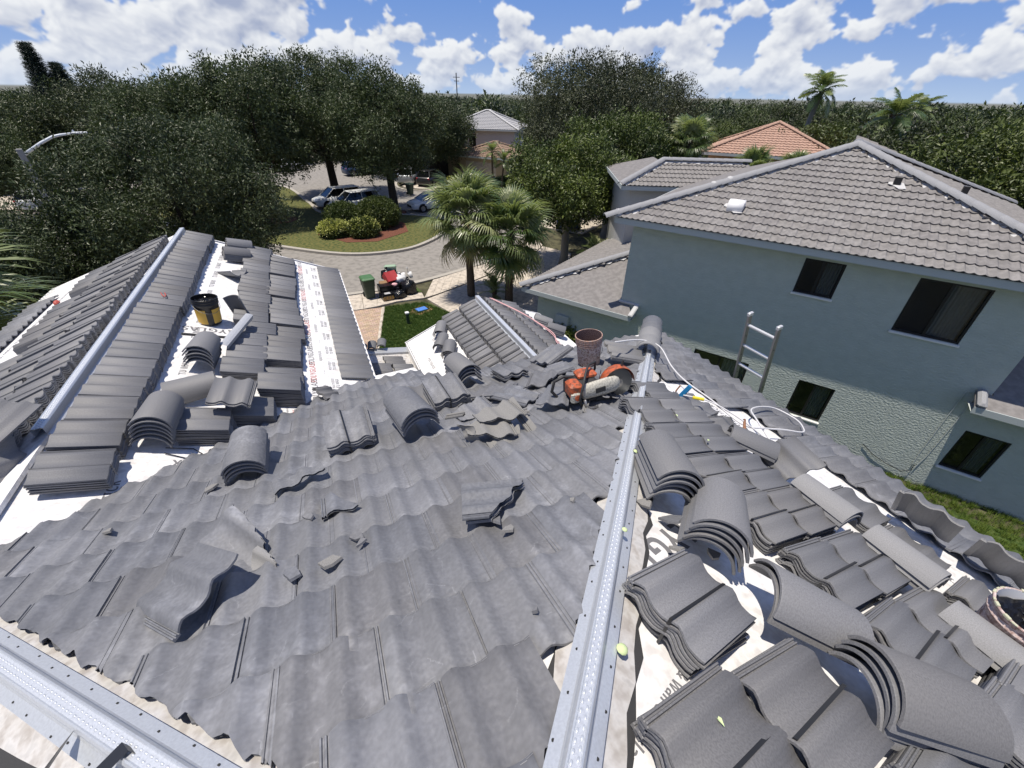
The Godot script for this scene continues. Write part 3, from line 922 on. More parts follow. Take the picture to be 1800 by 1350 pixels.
func own_house():
	var h := thing("house", "two-storey house under the viewer with its roof half re-tiled", "house")
	house_box("wall", -4.0, 4.05, 0, 5.55, -4.0, 4.5, M.stucco_tan, h)
	house_box("wing_wall", -4.1, 0.0, 0, 5.3, -10.1, -4.0, M.stucco_tan, h)
	house_box("low_wall", 1.75, 4.5, 0, 3.85, -8.8, -4.0, M.stucco_tan, h)
	house_box("entry_wall", 0.1, 1.75, 0, 3.6, -8.6, -4.0, M.stucco_tan, h)
	# decks under white membrane
	var da := deck("near_slope", SA, [[0.05, 0.05], [4.45, -4.4], [1.0, -4.45], [0.92, -5.45], [0.3, -5.45], [-2.5, -2.55]], -0.055, M.membrane, h)
	var db := deck("right_slope", SB, [[0.05, 0.05], [4.45, -4.4], [4.45, 4.5]], -0.055, M.membrane, h)
	var dl := deck("left_slope", SL, [[0.05, 0.05], [0.05, 3.0], [-4.75, 3.0], [-4.75, -10.6], [-2.38, -10.65], [-2.38, -2.4]], -0.05, M.membrane, h)
	var dc := deck("wing_slope", SC, [[-2.42, -2.6], [0.34, -5.36], [0.34, -10.0], [-2.42, -10.62]], -0.045, M.membrane, h)
	var de := deck("low_gable_left_slope", SE, [[3.3, -4.2], [3.3, -9.1], [1.42, -8.85], [1.40, -4.2]], -0.03, M.membrane, h)
	var df := deck("low_gable_right_slope", SF, [[3.3, -4.2], [3.3, -9.1], [4.95, -8.9], [4.95, -4.2]], -0.03, M.membrane, h)
	var dg := deck("entry_slope", SG, [[0.1, -4.2], [1.5, -4.2], [1.5, -8.75], [0.1, -8.5]], -0.03, M.dirty_membrane, h)
	# fascia boards and drip edges
	var fa := Mb.new()
	var rail := func(a: Vector3, b: Vector3, hgt: float, th: float):
		var d := (b - a); var c := (a + b) * 0.5
		var z := d.normalized(); var x := Vector3.UP.cross(z).normalized()
		fa.box(c - Vector3.UP * hgt * 0.5, Vector3(th, hgt, d.length()), Basis(x, z.cross(x), z))
	rail.call(on(SC, 0.36, -5.2, -0.05), on(SC, 0.36, -10.0, -0.05), 0.2, 0.03)
	rail.call(on(SB, 4.47, -4.4, -0.06), on(SB, 4.47, 4.4, -0.06), 0.2, 0.03)
	rail.call(on(SA, 1.0, -4.47, -0.06), on(SA, 4.45, -4.47, -0.06), 0.2, 0.03)
	rail.call(on(SL, -4.77, 3.0, -0.05), on(SL, -4.77, -10.6, -0.05), 0.2, 0.03)
	rail.call(on(SE, 1.38, -4.2, -0.03), on(SE, 1.40, -8.86, -0.03), 0.16, 0.025)
	rail.call(on(SE, 1.40, -8.88, -0.028), on(SE, 3.3, -9.13, -0.028), 0.16, 0.025)
	rail.call(on(SF, 3.3, -9.13, -0.028), on(SF, 4.95, -8.92, -0.028), 0.16, 0.025)
	rail.call(on(SF, 4.97, -4.2, -0.03), on(SF, 4.97, -8.9, -0.03), 0.16, 0.025)
	rail.call(on(SC, -2.4, -10.66, -0.03), on(SC, 0.34, -10.04, -0.03), 0.2, 0.025)
	obj("fascia", fa.done(), M.white, h)
	var gut := Mb.new()
	for k in [[SG, 0.1, -8.5, 1.5, -8.75]]:
		var a: Vector3 = on(SG, 0.02, -8.42, -0.01); var b: Vector3 = on(SG, 1.52, -8.72, -0.01)
		var d := (b - a).normalized()
		var r := d.cross(Vector3.UP).normalized()
		gut.loft([[a, a - r * 0.30 + Vector3.UP * 0.0, a - r * 0.30 - Vector3.UP * 0.02, a - Vector3.UP * 0.1], [b, b - r * 0.30, b - r * 0.30 - Vector3.UP * 0.02, b - Vector3.UP * 0.1]], true)
		gut.loft([[a + r * 0.02 + Vector3.UP * 0.03, a + Vector3.UP * 0.03, a - Vector3.UP * 0.1, a + r * 0.02 - Vector3.UP * 0.1], [b + r * 0.02 + Vector3.UP * 0.03, b + Vector3.UP * 0.03, b - Vector3.UP * 0.1, b + r * 0.02 - Vector3.UP * 0.1]], true)
	obj("eave_flashing", gut.done(), M.galv_dull, h)

	# laid tiles
	var r2 := sqrt(0.5)
	var keep_a := func(x: float, z: float):
		if x + z > 0.04 or x - z < -0.02 or x + z < -5.2: return false
		return z > -4.32 if x > 0.95 else (z > -5.0 and x > -2.6)
	var gap := func(u: float, d: float):
		var x := u + d * 0.945
		return -0.036 if x < 0.62 and d > 0.4 else (-0.012 if x < 1.0 and d > 0.4 else 0.0)
	lay_tiles(SA, da, 0.07, 0.125, [-9, 14], [-1, 16], keep_a, M.laid, TILE, M.chip, [[Vector3(r2, 0, r2), (0.1 - 0.12) * r2], [Vector3(-r2, 0, r2), -0.12], [Vector3(-r2, 0, -r2), 5.1 * r2]], gap)
	var keep_b := func(x: float, z: float):
		if x + z < 0.12 or z < -4.4 or z > 0.75: return false
		var e := 3.72 if z > -2.3 else (3.45 if z > -2.65 else 3.05)
		return x > e
	lay_tiles(SB, db, 0.02, 4.60 - 12 * TC, [-14, 6], [0, 13], keep_b, M.laid.slice(0, 4), TILE, M.chip, [[Vector3(-r2, 0, -r2), -(0.1 + 0.12) * r2]])
	var keep_c := func(x: float, z: float): return z > -9.85 and z < -5.15 and x > 0.0
	lay_tiles(SC, dc, 0.1, 0.125, [-40, -5], [0, 1], keep_c, M.tile, TILE, M.tile[2])
	var keep_d := func(x: float, z: float): return z > -9.4 and z < -2.8 and x < -4.3
	lay_tiles(SL, dl, 0.1, 4.72, [-40, 40], [0, 1], keep_d, M.laid, TILE, M.chip)
	for k in 4:
		var p := on(SA, 0, 0)
		var t := 3.42 + k * 0.30
		var ax := Vector3(1, -S, -1).normalized()
		var y := Vector3(0, 1, 0); y = (y - ax * y.dot(ax)).normalized()
		var o := obj("ridge_tile", CAP, null, h, Transform3D(Basis(y.cross(-ax), y, -ax), on(SA, t, 0.08 - t, 0.115 + 0.012 * (k % 2))))
		o.set_surface_override_material(0, M.dusty if k < 2 else M.laid[k % 3])

	# the bare galvanised channels that will carry the ridge tiles
	var lip := Vector3(0, 0.018, 0)
	channel("hip_channel", on(SA, 0.02, 0.06) + lip, on(SA, 3.42, -3.34) + lip, 0.24, 0.066, 0.052, h, true)
	channel("hip_channel", on(SA, -0.02, -0.02) + lip, on(SA, -2.40, -2.40) + lip, 0.24, 0.078, 0.052, h, true)
	channel("ridge_channel", Vector3(-2.40, 6.425, -3.95), Vector3(-2.36, 6.425, -10.62), 0.345, 0.085, 0.085, h, true)
	channel("ridge_channel", Vector3(3.3, 4.655, -6.0), Vector3(3.3, 4.655, -9.12), 0.345, 0.10, 0.10, h, false)
	# white flashing and the tar line beside the long hip
	for sd: float in [1.0, -1.0]:
		var q := Mb.new(); var tq := Mb.new()
		var a := []; var b := []; var c := []; var e := []
		for k in 42:
			var t := 0.1 + 3.3 * k / 41.0
			var s: Dictionary = SB if sd > 0 else SA
			var n := Vector3(r2, 0, r2) * sd
			var p := Vector3(t, 0, 0.1 - t)
			var w0 := p + n * 0.05; var w1 := p + n * (0.145 + 0.012 * sin(k * 2.3)); var w2 := p + n * (0.168 + 0.012 * sin(k * 3.7) + 0.006 * sin(k * 9.1))
			a.append(on(s, w0.x, w0.z, -0.016)); b.append(on(s, w1.x, w1.z, -0.040)); c.append(on(s, w2.x, w2.z, -0.047)); e.append(on(s, w2.x, w2.z, -0.056))
		q.strip(a, b); tq.strip(b, c); tq.strip(c, e)
		obj("hip_flashing", q.done(), M.dirty_membrane, h)
		obj("tar_line", tq.done(), M.tar_edge, h)
	for k in 2:
		var q := Mb.new()
		var a := []; var b := []; var c := []
		for i in 24:
			var t := -0.1 - 2.3 * i / 23.0
			var n := (Vector3(-r2, 0, r2) if k == 0 else Vector3(r2, 0, -r2))
			var s: Dictionary = SL if k == 0 else SA
			var p := Vector3(t, 0, t)
			var w0 := p + n * 0.06; var w1 := p + n * (0.17 + 0.012 * sin(i * 2.1)); var w2 := p + n * (0.24 + 0.02 * sin(i * 3.1))
			a.append(on(s, w0.x, w0.z, -0.012)); b.append(on(s, w1.x, w1.z, -0.036)); c.append(on(s, w2.x, w2.z, -0.046 if k == 0 else -0.052))
		q.strip(a, b)
		obj("hip_flashing", q.done(), M.dirty_membrane, h)
		if k == 0:
			var tq := Mb.new(); tq.strip(b, c)
			obj("tar_line", tq.done(), M.tar_edge, h)

	# the printing on the membrane
	var away := Vector3(0, 0, -1)
	for k in 12:
		var z := -4.9 - k * 0.47
		lettering(SC, "POLYGLASS", -0.40, z, -0.0445, 0.062, away, M.print_red if k % 3 == 1 else M.print_grey, dc)
		lettering(SC, "TU MAX", -0.135, z - 0.2, -0.0445, 0.036, away, M.print_grey, dc)
		lettering(SC, "POLYSTICK", -0.185, z - 0.2, -0.0445, 0.028, away, M.print_grey, dc)
		if k % 2 == 0: lettering(SC, "ELASTOFLEX", -0.285, z, -0.0445, 0.030, away, M.print_grey, dc)
		else: lettering(SC, "_____", -0.285, z, -0.0445, 0.03, away, M.print_grey, dc)
		lettering(SC, "TU MAX", -1.68, z + 0.1, -0.0445, 0.055, away, M.print_grey, dc)
	lettering(SC, "POLYGLASS", -1.50, -6.32, -0.0445, 0.10, Vector3(-1, 0, 0), M.print_grey, dc)
	lettering(SC, "POLYSTICK", -1.35, -3.50, -0.0445, 0.06, Vector3(-1, 0, 0), M.print_grey, dc)
	lettering(SC, "TU MAX", -1.35, -3.60, -0.0445, 0.07, Vector3(-1, 0, 0), M.print_grey, dc)
	lettering(SC, "POLYSTICK", -1.86, -3.15, -0.0445, 0.06, away, M.print_grey, dc)
	lettering(SC, "TU MAX", -0.62, -4.3, -0.0445, 0.05, away, M.print_red, dc)
	lettering(SC, "Roof Tile & Metal Underlayment", -0.70, -4.35, -0.0445, 0.02, away, M.print_grey, dc)
	for k in 5:
		lettering(SE, "POLYSTICK", 2.02, -8.5 + k * 0.75, -0.0295, 0.05, Vector3(0, 0, 1), M.print_grey, de)
		lettering(SE, "TU MAX", 1.95, -8.3 + k * 0.75, -0.0295, 0.06, Vector3(0, 0, 1), M.print_grey, de)
	lettering(SE, "POLYGLASS", 1.66, -7.6, -0.0295, 0.05, Vector3(0, 0, 1), M.print_grey, de)
	lettering(SB, "POLYGLASS", 1.30, -0.86, -0.0545, 0.13, Vector3(-1, 0, 0.25), M.print_grey, db)
	lettering(SB, "Metal Roof & Wall Underlayment", 0.80, -0.30, -0.0545, 0.035, Vector3(-1, 0, 0.3), M.print_grey, db)
	lettering(SB, "POLYGLASS", 2.55, -2.42, -0.0545, 0.13, Vector3(-1, 0, 0.0), M.print_grey, db)
	lettering(SB, "POLYSTICK TU MAX", 2.85, -2.78, -0.0545, 0.07, Vector3(-1, 0, 0.0), M.print_grey, db)
	for k in 6: lettering(SB, "POLYSTICK", 3.42, -2.1 + k * 0.4, -0.0545, 0.05, Vector3(0, 0, -1), M.print_grey, db)
	lettering(SL, "POLYGLASS", -1.30, -0.75, -0.0495, 0.10, Vector3(-0.6, 0, 1), M.print_grey, dl)
	lettering(SL, "POLYGLASS", -1.75, -1.1, -0.0495, 0.10, Vector3(-0.6, 0, 1), M.print_grey, dl)
	for k in 8: lettering(SL, "POLYSTICK TU MAX", -4.15, -9.2 + k * 0.8, -0.0495, 0.05, Vector3(0, 0, 1), M.print_grey, dl)

# ---------------------------------------------------------------- houses
func wall_panel(m: Mb, x0: float, x1: float, y0: float, y1: float, holes: Array, t: Transform3D, depth := 0.14):
	# front face at z = 0, holes are Rect2 in x, y with reveals going back
	var xs := [x0, x1]; var ys := [y0, y1]
	for h in holes:
		xs.append_array([h.position.x, h.end.x]); ys.append_array([h.position.y, h.end.y])
	xs.sort(); ys.sort()
	for i in xs.size() - 1:
		for j in ys.size() - 1:
			if xs[i + 1] - xs[i] < 1e-4 or ys[j + 1] - ys[j] < 1e-4: continue
			var c := Vector2((xs[i] + xs[i + 1]) / 2, (ys[j] + ys[j + 1]) / 2)
			var open := false
			for h in holes:
				if h.has_point(c): open = true
			if open: continue
			m.quad(t * Vector3(xs[i], ys[j + 1], 0), t * Vector3(xs[i + 1], ys[j + 1], 0), t * Vector3(xs[i + 1], ys[j], 0), t * Vector3(xs[i], ys[j], 0))
	for h in holes:
		var a: Vector2 = h.position; var b: Vector2 = h.end
		var q := [Vector2(a.x, a.y), Vector2(b.x, a.y), Vector2(b.x, b.y), Vector2(a.x, b.y)]
		for k in 4:
			var u: Vector2 = q[k]; var v: Vector2 = q[(k + 1) % 4]
			m.quad(t * Vector3(u.x, u.y, 0), t * Vector3(v.x, v.y, 0), t * Vector3(v.x, v.y, -depth), t * Vector3(u.x, u.y, -depth))

func window_in(parent: Node, h: Rect2, t: Transform3D, curtain_from: float, depth := 0.10):
	var c := h.get_center(); var w := h.size.x; var g := h.size.y
	var f := Mb.new()
	var b := 0.045
	for q in [[c.x, h.position.y + b / 2, w, b], [c.x, h.end.y - b / 2, w, b]]: f.box(Vector3(q[0], q[1], -0.06), Vector3(q[2], q[3], 0.06))
	for q in [[h.position.x + b / 2, c.y, b, g - 2 * b], [h.end.x - b / 2, c.y, b, g - 2 * b]]: f.box(Vector3(q[0], q[1], -0.06), Vector3(q[2], q[3], 0.06))
	var win := obj("window", f.done(), M.frame, parent, t)
	var mu := Mb.new(); mu.box(Vector3(c.x - 0.02, c.y, -0.07), Vector3(0.055, g - 2 * b, 0.05))
	obj("mullion", mu.done(), M.frame, win)
	for k in 2:
		var p := Mb.new()
		var pw := w / 2 - b - 0.03
		p.box(Vector3(c.x + (0.5 if k else -0.5) * (pw + 0.055) - 0.02, c.y, -0.075 + 0.012 * k), Vector3(pw, g - 2 * b, 0.006))
		obj("pane", p.done(), M.pane, win)
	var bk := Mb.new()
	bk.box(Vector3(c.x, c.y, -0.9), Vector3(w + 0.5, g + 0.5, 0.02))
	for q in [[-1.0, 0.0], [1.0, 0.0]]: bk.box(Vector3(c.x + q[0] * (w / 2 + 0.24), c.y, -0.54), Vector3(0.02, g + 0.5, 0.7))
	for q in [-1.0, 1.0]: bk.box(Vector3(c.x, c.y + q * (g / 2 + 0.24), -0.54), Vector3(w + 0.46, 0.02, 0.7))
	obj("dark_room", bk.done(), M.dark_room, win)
	if curtain_from < 1.0:
		var cu := Mb.new()
		var x0 := h.position.x + w * curtain_from; var x1 := h.end.x - 0.05
		var n := 22
		var top := []; var bot := []
		for i in n + 1:
			var x := lerpf(x0, x1, float(i) / n)
			var z := -0.22 + 0.018 * sin(i * 1.9)
			top.append(Vector3(x, h.end.y, z)); bot.append(Vector3(x, h.position.y, z))
		cu.strip(top, bot)
		obj("curtain", cu.done(), M.curtain, win)
	var si := Mb.new(); si.box(Vector3(c.x, h.position.y - 0.03, 0.012), Vector3(w + 0.06, 0.05, 0.09), Basis(), 0.008)
	obj("sill", si.done(), M.sill, win)

# roof plane in a house's own frame: y = c + g*(distance in from the eave), tiles run from the eave up
func tiled_face(parent: Node, s: Dictionary, eave_d: float, rows: int, nu: Array, keep: Callable, mats: Array, limit: int, u0 := 0.0) -> int:
	var tilt := Basis(Vector3.RIGHT, 0.085)
	var n := 0
	var rest: SurfaceTool = null
	for k in rows:
		for i in range(nu[0], nu[1]):
			var u := u0 + (i + (0.5 if k % 2 else 0.0)) * TW
			var d := eave_d - 0.19 - k * TC
			var q: Vector3 = Vector3(0, s.c, 0) + s.b.x * u - s.b.z * d
			q = on(s, q.x, q.z, 0.02)
			if not keep.call(q.x, q.z): continue
			var t := Transform3D(s.b * tilt, q)
			if n < limit:
				var o := obj("roof_tile", TILE_FAR, mats[rng.randi() % mats.size()], parent, t)
			else:
				if rest == null: rest = SurfaceTool.new()
				rest.append_from(TILE_FAR, 0, t)
			n += 1
	if rest:
		var o := obj("far_roof_tiles", rest.commit(), mats[0], parent)
		o.set_meta("kind", "stuff")
	return n

func ridge_caps(parent: Node, p0: Vector3, p1: Vector3, m: Material, mortar: Material, step := 0.36, size := 1.0, as_parts := true):
	var d := p1 - p0; var n := int(d.length() / step)
	var ax := d.normalized()
	var y := (Vector3.UP - ax * ax.y).normalized()
	var b := Basis(y.cross(-ax), y, -ax) * size       # wide end points along p0 -> p1
	var pl := []
	for i in n + 1:
		pl.append(Transform3D(b * Basis(Vector3.RIGHT, -0.06), p0 + ax * (0.2 + i * step) + y * 0.075))
	if as_parts:
		for t in pl: obj("ridge_tile", CAP, m, parent, t)
	else:
		var st := SurfaceTool.new()
		for t in pl: st.append_from(CAP, 0, t)
		obj("ridge_tiles", st.commit(), m, parent).set_meta("kind", "stuff")
	if mortar:
		var mm := Mb.new()
		var r := ax.cross(Vector3.UP).normalized()
		var a := []; var c := []; var e := []
		var k := int(d.length() / 0.09)
		for i in k + 1:
			var p := p0 + d * (float(i) / k)
			var w := 0.15 + 0.035 * sin(i * 2.1) + 0.03 * sin(i * 0.9)
			a.append(p + r * w - Vector3.UP * (0.012 + w * 0.17)); c.append(p + Vector3.UP * 0.05); e.append(p - r * w - Vector3.UP * (0.012 + w * 0.17))
		mm.strip(a, c); mm.strip(c, e)
		obj("mortar", mm.done(), mortar, parent)

func eave_board(parent: Node, a: Vector3, b: Vector3, hgt: float, inward: Vector3, soffit: float, m: Material):
	var q := Mb.new()
	var d := b - a; var z := d.normalized(); var x := Vector3.UP.cross(z).normalized()
	q.box((a + b) * 0.5 - Vector3.UP * hgt * 0.5, Vector3(0.035, hgt, d.length()), Basis(x, Vector3.UP, z))
	var k := inward * soffit; var y := Vector3.UP * (hgt - 0.02)
	q.quad(a - y, b - y, b - y + k, a - y + k)
	obj("fascia", q.done(), m, parent)

func neighbour():
	var t := Transform3D(Basis(Vector3(0.50453, 0, 0.8634), Vector3.UP, Vector3(-0.8634, 0, 0.50453)), Vector3(11.3752, 0, -6.6472))
	var h := thing("neighbour_house", "large grey-green stucco house with grey tile hip roof beside the roof works", "house", t)
	var W := [Rect2(0.06, 4.55, 0.89, 0.91), Rect2(2.385, 4.11, 1.285, 1.35), Rect2(1.10, 0.92, 0.90, 1.18), Rect2(-1.88, 1.24, 1.62, 0.88)]
	var m := Mb.new()
	wall_panel(m, -4.61, 4.75, 0, 5.72, W, Transform3D())
	m.quad(Vector3(-4.61, 5.72, -9.8), Vector3(-4.61, 5.72, 0), Vector3(-4.61, 0, 0), Vector3(-4.61, 0, -9.8))
	m.quad(Vector3(4.75, 5.72, 0), Vector3(4.75, 5.72, -9.8), Vector3(4.75, 0, -9.8), Vector3(4.75, 0, 0))
	m.quad(Vector3(4.75, 5.72, -9.8), Vector3(-4.61, 5.72, -9.8), Vector3(-4.61, 0, -9.8), Vector3(4.75, 0, -9.8))
	obj("wall", m.done(), M.stucco, h)
	var cf := [0.55, 0.5, 0.5, 0.55]
	for i in 4: window_in(h, W[i], Transform3D(), cf[i])
	# conduit down the wall and its slack cable
	var co := Mb.new()
	co.tube([Vector3(4.32, 3.05, 0.02), Vector3(4.33, 2.2, 0.02), Vector3(4.34, 1.0, 0.02), Vector3(4.36, 0.62, 0.03)], 0.012, 5)
	co.tube([Vector3(4.52, 3.05, 0.02), Vector3(4.53, 2.2, 0.02), Vector3(4.50, 1.0, 0.02), Vector3(4.44, 0.55, 0.04)], 0.012, 5)
	obj("conduit", co.done(), M.trim, h)
	var ca := Mb.new()
	ca.tube([Vector3(4.40, 0.62, 0.03), Vector3(4.40, 0.42, 0.05), Vector3(4.25, 0.30, 0.05), Vector3(3.9, 0.36, 0.04), Vector3(3.5, 0.52, 0.04), Vector3(3.2, 0.72, 0.03)], 0.010, 5)
	obj("cable", ca.done(), M.frame, h)
	# main roof
	var pk := Vector3(0.2, 7.66, -4.75)
	var y0 := 5.85
	var g := (pk.y - y0) / 5.25
	var sf := slope(y0 + g * 0.5, 0, -g)     # y rises as z falls; eave at z = 0.5
	var main := deck("main_roof", sf, [[-5.05, 0.5], [5.45, 0.5], [0.2, -4.75]], -0.03, M.grey_tile[2], h, 0.04)
	var keepf := func(x: float, z: float): return z < 0.5 and (x + 5.05) > (0.5 - z) - 0.02 and (5.45 - x) > (0.5 - z) - 0.02
	tiled_face(main, sf, eave_dist(sf, 0.54), 16, [-18, 18], keepf, M.grey_tile, 300)
	var sr := slope(y0 + g * 5.45, -g, 0)
	var right := deck("right_roof", sr, [[5.45, 0.5], [0.2, -4.75], [0.2, -5.6], [5.45, -10.3]], -0.03, M.grey_tile[2], h, 0.04)
	var keepr := func(x: float, z: float): return (5.45 - x) < (0.5 - z) + 0.02 and x > 0.25 and z > -10.0
	tiled_face(right, sr, eave_dist(sr, 5.49), 16, [-32, 3], keepr, M.grey_tile, 0)
	var sl := slope(y0 + g * 5.05, g, 0)
	var left := deck("left_roof", sl, [[-5.05, 0.5], [0.2, -4.75], [0.2, -5.6], [-5.05, -10.3]], -0.03, M.grey_tile[2], h, 0.04)
	ridge_caps(h, pk, Vector3(-5.0, y0 + 0.02, 0.45), M.grey_cap, M.mortar)
	ridge_caps(h, pk, Vector3(5.4, y0 + 0.02, 0.45), M.grey_cap, M.mortar)
	ridge_caps(h, pk, pk + Vector3(0, 0, -0.9), M.grey_cap, M.mortar)
	ridge_caps(h, pk + Vector3(0, 0, -0.85), Vector3(5.4, y0, -10.2), M.grey_cap, null, 0.36, 1.0, false)
	for q in [[pk, 0.13], [Vector3(-5.0, y0 + 0.05, 0.42), 0.12], [Vector3(-2.95, 6.62, -1.6), 0.10], [Vector3(-2.6, 6.75, -1.95), 0.10]]:
		var bl := Mb.new(); bl.sm(0)
		bl.lathe([Vector2(q[1] * 1.25, -0.08), Vector2(q[1] * 1.1, 0.05), Vector2(q[1] * 0.7, 0.13), Vector2(0.002, 0.15)], 10, at(q[0]))
		obj("mortar", bl.done(), M.mortar, h)
	eave_board(h, Vector3(-5.05, y0 - 0.03, 0.5), Vector3(5.45, y0 - 0.03, 0.5), 0.17, Vector3(0, 0, -1), 0.52, M.trim)
	eave_board(h, Vector3(-5.05, y0 - 0.03, -10.3), Vector3(-5.05, y0 - 0.03, 0.5), 0.17, Vector3(1, 0, 0), 0.46, M.trim)
	eave_board(h, Vector3(5.45, y0 - 0.03, 0.5), Vector3(5.45, y0 - 0.03, -10.3), 0.17, Vector3(-1, 0, 0), 0.7, M.trim)
	# roof vents
	var v := Mb.new(); v.sm(0)
	var ring := func(z: float):
		var o := []
		for i in 9:
			var a := lerpf(0.0, PI, i / 8.0)
			o.append(Vector3(-cos(a) * 0.20, sin(a) * 0.15 + 0.05, z))
		o.append(Vector3(0.20, -0.06, z)); o.append(Vector3(-0.20, -0.06, z))
		return o
	var tv := lay(sf, -2.02, -0.66, 0.06)
	v.loft([ring.call(-0.2), ring.call(0.2)], true)
	obj("roof_vent", v.done(), M.white, h, Transform3D(tv.basis * Basis(Vector3.UP, PI / 2), tv.origin))
	var ln := Mb.new()
	ln.slab(pv([[-0.3, -0.16], [-0.2, 0.24], [0.0, 0.27], [0.22, 0.24], [0.25, 0.1], [0.1, 0.02], [-0.1, -0.2]]), 0.0, 0.012)
	var tl := lay(sf, -2.10, -0.58, 0.045)
	obj("vent_mortar", ln.done(), M.mortar, h, tl)
	var v2 := Mb.new(); v2.box(Vector3(0, 0.1, 0), Vector3(0.16, 0.2, 0.16), Basis(), 0.01)
	obj("pipe_vent", v2.done(), M.frame, h, Transform3D(Basis(), on(sf, 1.36, -2.72, 0.02)))
	obj("vent_mortar", ln.done(), M.mortar, h, Transform3D(lay(sf, 1.36, -2.66, 0.05).basis * 0.75, on(sf, 1.36, -2.62, 0.045)))
	var v3 := Mb.new(); v3.box(Vector3(0, 0.1, 0), Vector3(0.14, 0.26, 0.14), Basis(), 0.01)
	obj("pipe_vent", v3.done(), M.frame, h, Transform3D(Basis(), on(sr, 3.0, -4.2, 0.02)))
	# garage wing with its lower hip roof
	var gw := Mb.new()
	wall_panel(gw, -7.9, -4.05, 0, 2.72, [], at(Vector3(0, 0, -0.003)))
	gw.quad(Vector3(-7.9, 2.72, -7.5), Vector3(-7.9, 2.72, -0.003), Vector3(-7.9, 0, -0.003), Vector3(-7.9, 0, -7.5))
	obj("garage_wall", gw.done(), M.stucco, h)
	var yg := 2.84
	var gs := slope(yg + S * 0.5, 0, -S)
	var gf := deck("garage_roof", gs, [[-8.35, 0.5], [-4.0, 0.5], [-4.3, 0.0], [-4.63, 0.0], [-4.63, -3.2]], -0.03, M.grey_tile[2], h, 0.04)
	var keepg := func(x: float, z: float): return (x + 8.35) > (0.5 - z) - 0.02 and (x < -4.75 or (z > 0.1 and x < -4.1))
	tiled_face(gf, gs, eave_dist(gs, 0.54), 12, [-27, -9], keepg, M.grey_tile, 300)
	var gl := slope(yg + S * 8.35, S, 0)
	var gld := deck("garage_side_roof", gl, [[-8.35, 0.5], [-4.63, -3.2], [-4.63, -7.4], [-8.35, -8.0]], -0.03, M.grey_tile[1], h, 0.04)
	var keepgl := func(x: float, z: float): return (x + 8.35) < (0.5 - z) + 0.02 and x < -4.75 and z > -7.3
	tiled_face(gld, gl, eave_dist(gl, -8.39), 12, [-24, 24], keepgl, M.grey_tile, 0)
	ridge_caps(h, Vector3(-4.66, yg + S * 3.7 + 0.02, -3.2), Vector3(-8.3, yg + 0.02, 0.45), M.grey_cap, M.mortar)
	var gb := Vector3(-8.35, yg - 0.03, 0.5)
	eave_board(h, gb, Vector3(-4.0, yg - 0.03, 0.5), 0.16, Vector3(0, 0, -1), 0.5, M.trim)
	eave_board(h, Vector3(-8.35, yg - 0.03, -8.0), gb, 0.16, Vector3(1, 0, 0), 0.46, M.trim)
	var gc := Mb.new(); gc.box(Vector3(-4.02, yg + 0.1, 0.27), Vector3(0.16, 0.12, 0.62), Basis(Vector3.RIGHT, 0.33), 0.03)
	gc.box(Vector3(-4.3, yg + 0.22, 0.0), Vector3(0.75, 0.08, 0.10), Basis(), 0.02)
	obj("roof_end_trim", gc.done(), M.mortar, h)
	var mt := Mb.new(); mt.box(Vector3(-6.75, 1.55, 0.06), Vector3(0.55, 0.75, 0.12), Basis(), 0.02)
	var meter := obj("electric_meter", mt.done(), M.trim, h)
	var dial := Mb.new(); dial.lathe([Vector2(0.11, 0), Vector2(0.11, 0.08), Vector2(0.08, 0.11), Vector2(0.001, 0.12)], 14, Transform3D(Basis(Vector3.RIGHT, PI / 2), Vector3(-6.72, 1.5, 0.12)))
	obj("dial", dial.done(), M.steel, meter)
	# ground-floor extension with its own lean-to roof
	var ew := Mb.new()
	var we := Rect2(4.80, 0.83, 0.85, 1.21)
	wall_panel(ew, 4.75, 9.0, 0, 2.74, [we], at(Vector3(0, 0, -0.004)))
	obj("extension_wall", ew.done(), M.stucco, h)
	window_in(h, we, at(Vector3(0, 0, -0.004)), 0.55)
	var es := slope(2.98 + S * 0.5, 0, -S)
	var ed := deck("extension_roof", es, [[4.46, 0.5], [9.3, 0.5], [9.3, -4.2], [4.78, -4.2], [4.78, 0.02], [4.46, 0.02]], -0.03, M.grey_tile[2], h, 0.04)
	var keepe := func(x: float, z: float): return x < 9.1 and z > -4.1 and (x > 4.95 or (z > 0.08 and x > 4.72))
	tiled_face(ed, es, eave_dist(es, 0.54), 13, [12, 28], keepe, M.grey_tile, 300)
	var ec := Mb.new(); ec.box(Vector3(4.55, 3.1, 0.28), Vector3(0.18, 0.14, 0.56), Basis(Vector3.RIGHT, 0.33), 0.05)
	obj("roof_end_trim", ec.done(), M.grey_cap, h)
	eave_board(h, Vector3(4.46, 2.95, 0.5), Vector3(9.3, 2.95, 0.5), 0.17, Vector3(0, 0, -1), 0.5, M.trim)
	# the wing behind, turned a little, with its own hip roof
	var b := Basis(Vector3.UP, deg_to_rad(31.0))
	var wt := Transform3D(b, Vector3(-7.0, 0, -4.67))
	var ww := Mb.new()
	ww.quad(wt * Vector3(0.45, 5.7, -0.45), wt * Vector3(3.4, 5.7, -0.45), wt * Vector3(3.4, 0, -0.45), wt * Vector3(0.45, 0, -0.45))
	ww.quad(wt * Vector3(0.45, 5.7, -5.5), wt * Vector3(0.45, 5.7, -0.45), wt * Vector3(0.45, 0, -0.45), wt * Vector3(0.45, 0, -5.5))
	obj("rear_wing_wall", ww.done(), M.stucco_white, h)
	var wing := Node3D.new(); wing.name = "rear_wing_roof"; wing.transform = wt; h.add_child(wing)
	var ws := slope(5.85, 0, -S)
	var wd := deck("roof_face", ws, [[0, 0], [5.2, 0], [5.2, -1.9], [1.9, -1.9]], -0.03, M.grey_tile[2], wing, 0.04)
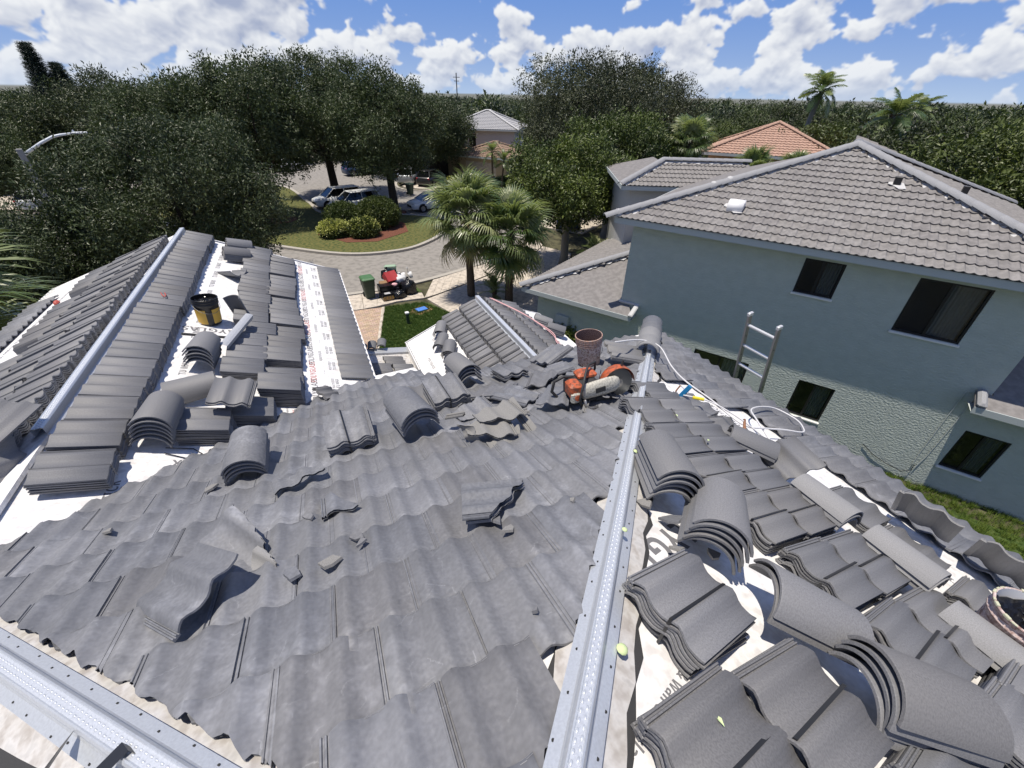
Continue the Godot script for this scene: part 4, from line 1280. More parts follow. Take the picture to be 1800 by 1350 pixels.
	var st := SurfaceTool.new()
	var tilt := Basis(Vector3.RIGHT, 0.085)
	for k in 6:
		for i in 16:
			var u := (i + (0.5 if k % 2 else 0.0)) * TW
			var z := -0.15 - k * TC * 0.945
			if u < -z + 0.05: continue
			st.append_from(TILE_FAR, 0, Transform3D(ws.b * tilt, on(ws, u, z, 0.02)))
	obj("far_roof_tiles", st.commit(), M.grey_tile[0], wing).set_meta("kind", "stuff")
	var wl := slope(5.85, S, 0)
	deck("side_face", wl, [[0, 0], [1.9, -1.9], [1.9, -4], [0, -6]], -0.03, M.grey_tile[2], wing, 0.04)
	ridge_caps(wing, Vector3(1.9, 6.53, -1.9), Vector3(0.02, 5.88, -0.02), M.grey_cap, M.mortar, 0.36, 1.0, false)
	ridge_caps(wing, Vector3(1.9, 6.53, -1.9), Vector3(5.2, 6.53, -1.9), M.grey_cap, M.mortar, 0.36, 1.0, false)
	var fb := Mb.new(); fb.box(Vector3(2.6, 5.74, 0.0), Vector3(5.2, 0.16, 0.035)); fb.box(Vector3(0.0, 5.74, -3.0), Vector3(0.035, 0.16, 6.0))
	obj("wing_fascia", fb.done(), M.trim, wing)

func eave_dist(s: Dictionary, edge: float) -> float:
	# distance down the slope, from the frame's own origin, of the line where x or z equals edge
	var down: Vector3 = -s.b.z
	return edge / (down.z if absf(s.gz) > 0.01 else down.x)

func hip_house(called: String, label: String, t: Transform3D, w: float, d: float, eave: float, pitch: float, wall: Material, tile: Material, cap: Material, openings: Array, group := "") -> Node3D:
	# a whole house seen far off: walls with windows, a hip roof laid in courses, ridge tiles
	var h := thing(called, label, "house", t, group)
	var m := Mb.new()
	var x := w / 2; var z := d / 2
	var holes := []
	for o in openings:
		if o[0] == "front": holes.append(o[1])
	wall_panel(m, -x, x, 0, eave, holes, at(Vector3(0, 0, z)))
	m.quad(Vector3(-x, eave, -z), Vector3(-x, eave, z), Vector3(-x, 0, z), Vector3(-x, 0, -z))
	m.quad(Vector3(x, eave, z), Vector3(x, eave, -z), Vector3(x, 0, -z), Vector3(x, 0, z))
	m.quad(Vector3(x, eave, -z), Vector3(-x, eave, -z), Vector3(-x, 0, -z), Vector3(x, 0, -z))
	obj("wall", m.done(), wall, h)
	for o in openings:
		if o[2] == "window": window_in(h, o[1], at(Vector3(0, 0, z)), 2.0)
		elif o[2] == "garage":
			var r: Rect2 = o[1]
			var door := Mb.new(); door.box(Vector3(r.get_center().x, r.get_center().y, z - 0.12), Vector3(r.size.x, r.size.y, 0.04))
			var dn := obj("garage_front", door.done(), o[3], h)
			var k := 0
			while k < 4:
				var p := Mb.new(); p.box(Vector3(r.get_center().x, r.position.y + r.size.y * (k + 0.5) / 4.0, z - 0.095), Vector3(r.size.x - 0.06, r.size.y / 4.0 - 0.05, 0.03), Basis(), 0.01)
				obj("panel", p.done(), o[3], dn)
				k += 1
	var ov := 0.5
	var X := x + ov; var Z := z + ov
	var run := minf(X, Z)
	var top := eave + run * pitch
	var rl := Vector3(-(X - run), top, 0); var rr := Vector3(X - run, top, 0)
	if Z > X: rl = Vector3(0, top, Z - run); rr = Vector3(0, top, -(Z - run))
	var faces: Array = []
	var c := [Vector3(-X, eave, Z), Vector3(X, eave, Z), Vector3(X, eave, -Z), Vector3(-X, eave, -Z)]
	if Z > X: faces = [[c[0], c[1], rl, rl], [c[1], c[2], rr, rl], [c[2], c[3], rr, rr], [c[3], c[0], rl, rr]]
	else: faces = [[c[0], c[1], rr, rl], [c[1], c[2], rr, rr], [c[2], c[3], rl, rr], [c[3], c[0], rl, rl]]
	for f in faces:
		# lay the face in courses: each course is a step with a rolled profile
		var b := Mb.new()
		var e: Vector3 = f[1] - f[0]
		var rise: float = run * sqrt(1 + pitch * pitch)
		var n := int(rise / 0.36)
		var nn: Vector3 = e.cross(((f[2] + f[3]) * 0.5) - (f[0] + f[1]) * 0.5).normalized()
		if nn.y < 0: nn = -nn
		var ex := e.normalized()
		for k in n:
			var a0: Vector3 = f[0].lerp(f[3], float(k) / n); var a1: Vector3 = f[0].lerp(f[3], float(k + 1) / n)
			var b0: Vector3 = f[1].lerp(f[2], float(k) / n); var b1: Vector3 = f[1].lerp(f[2], float(k + 1) / n)
			var cols := maxi(int((b0 - a0).length() / 0.085), 1)
			var lo := []; var hi := []; var un := []
			for i in cols + 1:
				var q := float(i) / cols
				var p: Vector3 = a0.lerp(b0, q)
				var along: float = (p - f[0]).dot(ex)
				var wv := 0.022 * sin(along * TAU / 0.30)
				var up: Vector3 = (a1 - a0) - ex * (a1 - a0).dot(ex)
				lo.append(p + nn * (0.045 + wv)); un.append(p + nn * (wv - 0.01))
				var q1: Vector3 = p + up
				var s1: float = clampf((q1 - a1).dot(ex), 0.0, (b1 - a1).length())
				q1 = a1 + ex * s1
				hi.append(q1 + nn * (0.0 + wv))
			b.strip(hi, lo); b.strip(lo, un)
		obj("roof", b.done(), tile, h)
	for q in [[rl, c[0]], [rr, c[1]], [rr, c[2]], [rl, c[3]]] if Z <= X else [[rl, c[0]], [rl, c[1]], [rr, c[2]], [rr, c[3]]]: ridge_caps(h, q[0], q[1], cap, null, 0.36, 1.0, false)
	if (rl - rr).length() > 0.3: ridge_caps(h, rl, rr, cap, null, 0.36, 1.0, false)
	var fb := Mb.new()
	for k in 4:
		var a: Vector3 = c[k]; var d2: Vector3 = c[(k + 1) % 4]
		var zz := (d2 - a).normalized()
		fb.box((a + d2) * 0.5 - Vector3.UP * 0.1, Vector3(0.04, 0.18, (d2 - a).length()), Basis(Vector3.UP.cross(zz), Vector3.UP, zz))
	fb.quad(c[0] - Vector3.UP * 0.15, c[1] - Vector3.UP * 0.15, c[2] - Vector3.UP * 0.15, c[3] - Vector3.UP * 0.15)
	obj("fascia", fb.done(), M.trim, h)
	return h

func far_houses():
	hip_house("distant_house", "peach-tiled house behind the neighbour's grey roof", at(Vector3(35.9, 0, -27.0), deg_to_rad(-52.0)), 8.6, 8.6, 5.35, 0.40, M.stucco_tan, M.peach_tile, M.peach_tile, [])
	hip_house("distant_house", "small peach-tiled roof end under the palms left of the neighbour's roof", at(Vector3(27.0, 0, -28.5), deg_to_rad(-50.0)), 5.0, 5.0, 4.0, 0.36, M.stucco_tan, M.peach_tile, M.peach_tile, [])
	hip_house("distant_house", "white two-storey house with pale grey roof beyond the oaks across the street", at(Vector3(24.4, 0, -61.0), deg_to_rad(-34.0)), 8.5, 8.0, 5.2, 0.40, M.stucco_white, M.pale_tile, M.mortar, [["front", Rect2(-1.6, 3.1, 0.9, 1.5), "window"]])
	hip_house("distant_house", "tan house with brown roof and a wide garage door across the street", at(Vector3(22.6, 0, -54.2), deg_to_rad(-52.0)), 6.4, 6.0, 2.75, 0.36, M.stucco_tan, M.brown_tile, M.brown_tile, [["front", Rect2(-2.4, 0.05, 4.2, 2.1), "garage", M.concrete]])
	hip_house("distant_house", "shaded house behind the two parked cars on the far driveway", at(Vector3(18.4, 0, -62.0), deg_to_rad(-40.0)), 8.0, 7.0, 2.9, 0.36, M.stucco_tan, M.brown_tile, M.brown_tile, [["front", Rect2(-2.0, 0.05, 4.0, 2.3), "garage", M.frame]])
	hip_house("distant_house", "pink-roofed house with a dark open garage behind the street lamp", at(Vector3(-28.5, 0, -64.0), deg_to_rad(18.0)), 12.0, 9.0, 3.0, 0.33, M.stucco_tan, M.peach_tile, M.peach_tile, [["front", Rect2(-0.6, 0.05, 4.6, 2.3), "garage", M.frame], ["front", Rect2(-4.6, 0.3, 1.6, 2.0), "window"]])  # open garage: the shade inside is painted as a near-black panelled slab
	hip_house("distant_house", "pink tile roof showing through trees at the far left", at(Vector3(-39.0, 0, -78.0), deg_to_rad(20.0)), 11.0, 9.0, 4.0, 0.36, M.stucco_tan, M.peach_tile, M.peach_tile, [])

# ---------------------------------------------------------------- stacks of tiles
func nth(i: int) -> String: return ord_words[i] if i < ord_words.size() else "further"

func stacks_left_wing():
	var g := "tile bundles loaded on the left wing"
	var z := -10.2
	for i in 18:
		bundle("dark tile bundle beside the left ridge channel, %s from the gable end" % nth(i), g, lay(SC, -2.05 + rng.randf_range(-0.012, 0.012), z, -0.04, rng.randf_range(-0.025, 0.025)), 7)
		z += 0.372 + rng.randf_range(-0.004, 0.012)
	z = -10.0
	for i in 14:
		var n := 7 if i < 13 else 8
		bundle("strapped tile bundle in the row beside the tar pail, %s from the street" % nth(i), g, lay(SC, (-1.08 if i != 10 else -0.98) + rng.randf_range(-0.02, 0.02), z, -0.04, rng.randf_range(-0.03, 0.03)), n)
		z += 0.375
	z = -9.75
	for i in 14:
		if i == 1 or i == 12: z += 0.12
		var n := 5 + (i * 7) % 3
		if i == 13: n = 12
		bundle("strapped tile bundle in the row along the printed strip, %s from the street" % nth(i) if i < 13 else "tall stack of a dozen dark tiles ending the row along the printed strip", g, lay(SC, -0.70 + (0.05 if i in [8, 9] else 0.0) + rng.randf_range(-0.02, 0.02), z, -0.04, rng.randf_range(-0.03, 0.03)), n, true, i < 13)
		z += 0.372
	bundle("squat strapped stack of eight tiles on the membrane beside the barrel tiles", g, lay(SC, -1.34, -4.0, -0.04, 0.02), 9)
	bundle("low stack half under a loose tile between the two larger stacks", g, lay(SC, -1.0, -4.30, -0.04, 0.02), 7, true, false)
	var lt := Transform3D(Basis(Vector3(-0.94, 0.32, -0.13).normalized(), Vector3(0.30, 0.95, 0.05).normalized(), Vector3(0.12, -0.04, -0.99).normalized()).orthonormalized(), Vector3(-1.12, 6.27, -4.28))
	bundle("pair of loose tiles lying askew on a low stack with a cut strap", "", lt, 2, false, false, [], false, 0.01)
	# near left corner: the jumble at the end of the ridge channel
	bundle("stepped pair of tiles catching the sun beside the end of the left ridge channel", g, lay(SC, -2.06, -3.42, 0.0, 0.04), 5, true, true)
	loose("roof_tile", "loose tile laid across the end of the left ridge channel", Transform3D(Basis(Vector3(0.9, -0.1, 0.4), Vector3(0.05, 0.97, 0.2), Vector3(-0.4, -0.16, 0.9)).orthonormalized(), Vector3(-2.55, 6.66, -3.92)), M.tile[1])
	bundle("stack of tiles seen end on at the left picture edge, their rolls nested", "", Transform3D(Basis(Vector3(0.3, -0.75, 0.55), Vector3(0.85, 0.45, 0.2), Vector3(-0.4, 0.4, 0.8)).orthonormalized(), Vector3(-2.62, 6.46, -3.62)), 4, false, false, M.tile, false, 0.01)
	# left slope, past the ridge channel
	for row in 2:
		z = -10.0
		for i in 17:
			bundle("bundle on the far side of the left ridge, %s from the gable, %s row" % [nth(i), "upper" if row == 0 else "lower"], "tile bundles on the far side of the left ridge", lay(SL, -2.78 - row * 0.44 + rng.randf_range(-0.03, 0.03), z + row * 0.1, -0.045, rng.randf_range(-0.06, 0.06)), 6 - row, true, true)
			z += 0.385
	z = -9.8
	for i in 14:
		if i % 5 != 3:
			bundle("tile bundle in the lowest row of the far left slope, %s from the gable" % nth(i), "tile bundles on the far side of the left ridge", lay(SL, -3.66 + rng.randf_range(-0.04, 0.04), z, -0.045, rng.randf_range(-0.06, 0.06)), 4, true, false)
		z += 0.39
	# barrel tiles
	var up: Vector3 = SC.n
	caps("two-high stack of ridge tiles at the far end of the wing, farther one", on(SC, -1.45, -10.05, -0.05), Vector3(0.9, -0.3, -0.2), up, 4, 0.04, "ridge tile stacks on the wing")
	caps("two-high stack of ridge tiles at the far end of the wing, nearer one", on(SC, -1.45, -9.45, -0.05), Vector3(0.9, -0.3, -0.2), up, 4, 0.04, "ridge tile stacks on the wing")
	caps("overturned ridge tile lying in the gap beyond the tar pail", on(SC, -1.48, -8.55, 0.12), Vector3(0.5, -0.2, 0.8), -up + Vector3(0.3, 0, 0.3), 1)
	caps("stack of four ridge tiles between the tar pail and the tile rows", on(SC, -1.52, -5.36, -0.02), Vector3(-0.12, 0, 1.0), up, 5, 0.044, "ridge tile stacks on the wing")
	caps("fanned stack of six ridge tiles in front of the long left row", on(SC, -1.68, -3.96, -0.03), Vector3(-0.1, 0, 1.0), up, 6, 0.042, "ridge tile stacks on the wing", 1.03)
	caps("tilted pair of ridge tiles lying along the roof behind the fanned stack", on(SC, -1.52, -4.66, 0.02), Vector3(-0.75, 0.35, 0.35), (up + Vector3(-0.2, 0.0, 0.5)).normalized(), 2, 0.03, "", 1.05)
	caps("ridge tile standing on end in the shade beside the tar pail", on(SC, -1.30, -6.72, 0.10), Vector3(-0.25, 0.9, 0.3), Vector3(0.5, 0.2, -0.8).normalized(), 1, 0.03, "", 0.9)
	bundle("small broken tile pair standing on edge beside the printed strip", "", Transform3D(Basis(Vector3(0.55, -0.35, 0.75), Vector3(0.7, 0.7, 0.1), Vector3(-0.4, 0.5, 0.75)).orthonormalized() * 0.62, on(SC, -0.30, -4.66, 0.05)), 3, false, false)
	# galvanised offcut and a thin dark batten near it
	var m := Mb.new()
	var a := []; var b := []
	for q in [[-0.045, -0.03], [-0.045, 0.03], [-0.015, 0.036], [0.015, 0.036], [0.045, 0.03], [0.045, -0.03]]:
		a.append(Vector3(q[0], q[1], -0.42)); b.append(Vector3(q[0], q[1], 0.42))
	m.strip(a, b)
	tag(obj("channel_offcut", m.done(), M.galv_dull, self, Transform3D(Basis.looking_at(Vector3(0.27, 0.02, -0.85), SC.n), on(SC, -1.24, -5.90, 0.19))), "dull metal channel offcut resting across a tile bundle", "metal offcut")
	var st := Mb.new(); st.box(Vector3.ZERO, Vector3(0.62, 0.018, 0.03), Basis(), 0.003)
	tag(obj("batten", st.done(), M.saw_dark, self, Transform3D(SC.b * Basis(Vector3.UP, PI / 2 + 0.04), on(SC, -1.52, -6.12, -0.03))), "thin dark batten lying across the membrane below the tar pail", "batten")
	var hp := Mb.new(); hp.tube([on(SC, -1.62, -3.72, -0.03), on(SC, -1.45, -3.64, -0.035), on(SC, -1.36, -3.7, -0.03), on(SC, -1.43, -3.78, -0.035), on(SC, -1.62, -3.78, -0.02)], 0.005, 5)
	hp.tube([on(SC, -1.42, -3.62, -0.035), on(SC, -1.50, -3.22, -0.036)], 0.008, 5)
	tag(obj("cut_strap", hp.done(), M.strap, self), "cut black strap looped on the membrane by the fanned ridge tiles", "strap")

func loose(called: String, label: String, t: Transform3D, m: Material, mesh: ArrayMesh = null, group := "") -> MeshInstance3D:
	var o := obj(called, mesh if mesh else TILE[rng.randi() % 3], null, self, t)
	o.set_surface_override_material(0, m)
	if o.mesh.get_surface_count() > 1: o.set_surface_override_material(1, M.chip)
	tag(o, label, "roof tile", group)
	return o

func stacks_low_gable():
	var g := "tile bundles on the low gable"
	var z := -8.85
	for i in 8:
		bundle("shiny bundle in the low gable's upper row, %s from the street" % nth(i), g, lay(SE, 2.98, z, -0.02, rng.randf_range(-0.03, 0.03)).scaled_local(Vector3(0.9, 1, 0.97)), 6)
		bundle("shiny bundle in the low gable's lower row, %s from the street" % nth(i), g, lay(SE, 2.53, z + 0.05, -0.02, rng.randf_range(-0.03, 0.03)).scaled_local(Vector3(0.9, 1, 0.97)), 6)
		z += 0.375
	z = -8.9
	for i in 8:
		bundle("tile bundle in the upper row behind the low ridge channel, %s from the street" % nth(i), g, lay(SF, 3.68, z, -0.02, rng.randf_range(-0.05, 0.05)), 5)
		bundle("tile bundle in the lower row behind the low ridge channel, %s from the street" % nth(i), g, lay(SF, 4.12, z - 0.03, -0.02, rng.randf_range(-0.05, 0.05)), 5)
		z += 0.37
	caps("ridge tile stack at the far eave of the low gable, street end", on(SF, 4.55, -8.05, -0.02), Vector3(-0.9, 0.1, -0.5), SF.n, 3, 0.04, "ridge tiles on the low gable")
	caps("ridge tile stack at the far eave of the low gable, nearer end", on(SF, 4.58, -7.5, -0.02), Vector3(0.85, -0.1, 0.5), SF.n, 4, 0.04, "ridge tiles on the low gable")
	caps("outermost ridge tile of three lying on the white membrane of the low gable", on(SE, 2.18, -8.5, 0.0), Vector3(-0.5, 0.0, 0.95), SE.n, 2, 0.04, "ridge tiles on the low gable")
	caps("middle dusty ridge tile of three lying on the white membrane of the low gable", on(SE, 2.05, -8.0, 0.0), Vector3(-0.6, 0.0, 0.9), SE.n, 2, 0.04, "ridge tiles on the low gable", 1.0, [M.dusty, M.tile[0]])
	caps("ridge tile pair closest to the big stack on the white membrane of the low gable", on(SE, 2.1, -7.55, 0.0), Vector3(-0.5, 0.0, 0.95), SE.n, 3, 0.04, "ridge tiles on the low gable")
	# entry roof
	for i in 4:
		bundle("dark bundle on the low roof between wing and gable, %s from the street" % nth(i), "tile bundles on the entry roof", lay(SG, 0.66, -7.75 + i * 0.37, -0.02, rng.randf_range(-0.04, 0.04)), 6)
	for i in 2:
		bundle("dark tile bundle against the white edge of the low gable, %s one" % ("farther" if i == 0 else "nearer"), "tile bundles on the entry roof", lay(SG, 1.12, -7.75 + i * 0.4, -0.02, rng.randf_range(-0.04, 0.04)), 6)
	bundle("dark tile bundle tucked behind the entry roof row", "tile bundles on the entry roof", lay(SG, 1.0, -8.15, -0.02, 0.1), 4)
	for i in 3:
		caps("%s dark tile end poking past the metal edge of the entry roof" % nth(i), Vector3(0.42 + i * 0.22, 3.98, -8.86 - i * 0.03), Vector3(0.2, 0.1, -0.9), Vector3.UP, 2, 0.03, "tile ends past the entry roof edge", 0.7)

func stacks_main_slope():
	var g := "tile stacks on the newly laid slope"
	var lv := func(x: float, y: float, z: float, yaw: float): return Transform3D(Basis(Vector3.UP, yaw), Vector3(x, y, z))
	bundle("strapped stack of six tiles lying level on the laid slope above the white valley", g, lv.call(-0.11, 6.50 - 0.13, -3.02, PI + 0.02), 6, false, true, M.laid.slice(0, 3), false, 0.006)
	bundle("tall strapped stack of ten tiles near the low gable", g, lv.call(0.86, 6.36 - 0.24, -3.45, PI + 0.03), 11, false, true, M.laid.slice(0, 3), false, 0.005)
	bundle("shorter fanned stack of tiles leaning behind the tall strapped stack", g, lv.call(0.62, 6.02, -3.62, PI + 0.05), 8, false, false, M.tile, false, 0.02)
	caps("long barrel stack of ridge tiles on the laid slope between two tile stacks", Vector3(0.42, 6.40, -2.95), Vector3(0.16, 0.12, 0.98), Vector3(0.0, 0.98, -0.1).normalized(), 4, 0.03, g, 1.12, [M.laid[0], M.tile[2]])
	caps("short stack of ridge tiles right behind the tall strapped stack", Vector3(1.22, 6.02, -3.95), Vector3(0.12, 0.1, 0.98), Vector3(0.0, 0.98, -0.1).normalized(), 4, 0.045, g, 1.0, [M.laid[1], M.tile[2]])
	caps("stack of four ridge tiles on the laid slope nearest the white valley", on(SA, -0.86, -3.02, 0.02), Vector3(-0.03, 0.1, 0.98), Vector3(0.0, 0.99, 0.02).normalized(), 4, 0.036, g, 1.0, [M.laid[1], M.tile[2]])
	# the big broken tile and what lies behind it
	var cut_edge := [Plane(Vector3(0.25, 0, -1).normalized(), 0.20), Plane(Vector3(0.8, 0, -0.6).normalized(), 0.235)]
	var big := make_tile(8, false, cut_edge, false, 0.004)
	loose("broken_tile", "large broken tile with a ribbed edge propped on the laid slope, lower left", Transform3D(Basis(Vector3(0.67, 0.24, -0.70), Vector3(-0.42, 0.91, -0.08), Vector3(0.62, 0.35, 0.71)).orthonormalized(), Vector3(-0.91, 6.90, -1.62)), M.laid[0], big)
	var half := make_tile(8, false, [Plane(Vector3(1, 0, 0.15).normalized(), 0.06), Plane(Vector3(0.2, 0, 1).normalized(), 0.13)], false, 0.006)
	loose("broken_tile", "broken tile half leaning up behind the large broken tile", Transform3D(Basis(Vector3(0.75, 0.45, -0.5), Vector3(-0.3, 0.86, 0.35), Vector3(0.6, -0.1, 0.8)).orthonormalized(), Vector3(-0.70, 6.80, -1.86)), M.laid[4], half)
	loose("broken_tile", "pale curved shard in the shade behind the large broken tile", Transform3D(Basis(Vector3(0.6, 0.5, -0.6), Vector3(-0.5, 0.8, 0.2), Vector3(0.6, 0.2, 0.75)).orthonormalized() * 0.6, Vector3(-0.60, 6.79, -1.66)), M.dusty, half)
	var upper := make_tile(8, false, [Plane(Vector3(-0.6, 0, 0.8).normalized(), 0.085)], false, 0.007)
	var b2 := Basis(Vector3(0.28, -0.26, -0.92), Vector3(0.07, 0.96, -0.24), Vector3(0.95, 0.0, 0.29)).orthonormalized()
	loose("broken_tile", "dusty broken tile raised on edge in the middle of the laid slope, upper of two", Transform3D(b2 * 0.86, Vector3(0.60, 6.94, -1.48)), M.laid[0], upper)
	loose("broken_tile", "dusty broken tile under another in the middle of the laid slope", Transform3D(b2 * 0.84, Vector3(0.612, 6.905, -1.475)), M.laid[2], upper)
	var strip_ := make_tile(8, false, [Plane(Vector3(0, 0, 1), -0.06), Plane(Vector3(0.1, 0, -1).normalized(), 0.17)], true, 0.006)
	loose("broken_tile", "curled strip of broken tile lying on the slope below the ridge tile stack", Transform3D(Basis(Vector3(0.93, 0.1, -0.25), Vector3(-0.1, 0.97, -0.1), Vector3(0.25, 0.15, 0.93)).orthonormalized(), on(SA, -0.45, -2.35, 0.06)), M.laid[1], strip_)
	var ribbed := make_tile(8, false, [Plane(Vector3(1, 0, -0.6).normalized(), -0.0), Plane(Vector3(0, 0, 1), 0.03)], false, 0.005)
	loose("broken_tile", "broken tile piece with three ribs along its left edge", Transform3D(SA.b * Basis(Vector3.UP, 0.04), on(SA, -0.13, -1.93, 0.045)), M.laid[0], ribbed)
	# rubble of the cutting
	for q in [[-1.08, -2.77, 0.075, "dark triangular tile chip near the white valley"], [-1.59, -2.52, 0.06, "small pale curled chip on the left of the laid slope"], [-0.47, -1.48, 0.085, "flat wedge-shaped chip below the big broken tile"], [-0.29, -1.46, 0.07, "narrow ribbed sliver standing beside a wedge-shaped chip"], [-0.40, -1.95, 0.06, "rough pale chip left of the ribbed tile piece"], [-0.14, -1.60, 0.055, "square dark chip just below the ribbed tile piece"], [-0.13, -1.53, 0.035, "tiny jagged chip below the ribbed tile piece"], [0.55, -1.32, 0.065, "rounded chip under the raised dusty tile"], [0.58, -1.22, 0.05, "diamond-shaped chip below the raised dusty tile"], [0.71, -1.52, 0.06, "chip wedged under the edge of the raised dusty tile"], [0.47, -0.72, 0.025, "tiny crumb of tile by itself low on the slope"], [0.98, -1.25, 0.022, "small round crumb of tile near the hip"]]:
		chip(q[3], on(SA, q[0], q[1], 0.03), q[2])
	# heap of broken tiles beside the hip
	var pile := "broken tiles heaped on the laid slope"
	var piece := make_tile(8, false, [Plane(Vector3(0, 0, 1), 0.03), Plane(Vector3(0.5, 0, -1).normalized(), 0.16)], false, 0.006)
	var piece2 := make_tile(8, false, [Plane(Vector3(0.15, 0, 1).normalized(), -0.02), Plane(Vector3(-1, 0, -0.4).normalized(), 0.13)], false, 0.006)
	var hb := Basis(Vector3.UP, PI)
	loose("broken_tile", "topmost pale broken tile of the heap, its rolls facing the viewer", Transform3D(Basis(Vector3.UP, PI + 0.15) * Basis(Vector3.RIGHT, 0.10), on(SA, 1.02, -2.48, 0.19)), M.broken, piece, pile)
	loose("broken_tile", "second pale broken tile of the heap, under the topmost", Transform3D(Basis(Vector3.UP, PI - 0.1) * Basis(Vector3.RIGHT, 0.06), on(SA, 0.92, -2.40, 0.125)), M.broken, piece, pile)
	loose("broken_tile", "lowest pale broken tile of the heap, flat on the slope", Transform3D(Basis(Vector3.UP, PI + 0.08) * Basis(Vector3.RIGHT, -0.05), on(SA, 1.02, -2.30, 0.05)), M.broken, piece2, pile)
	loose("broken_tile", "pale curved shard standing at the left end of the heap", Transform3D(Basis(Vector3(0.2, -0.8, 0.5), Vector3(-0.8, 0.4, 0.4), Vector3(-0.5, -0.4, -0.7)).orthonormalized() * 0.62, on(SA, 0.72, -2.42, 0.07)), M.broken, piece2, pile)
	loose("broken_tile", "long broken strip behind the heap, tilted towards the tall stack", Transform3D(Basis(Vector3.UP, PI + 0.35) * Basis(Vector3.RIGHT, -0.2), on(SA, 0.95, -2.92, 0.10)), M.laid[4], piece, pile)
	loose("broken_tile", "ribbed sliver standing on top of the heap", Transform3D(Basis(Vector3.UP, 0.7) * Basis(Vector3.RIGHT, -0.5), on(SA, 0.94, -2.68, 0.22)), M.broken, make_tile(8, false, [Plane(Vector3(1, 0, 0), -0.16), Plane(Vector3(0, 0, 1), 0.0)]), pile)
	loose("broken_tile", "ribbed strip standing at the right end of the heap", Transform3D(Basis(Vector3.UP, 0.15) * Basis(Vector3.RIGHT, 0.25), on(SA, 1.40, -2.40, 0.10)), M.broken, make_tile(8, false, [Plane(Vector3(1, 0, 0), -0.13)]), pile)
	# tiles between the heap and the low gable
	var b7 := Basis(Vector3(-0.80, -0.1, -0.55), Vector3(-0.05, 0.97, -0.15), Vector3(0.55, 0.1, -0.8)).orthonormalized()
	loose("broken_tile", "arched broken tile propped up left of the cut-off saw", Transform3D(b7 * 0.78, on(SA, 1.66, -2.62, 0.12)), M.laid[0], make_tile(8, false, [Plane(Vector3(1, 0, 0.3).normalized(), 0.12)], false, 0.005))
	loose("broken_tile", "ribbed sliver leaning at the right of the arched broken tile", Transform3D(b7 * Basis(Vector3.UP, -0.1) * 0.8, on(SA, 1.78, -2.5, 0.07)), M.broken, make_tile(8, false, [Plane(Vector3(1, 0, 0), -0.15), Plane(Vector3(0, 0, 1), 0.06)]))
	bundle("whole tile with two dark grooves lying across others left of the dirty pail", "", Transform3D(Basis(Vector3(-0.22, -0.32, -0.92), Vector3(-0.28, 0.93, -0.26), Vector3(0.94, 0.2, -0.29)).orthonormalized(), on(SA, 2.40, -3.92, 0.09)), 2, false, false, M.laid.slice(1, 3))
	bundle("low stack of three tiles lying beside the low gable's ridge end", "", Transform3D(Basis(SA.n, PI + 0.05) * SA.b * 0.85, on(SA, 1.72, -3.75, 0.03)), 4, false, false, [M.laid[0], M.laid[1]], false, 0.012)
	bundle("dark flat tile between the dirty pail and the long hip channel", "", Transform3D(Basis(Vector3.UP, 1.2) * Basis(Vector3.RIGHT, 0.2), on(SA, 3.02, -3.30, 0.10)), 2, false, false, [M.tile[2]])
	for q in [[1.5, -3.0, 0.5, "cracked tile lying flat beyond the heap"], [1.95, -3.25, -0.6, "split tile lying among shards behind the arched tile"], [2.15, -3.5, 1.4, "turned tile lying on the slope near the whole tile"], [2.35, -3.2, 0.9, "broken tile in front of the dirty pail"], [1.35, -3.3, 2.4, "upturned tile corner beyond the heap"]]:
		loose("broken_tile", q[3], Transform3D(Basis(SA.n, q[2]) * SA.b * Basis(Vector3.RIGHT, rng.randf_range(-0.15, 0.15)), on(SA, q[0], q[1], 0.065)), M.laid[rng.randi() % 4], make_tile(8, false, [Plane(Vector3(rng.randf_range(0.2, 1), 0, rng.randf_range(-1, 1)).normalized(), rng.randf_range(0.02, 0.12))], false, 0.006), "cracked tiles between heap and pail")
	for i in 14:
		var x := rng.randf_range(1.1, 2.5); var z := rng.randf_range(-3.5, -2.4)
		chip("pale shard among the cracked tiles between the heap and the dirty pail", on(SA, x, z, 0.035), rng.randf_range(0.03, 0.07), "shards among the cracked tiles")
	var sp := Mb.new()
	sp.tube([on(SA, 0.86, -2.95, 0.10), on(SA, 1.0, -2.98, 0.15), on(SA, 1.3, -3.1, 0.06), on(SA, 1.75, -3.15, 0.05)], 0.006, 4)
	tag(obj("cut_strap", sp.done(), M.strap, self), "cut dark strap trailing from the tall stack across the slope", "strap")

func chip(label: String, p: Vector3, r: float, group := ""):
	var m := Mb.new()
	var n := 5
	var ring := []; var low := []
	for i in n:
		var a := TAU * i / n + rng.randf_range(-0.3, 0.3)
		var rr := r * rng.randf_range(0.55, 1.1) * (0.55 if i % 2 else 1.0)
		ring.append(Vector3(cos(a) * rr, 0.012 + rng.randf_range(0, 0.006), sin(a) * rr)); low.append(Vector3(cos(a) * rr * 1.06, 0, sin(a) * rr * 1.04))
	m.loft([low, ring], true)
	tag(obj("tile_chip", m.done(), M.broken if rng.randf() < 0.5 else M.laid[rng.randi() % 4], self, Transform3D(SA.b * Basis.from_euler(Vector3(rng.randf_range(-0.3, 0.3), rng.randf() * TAU, rng.randf_range(-0.3, 0.3))), p)), label, "tile chip", group)

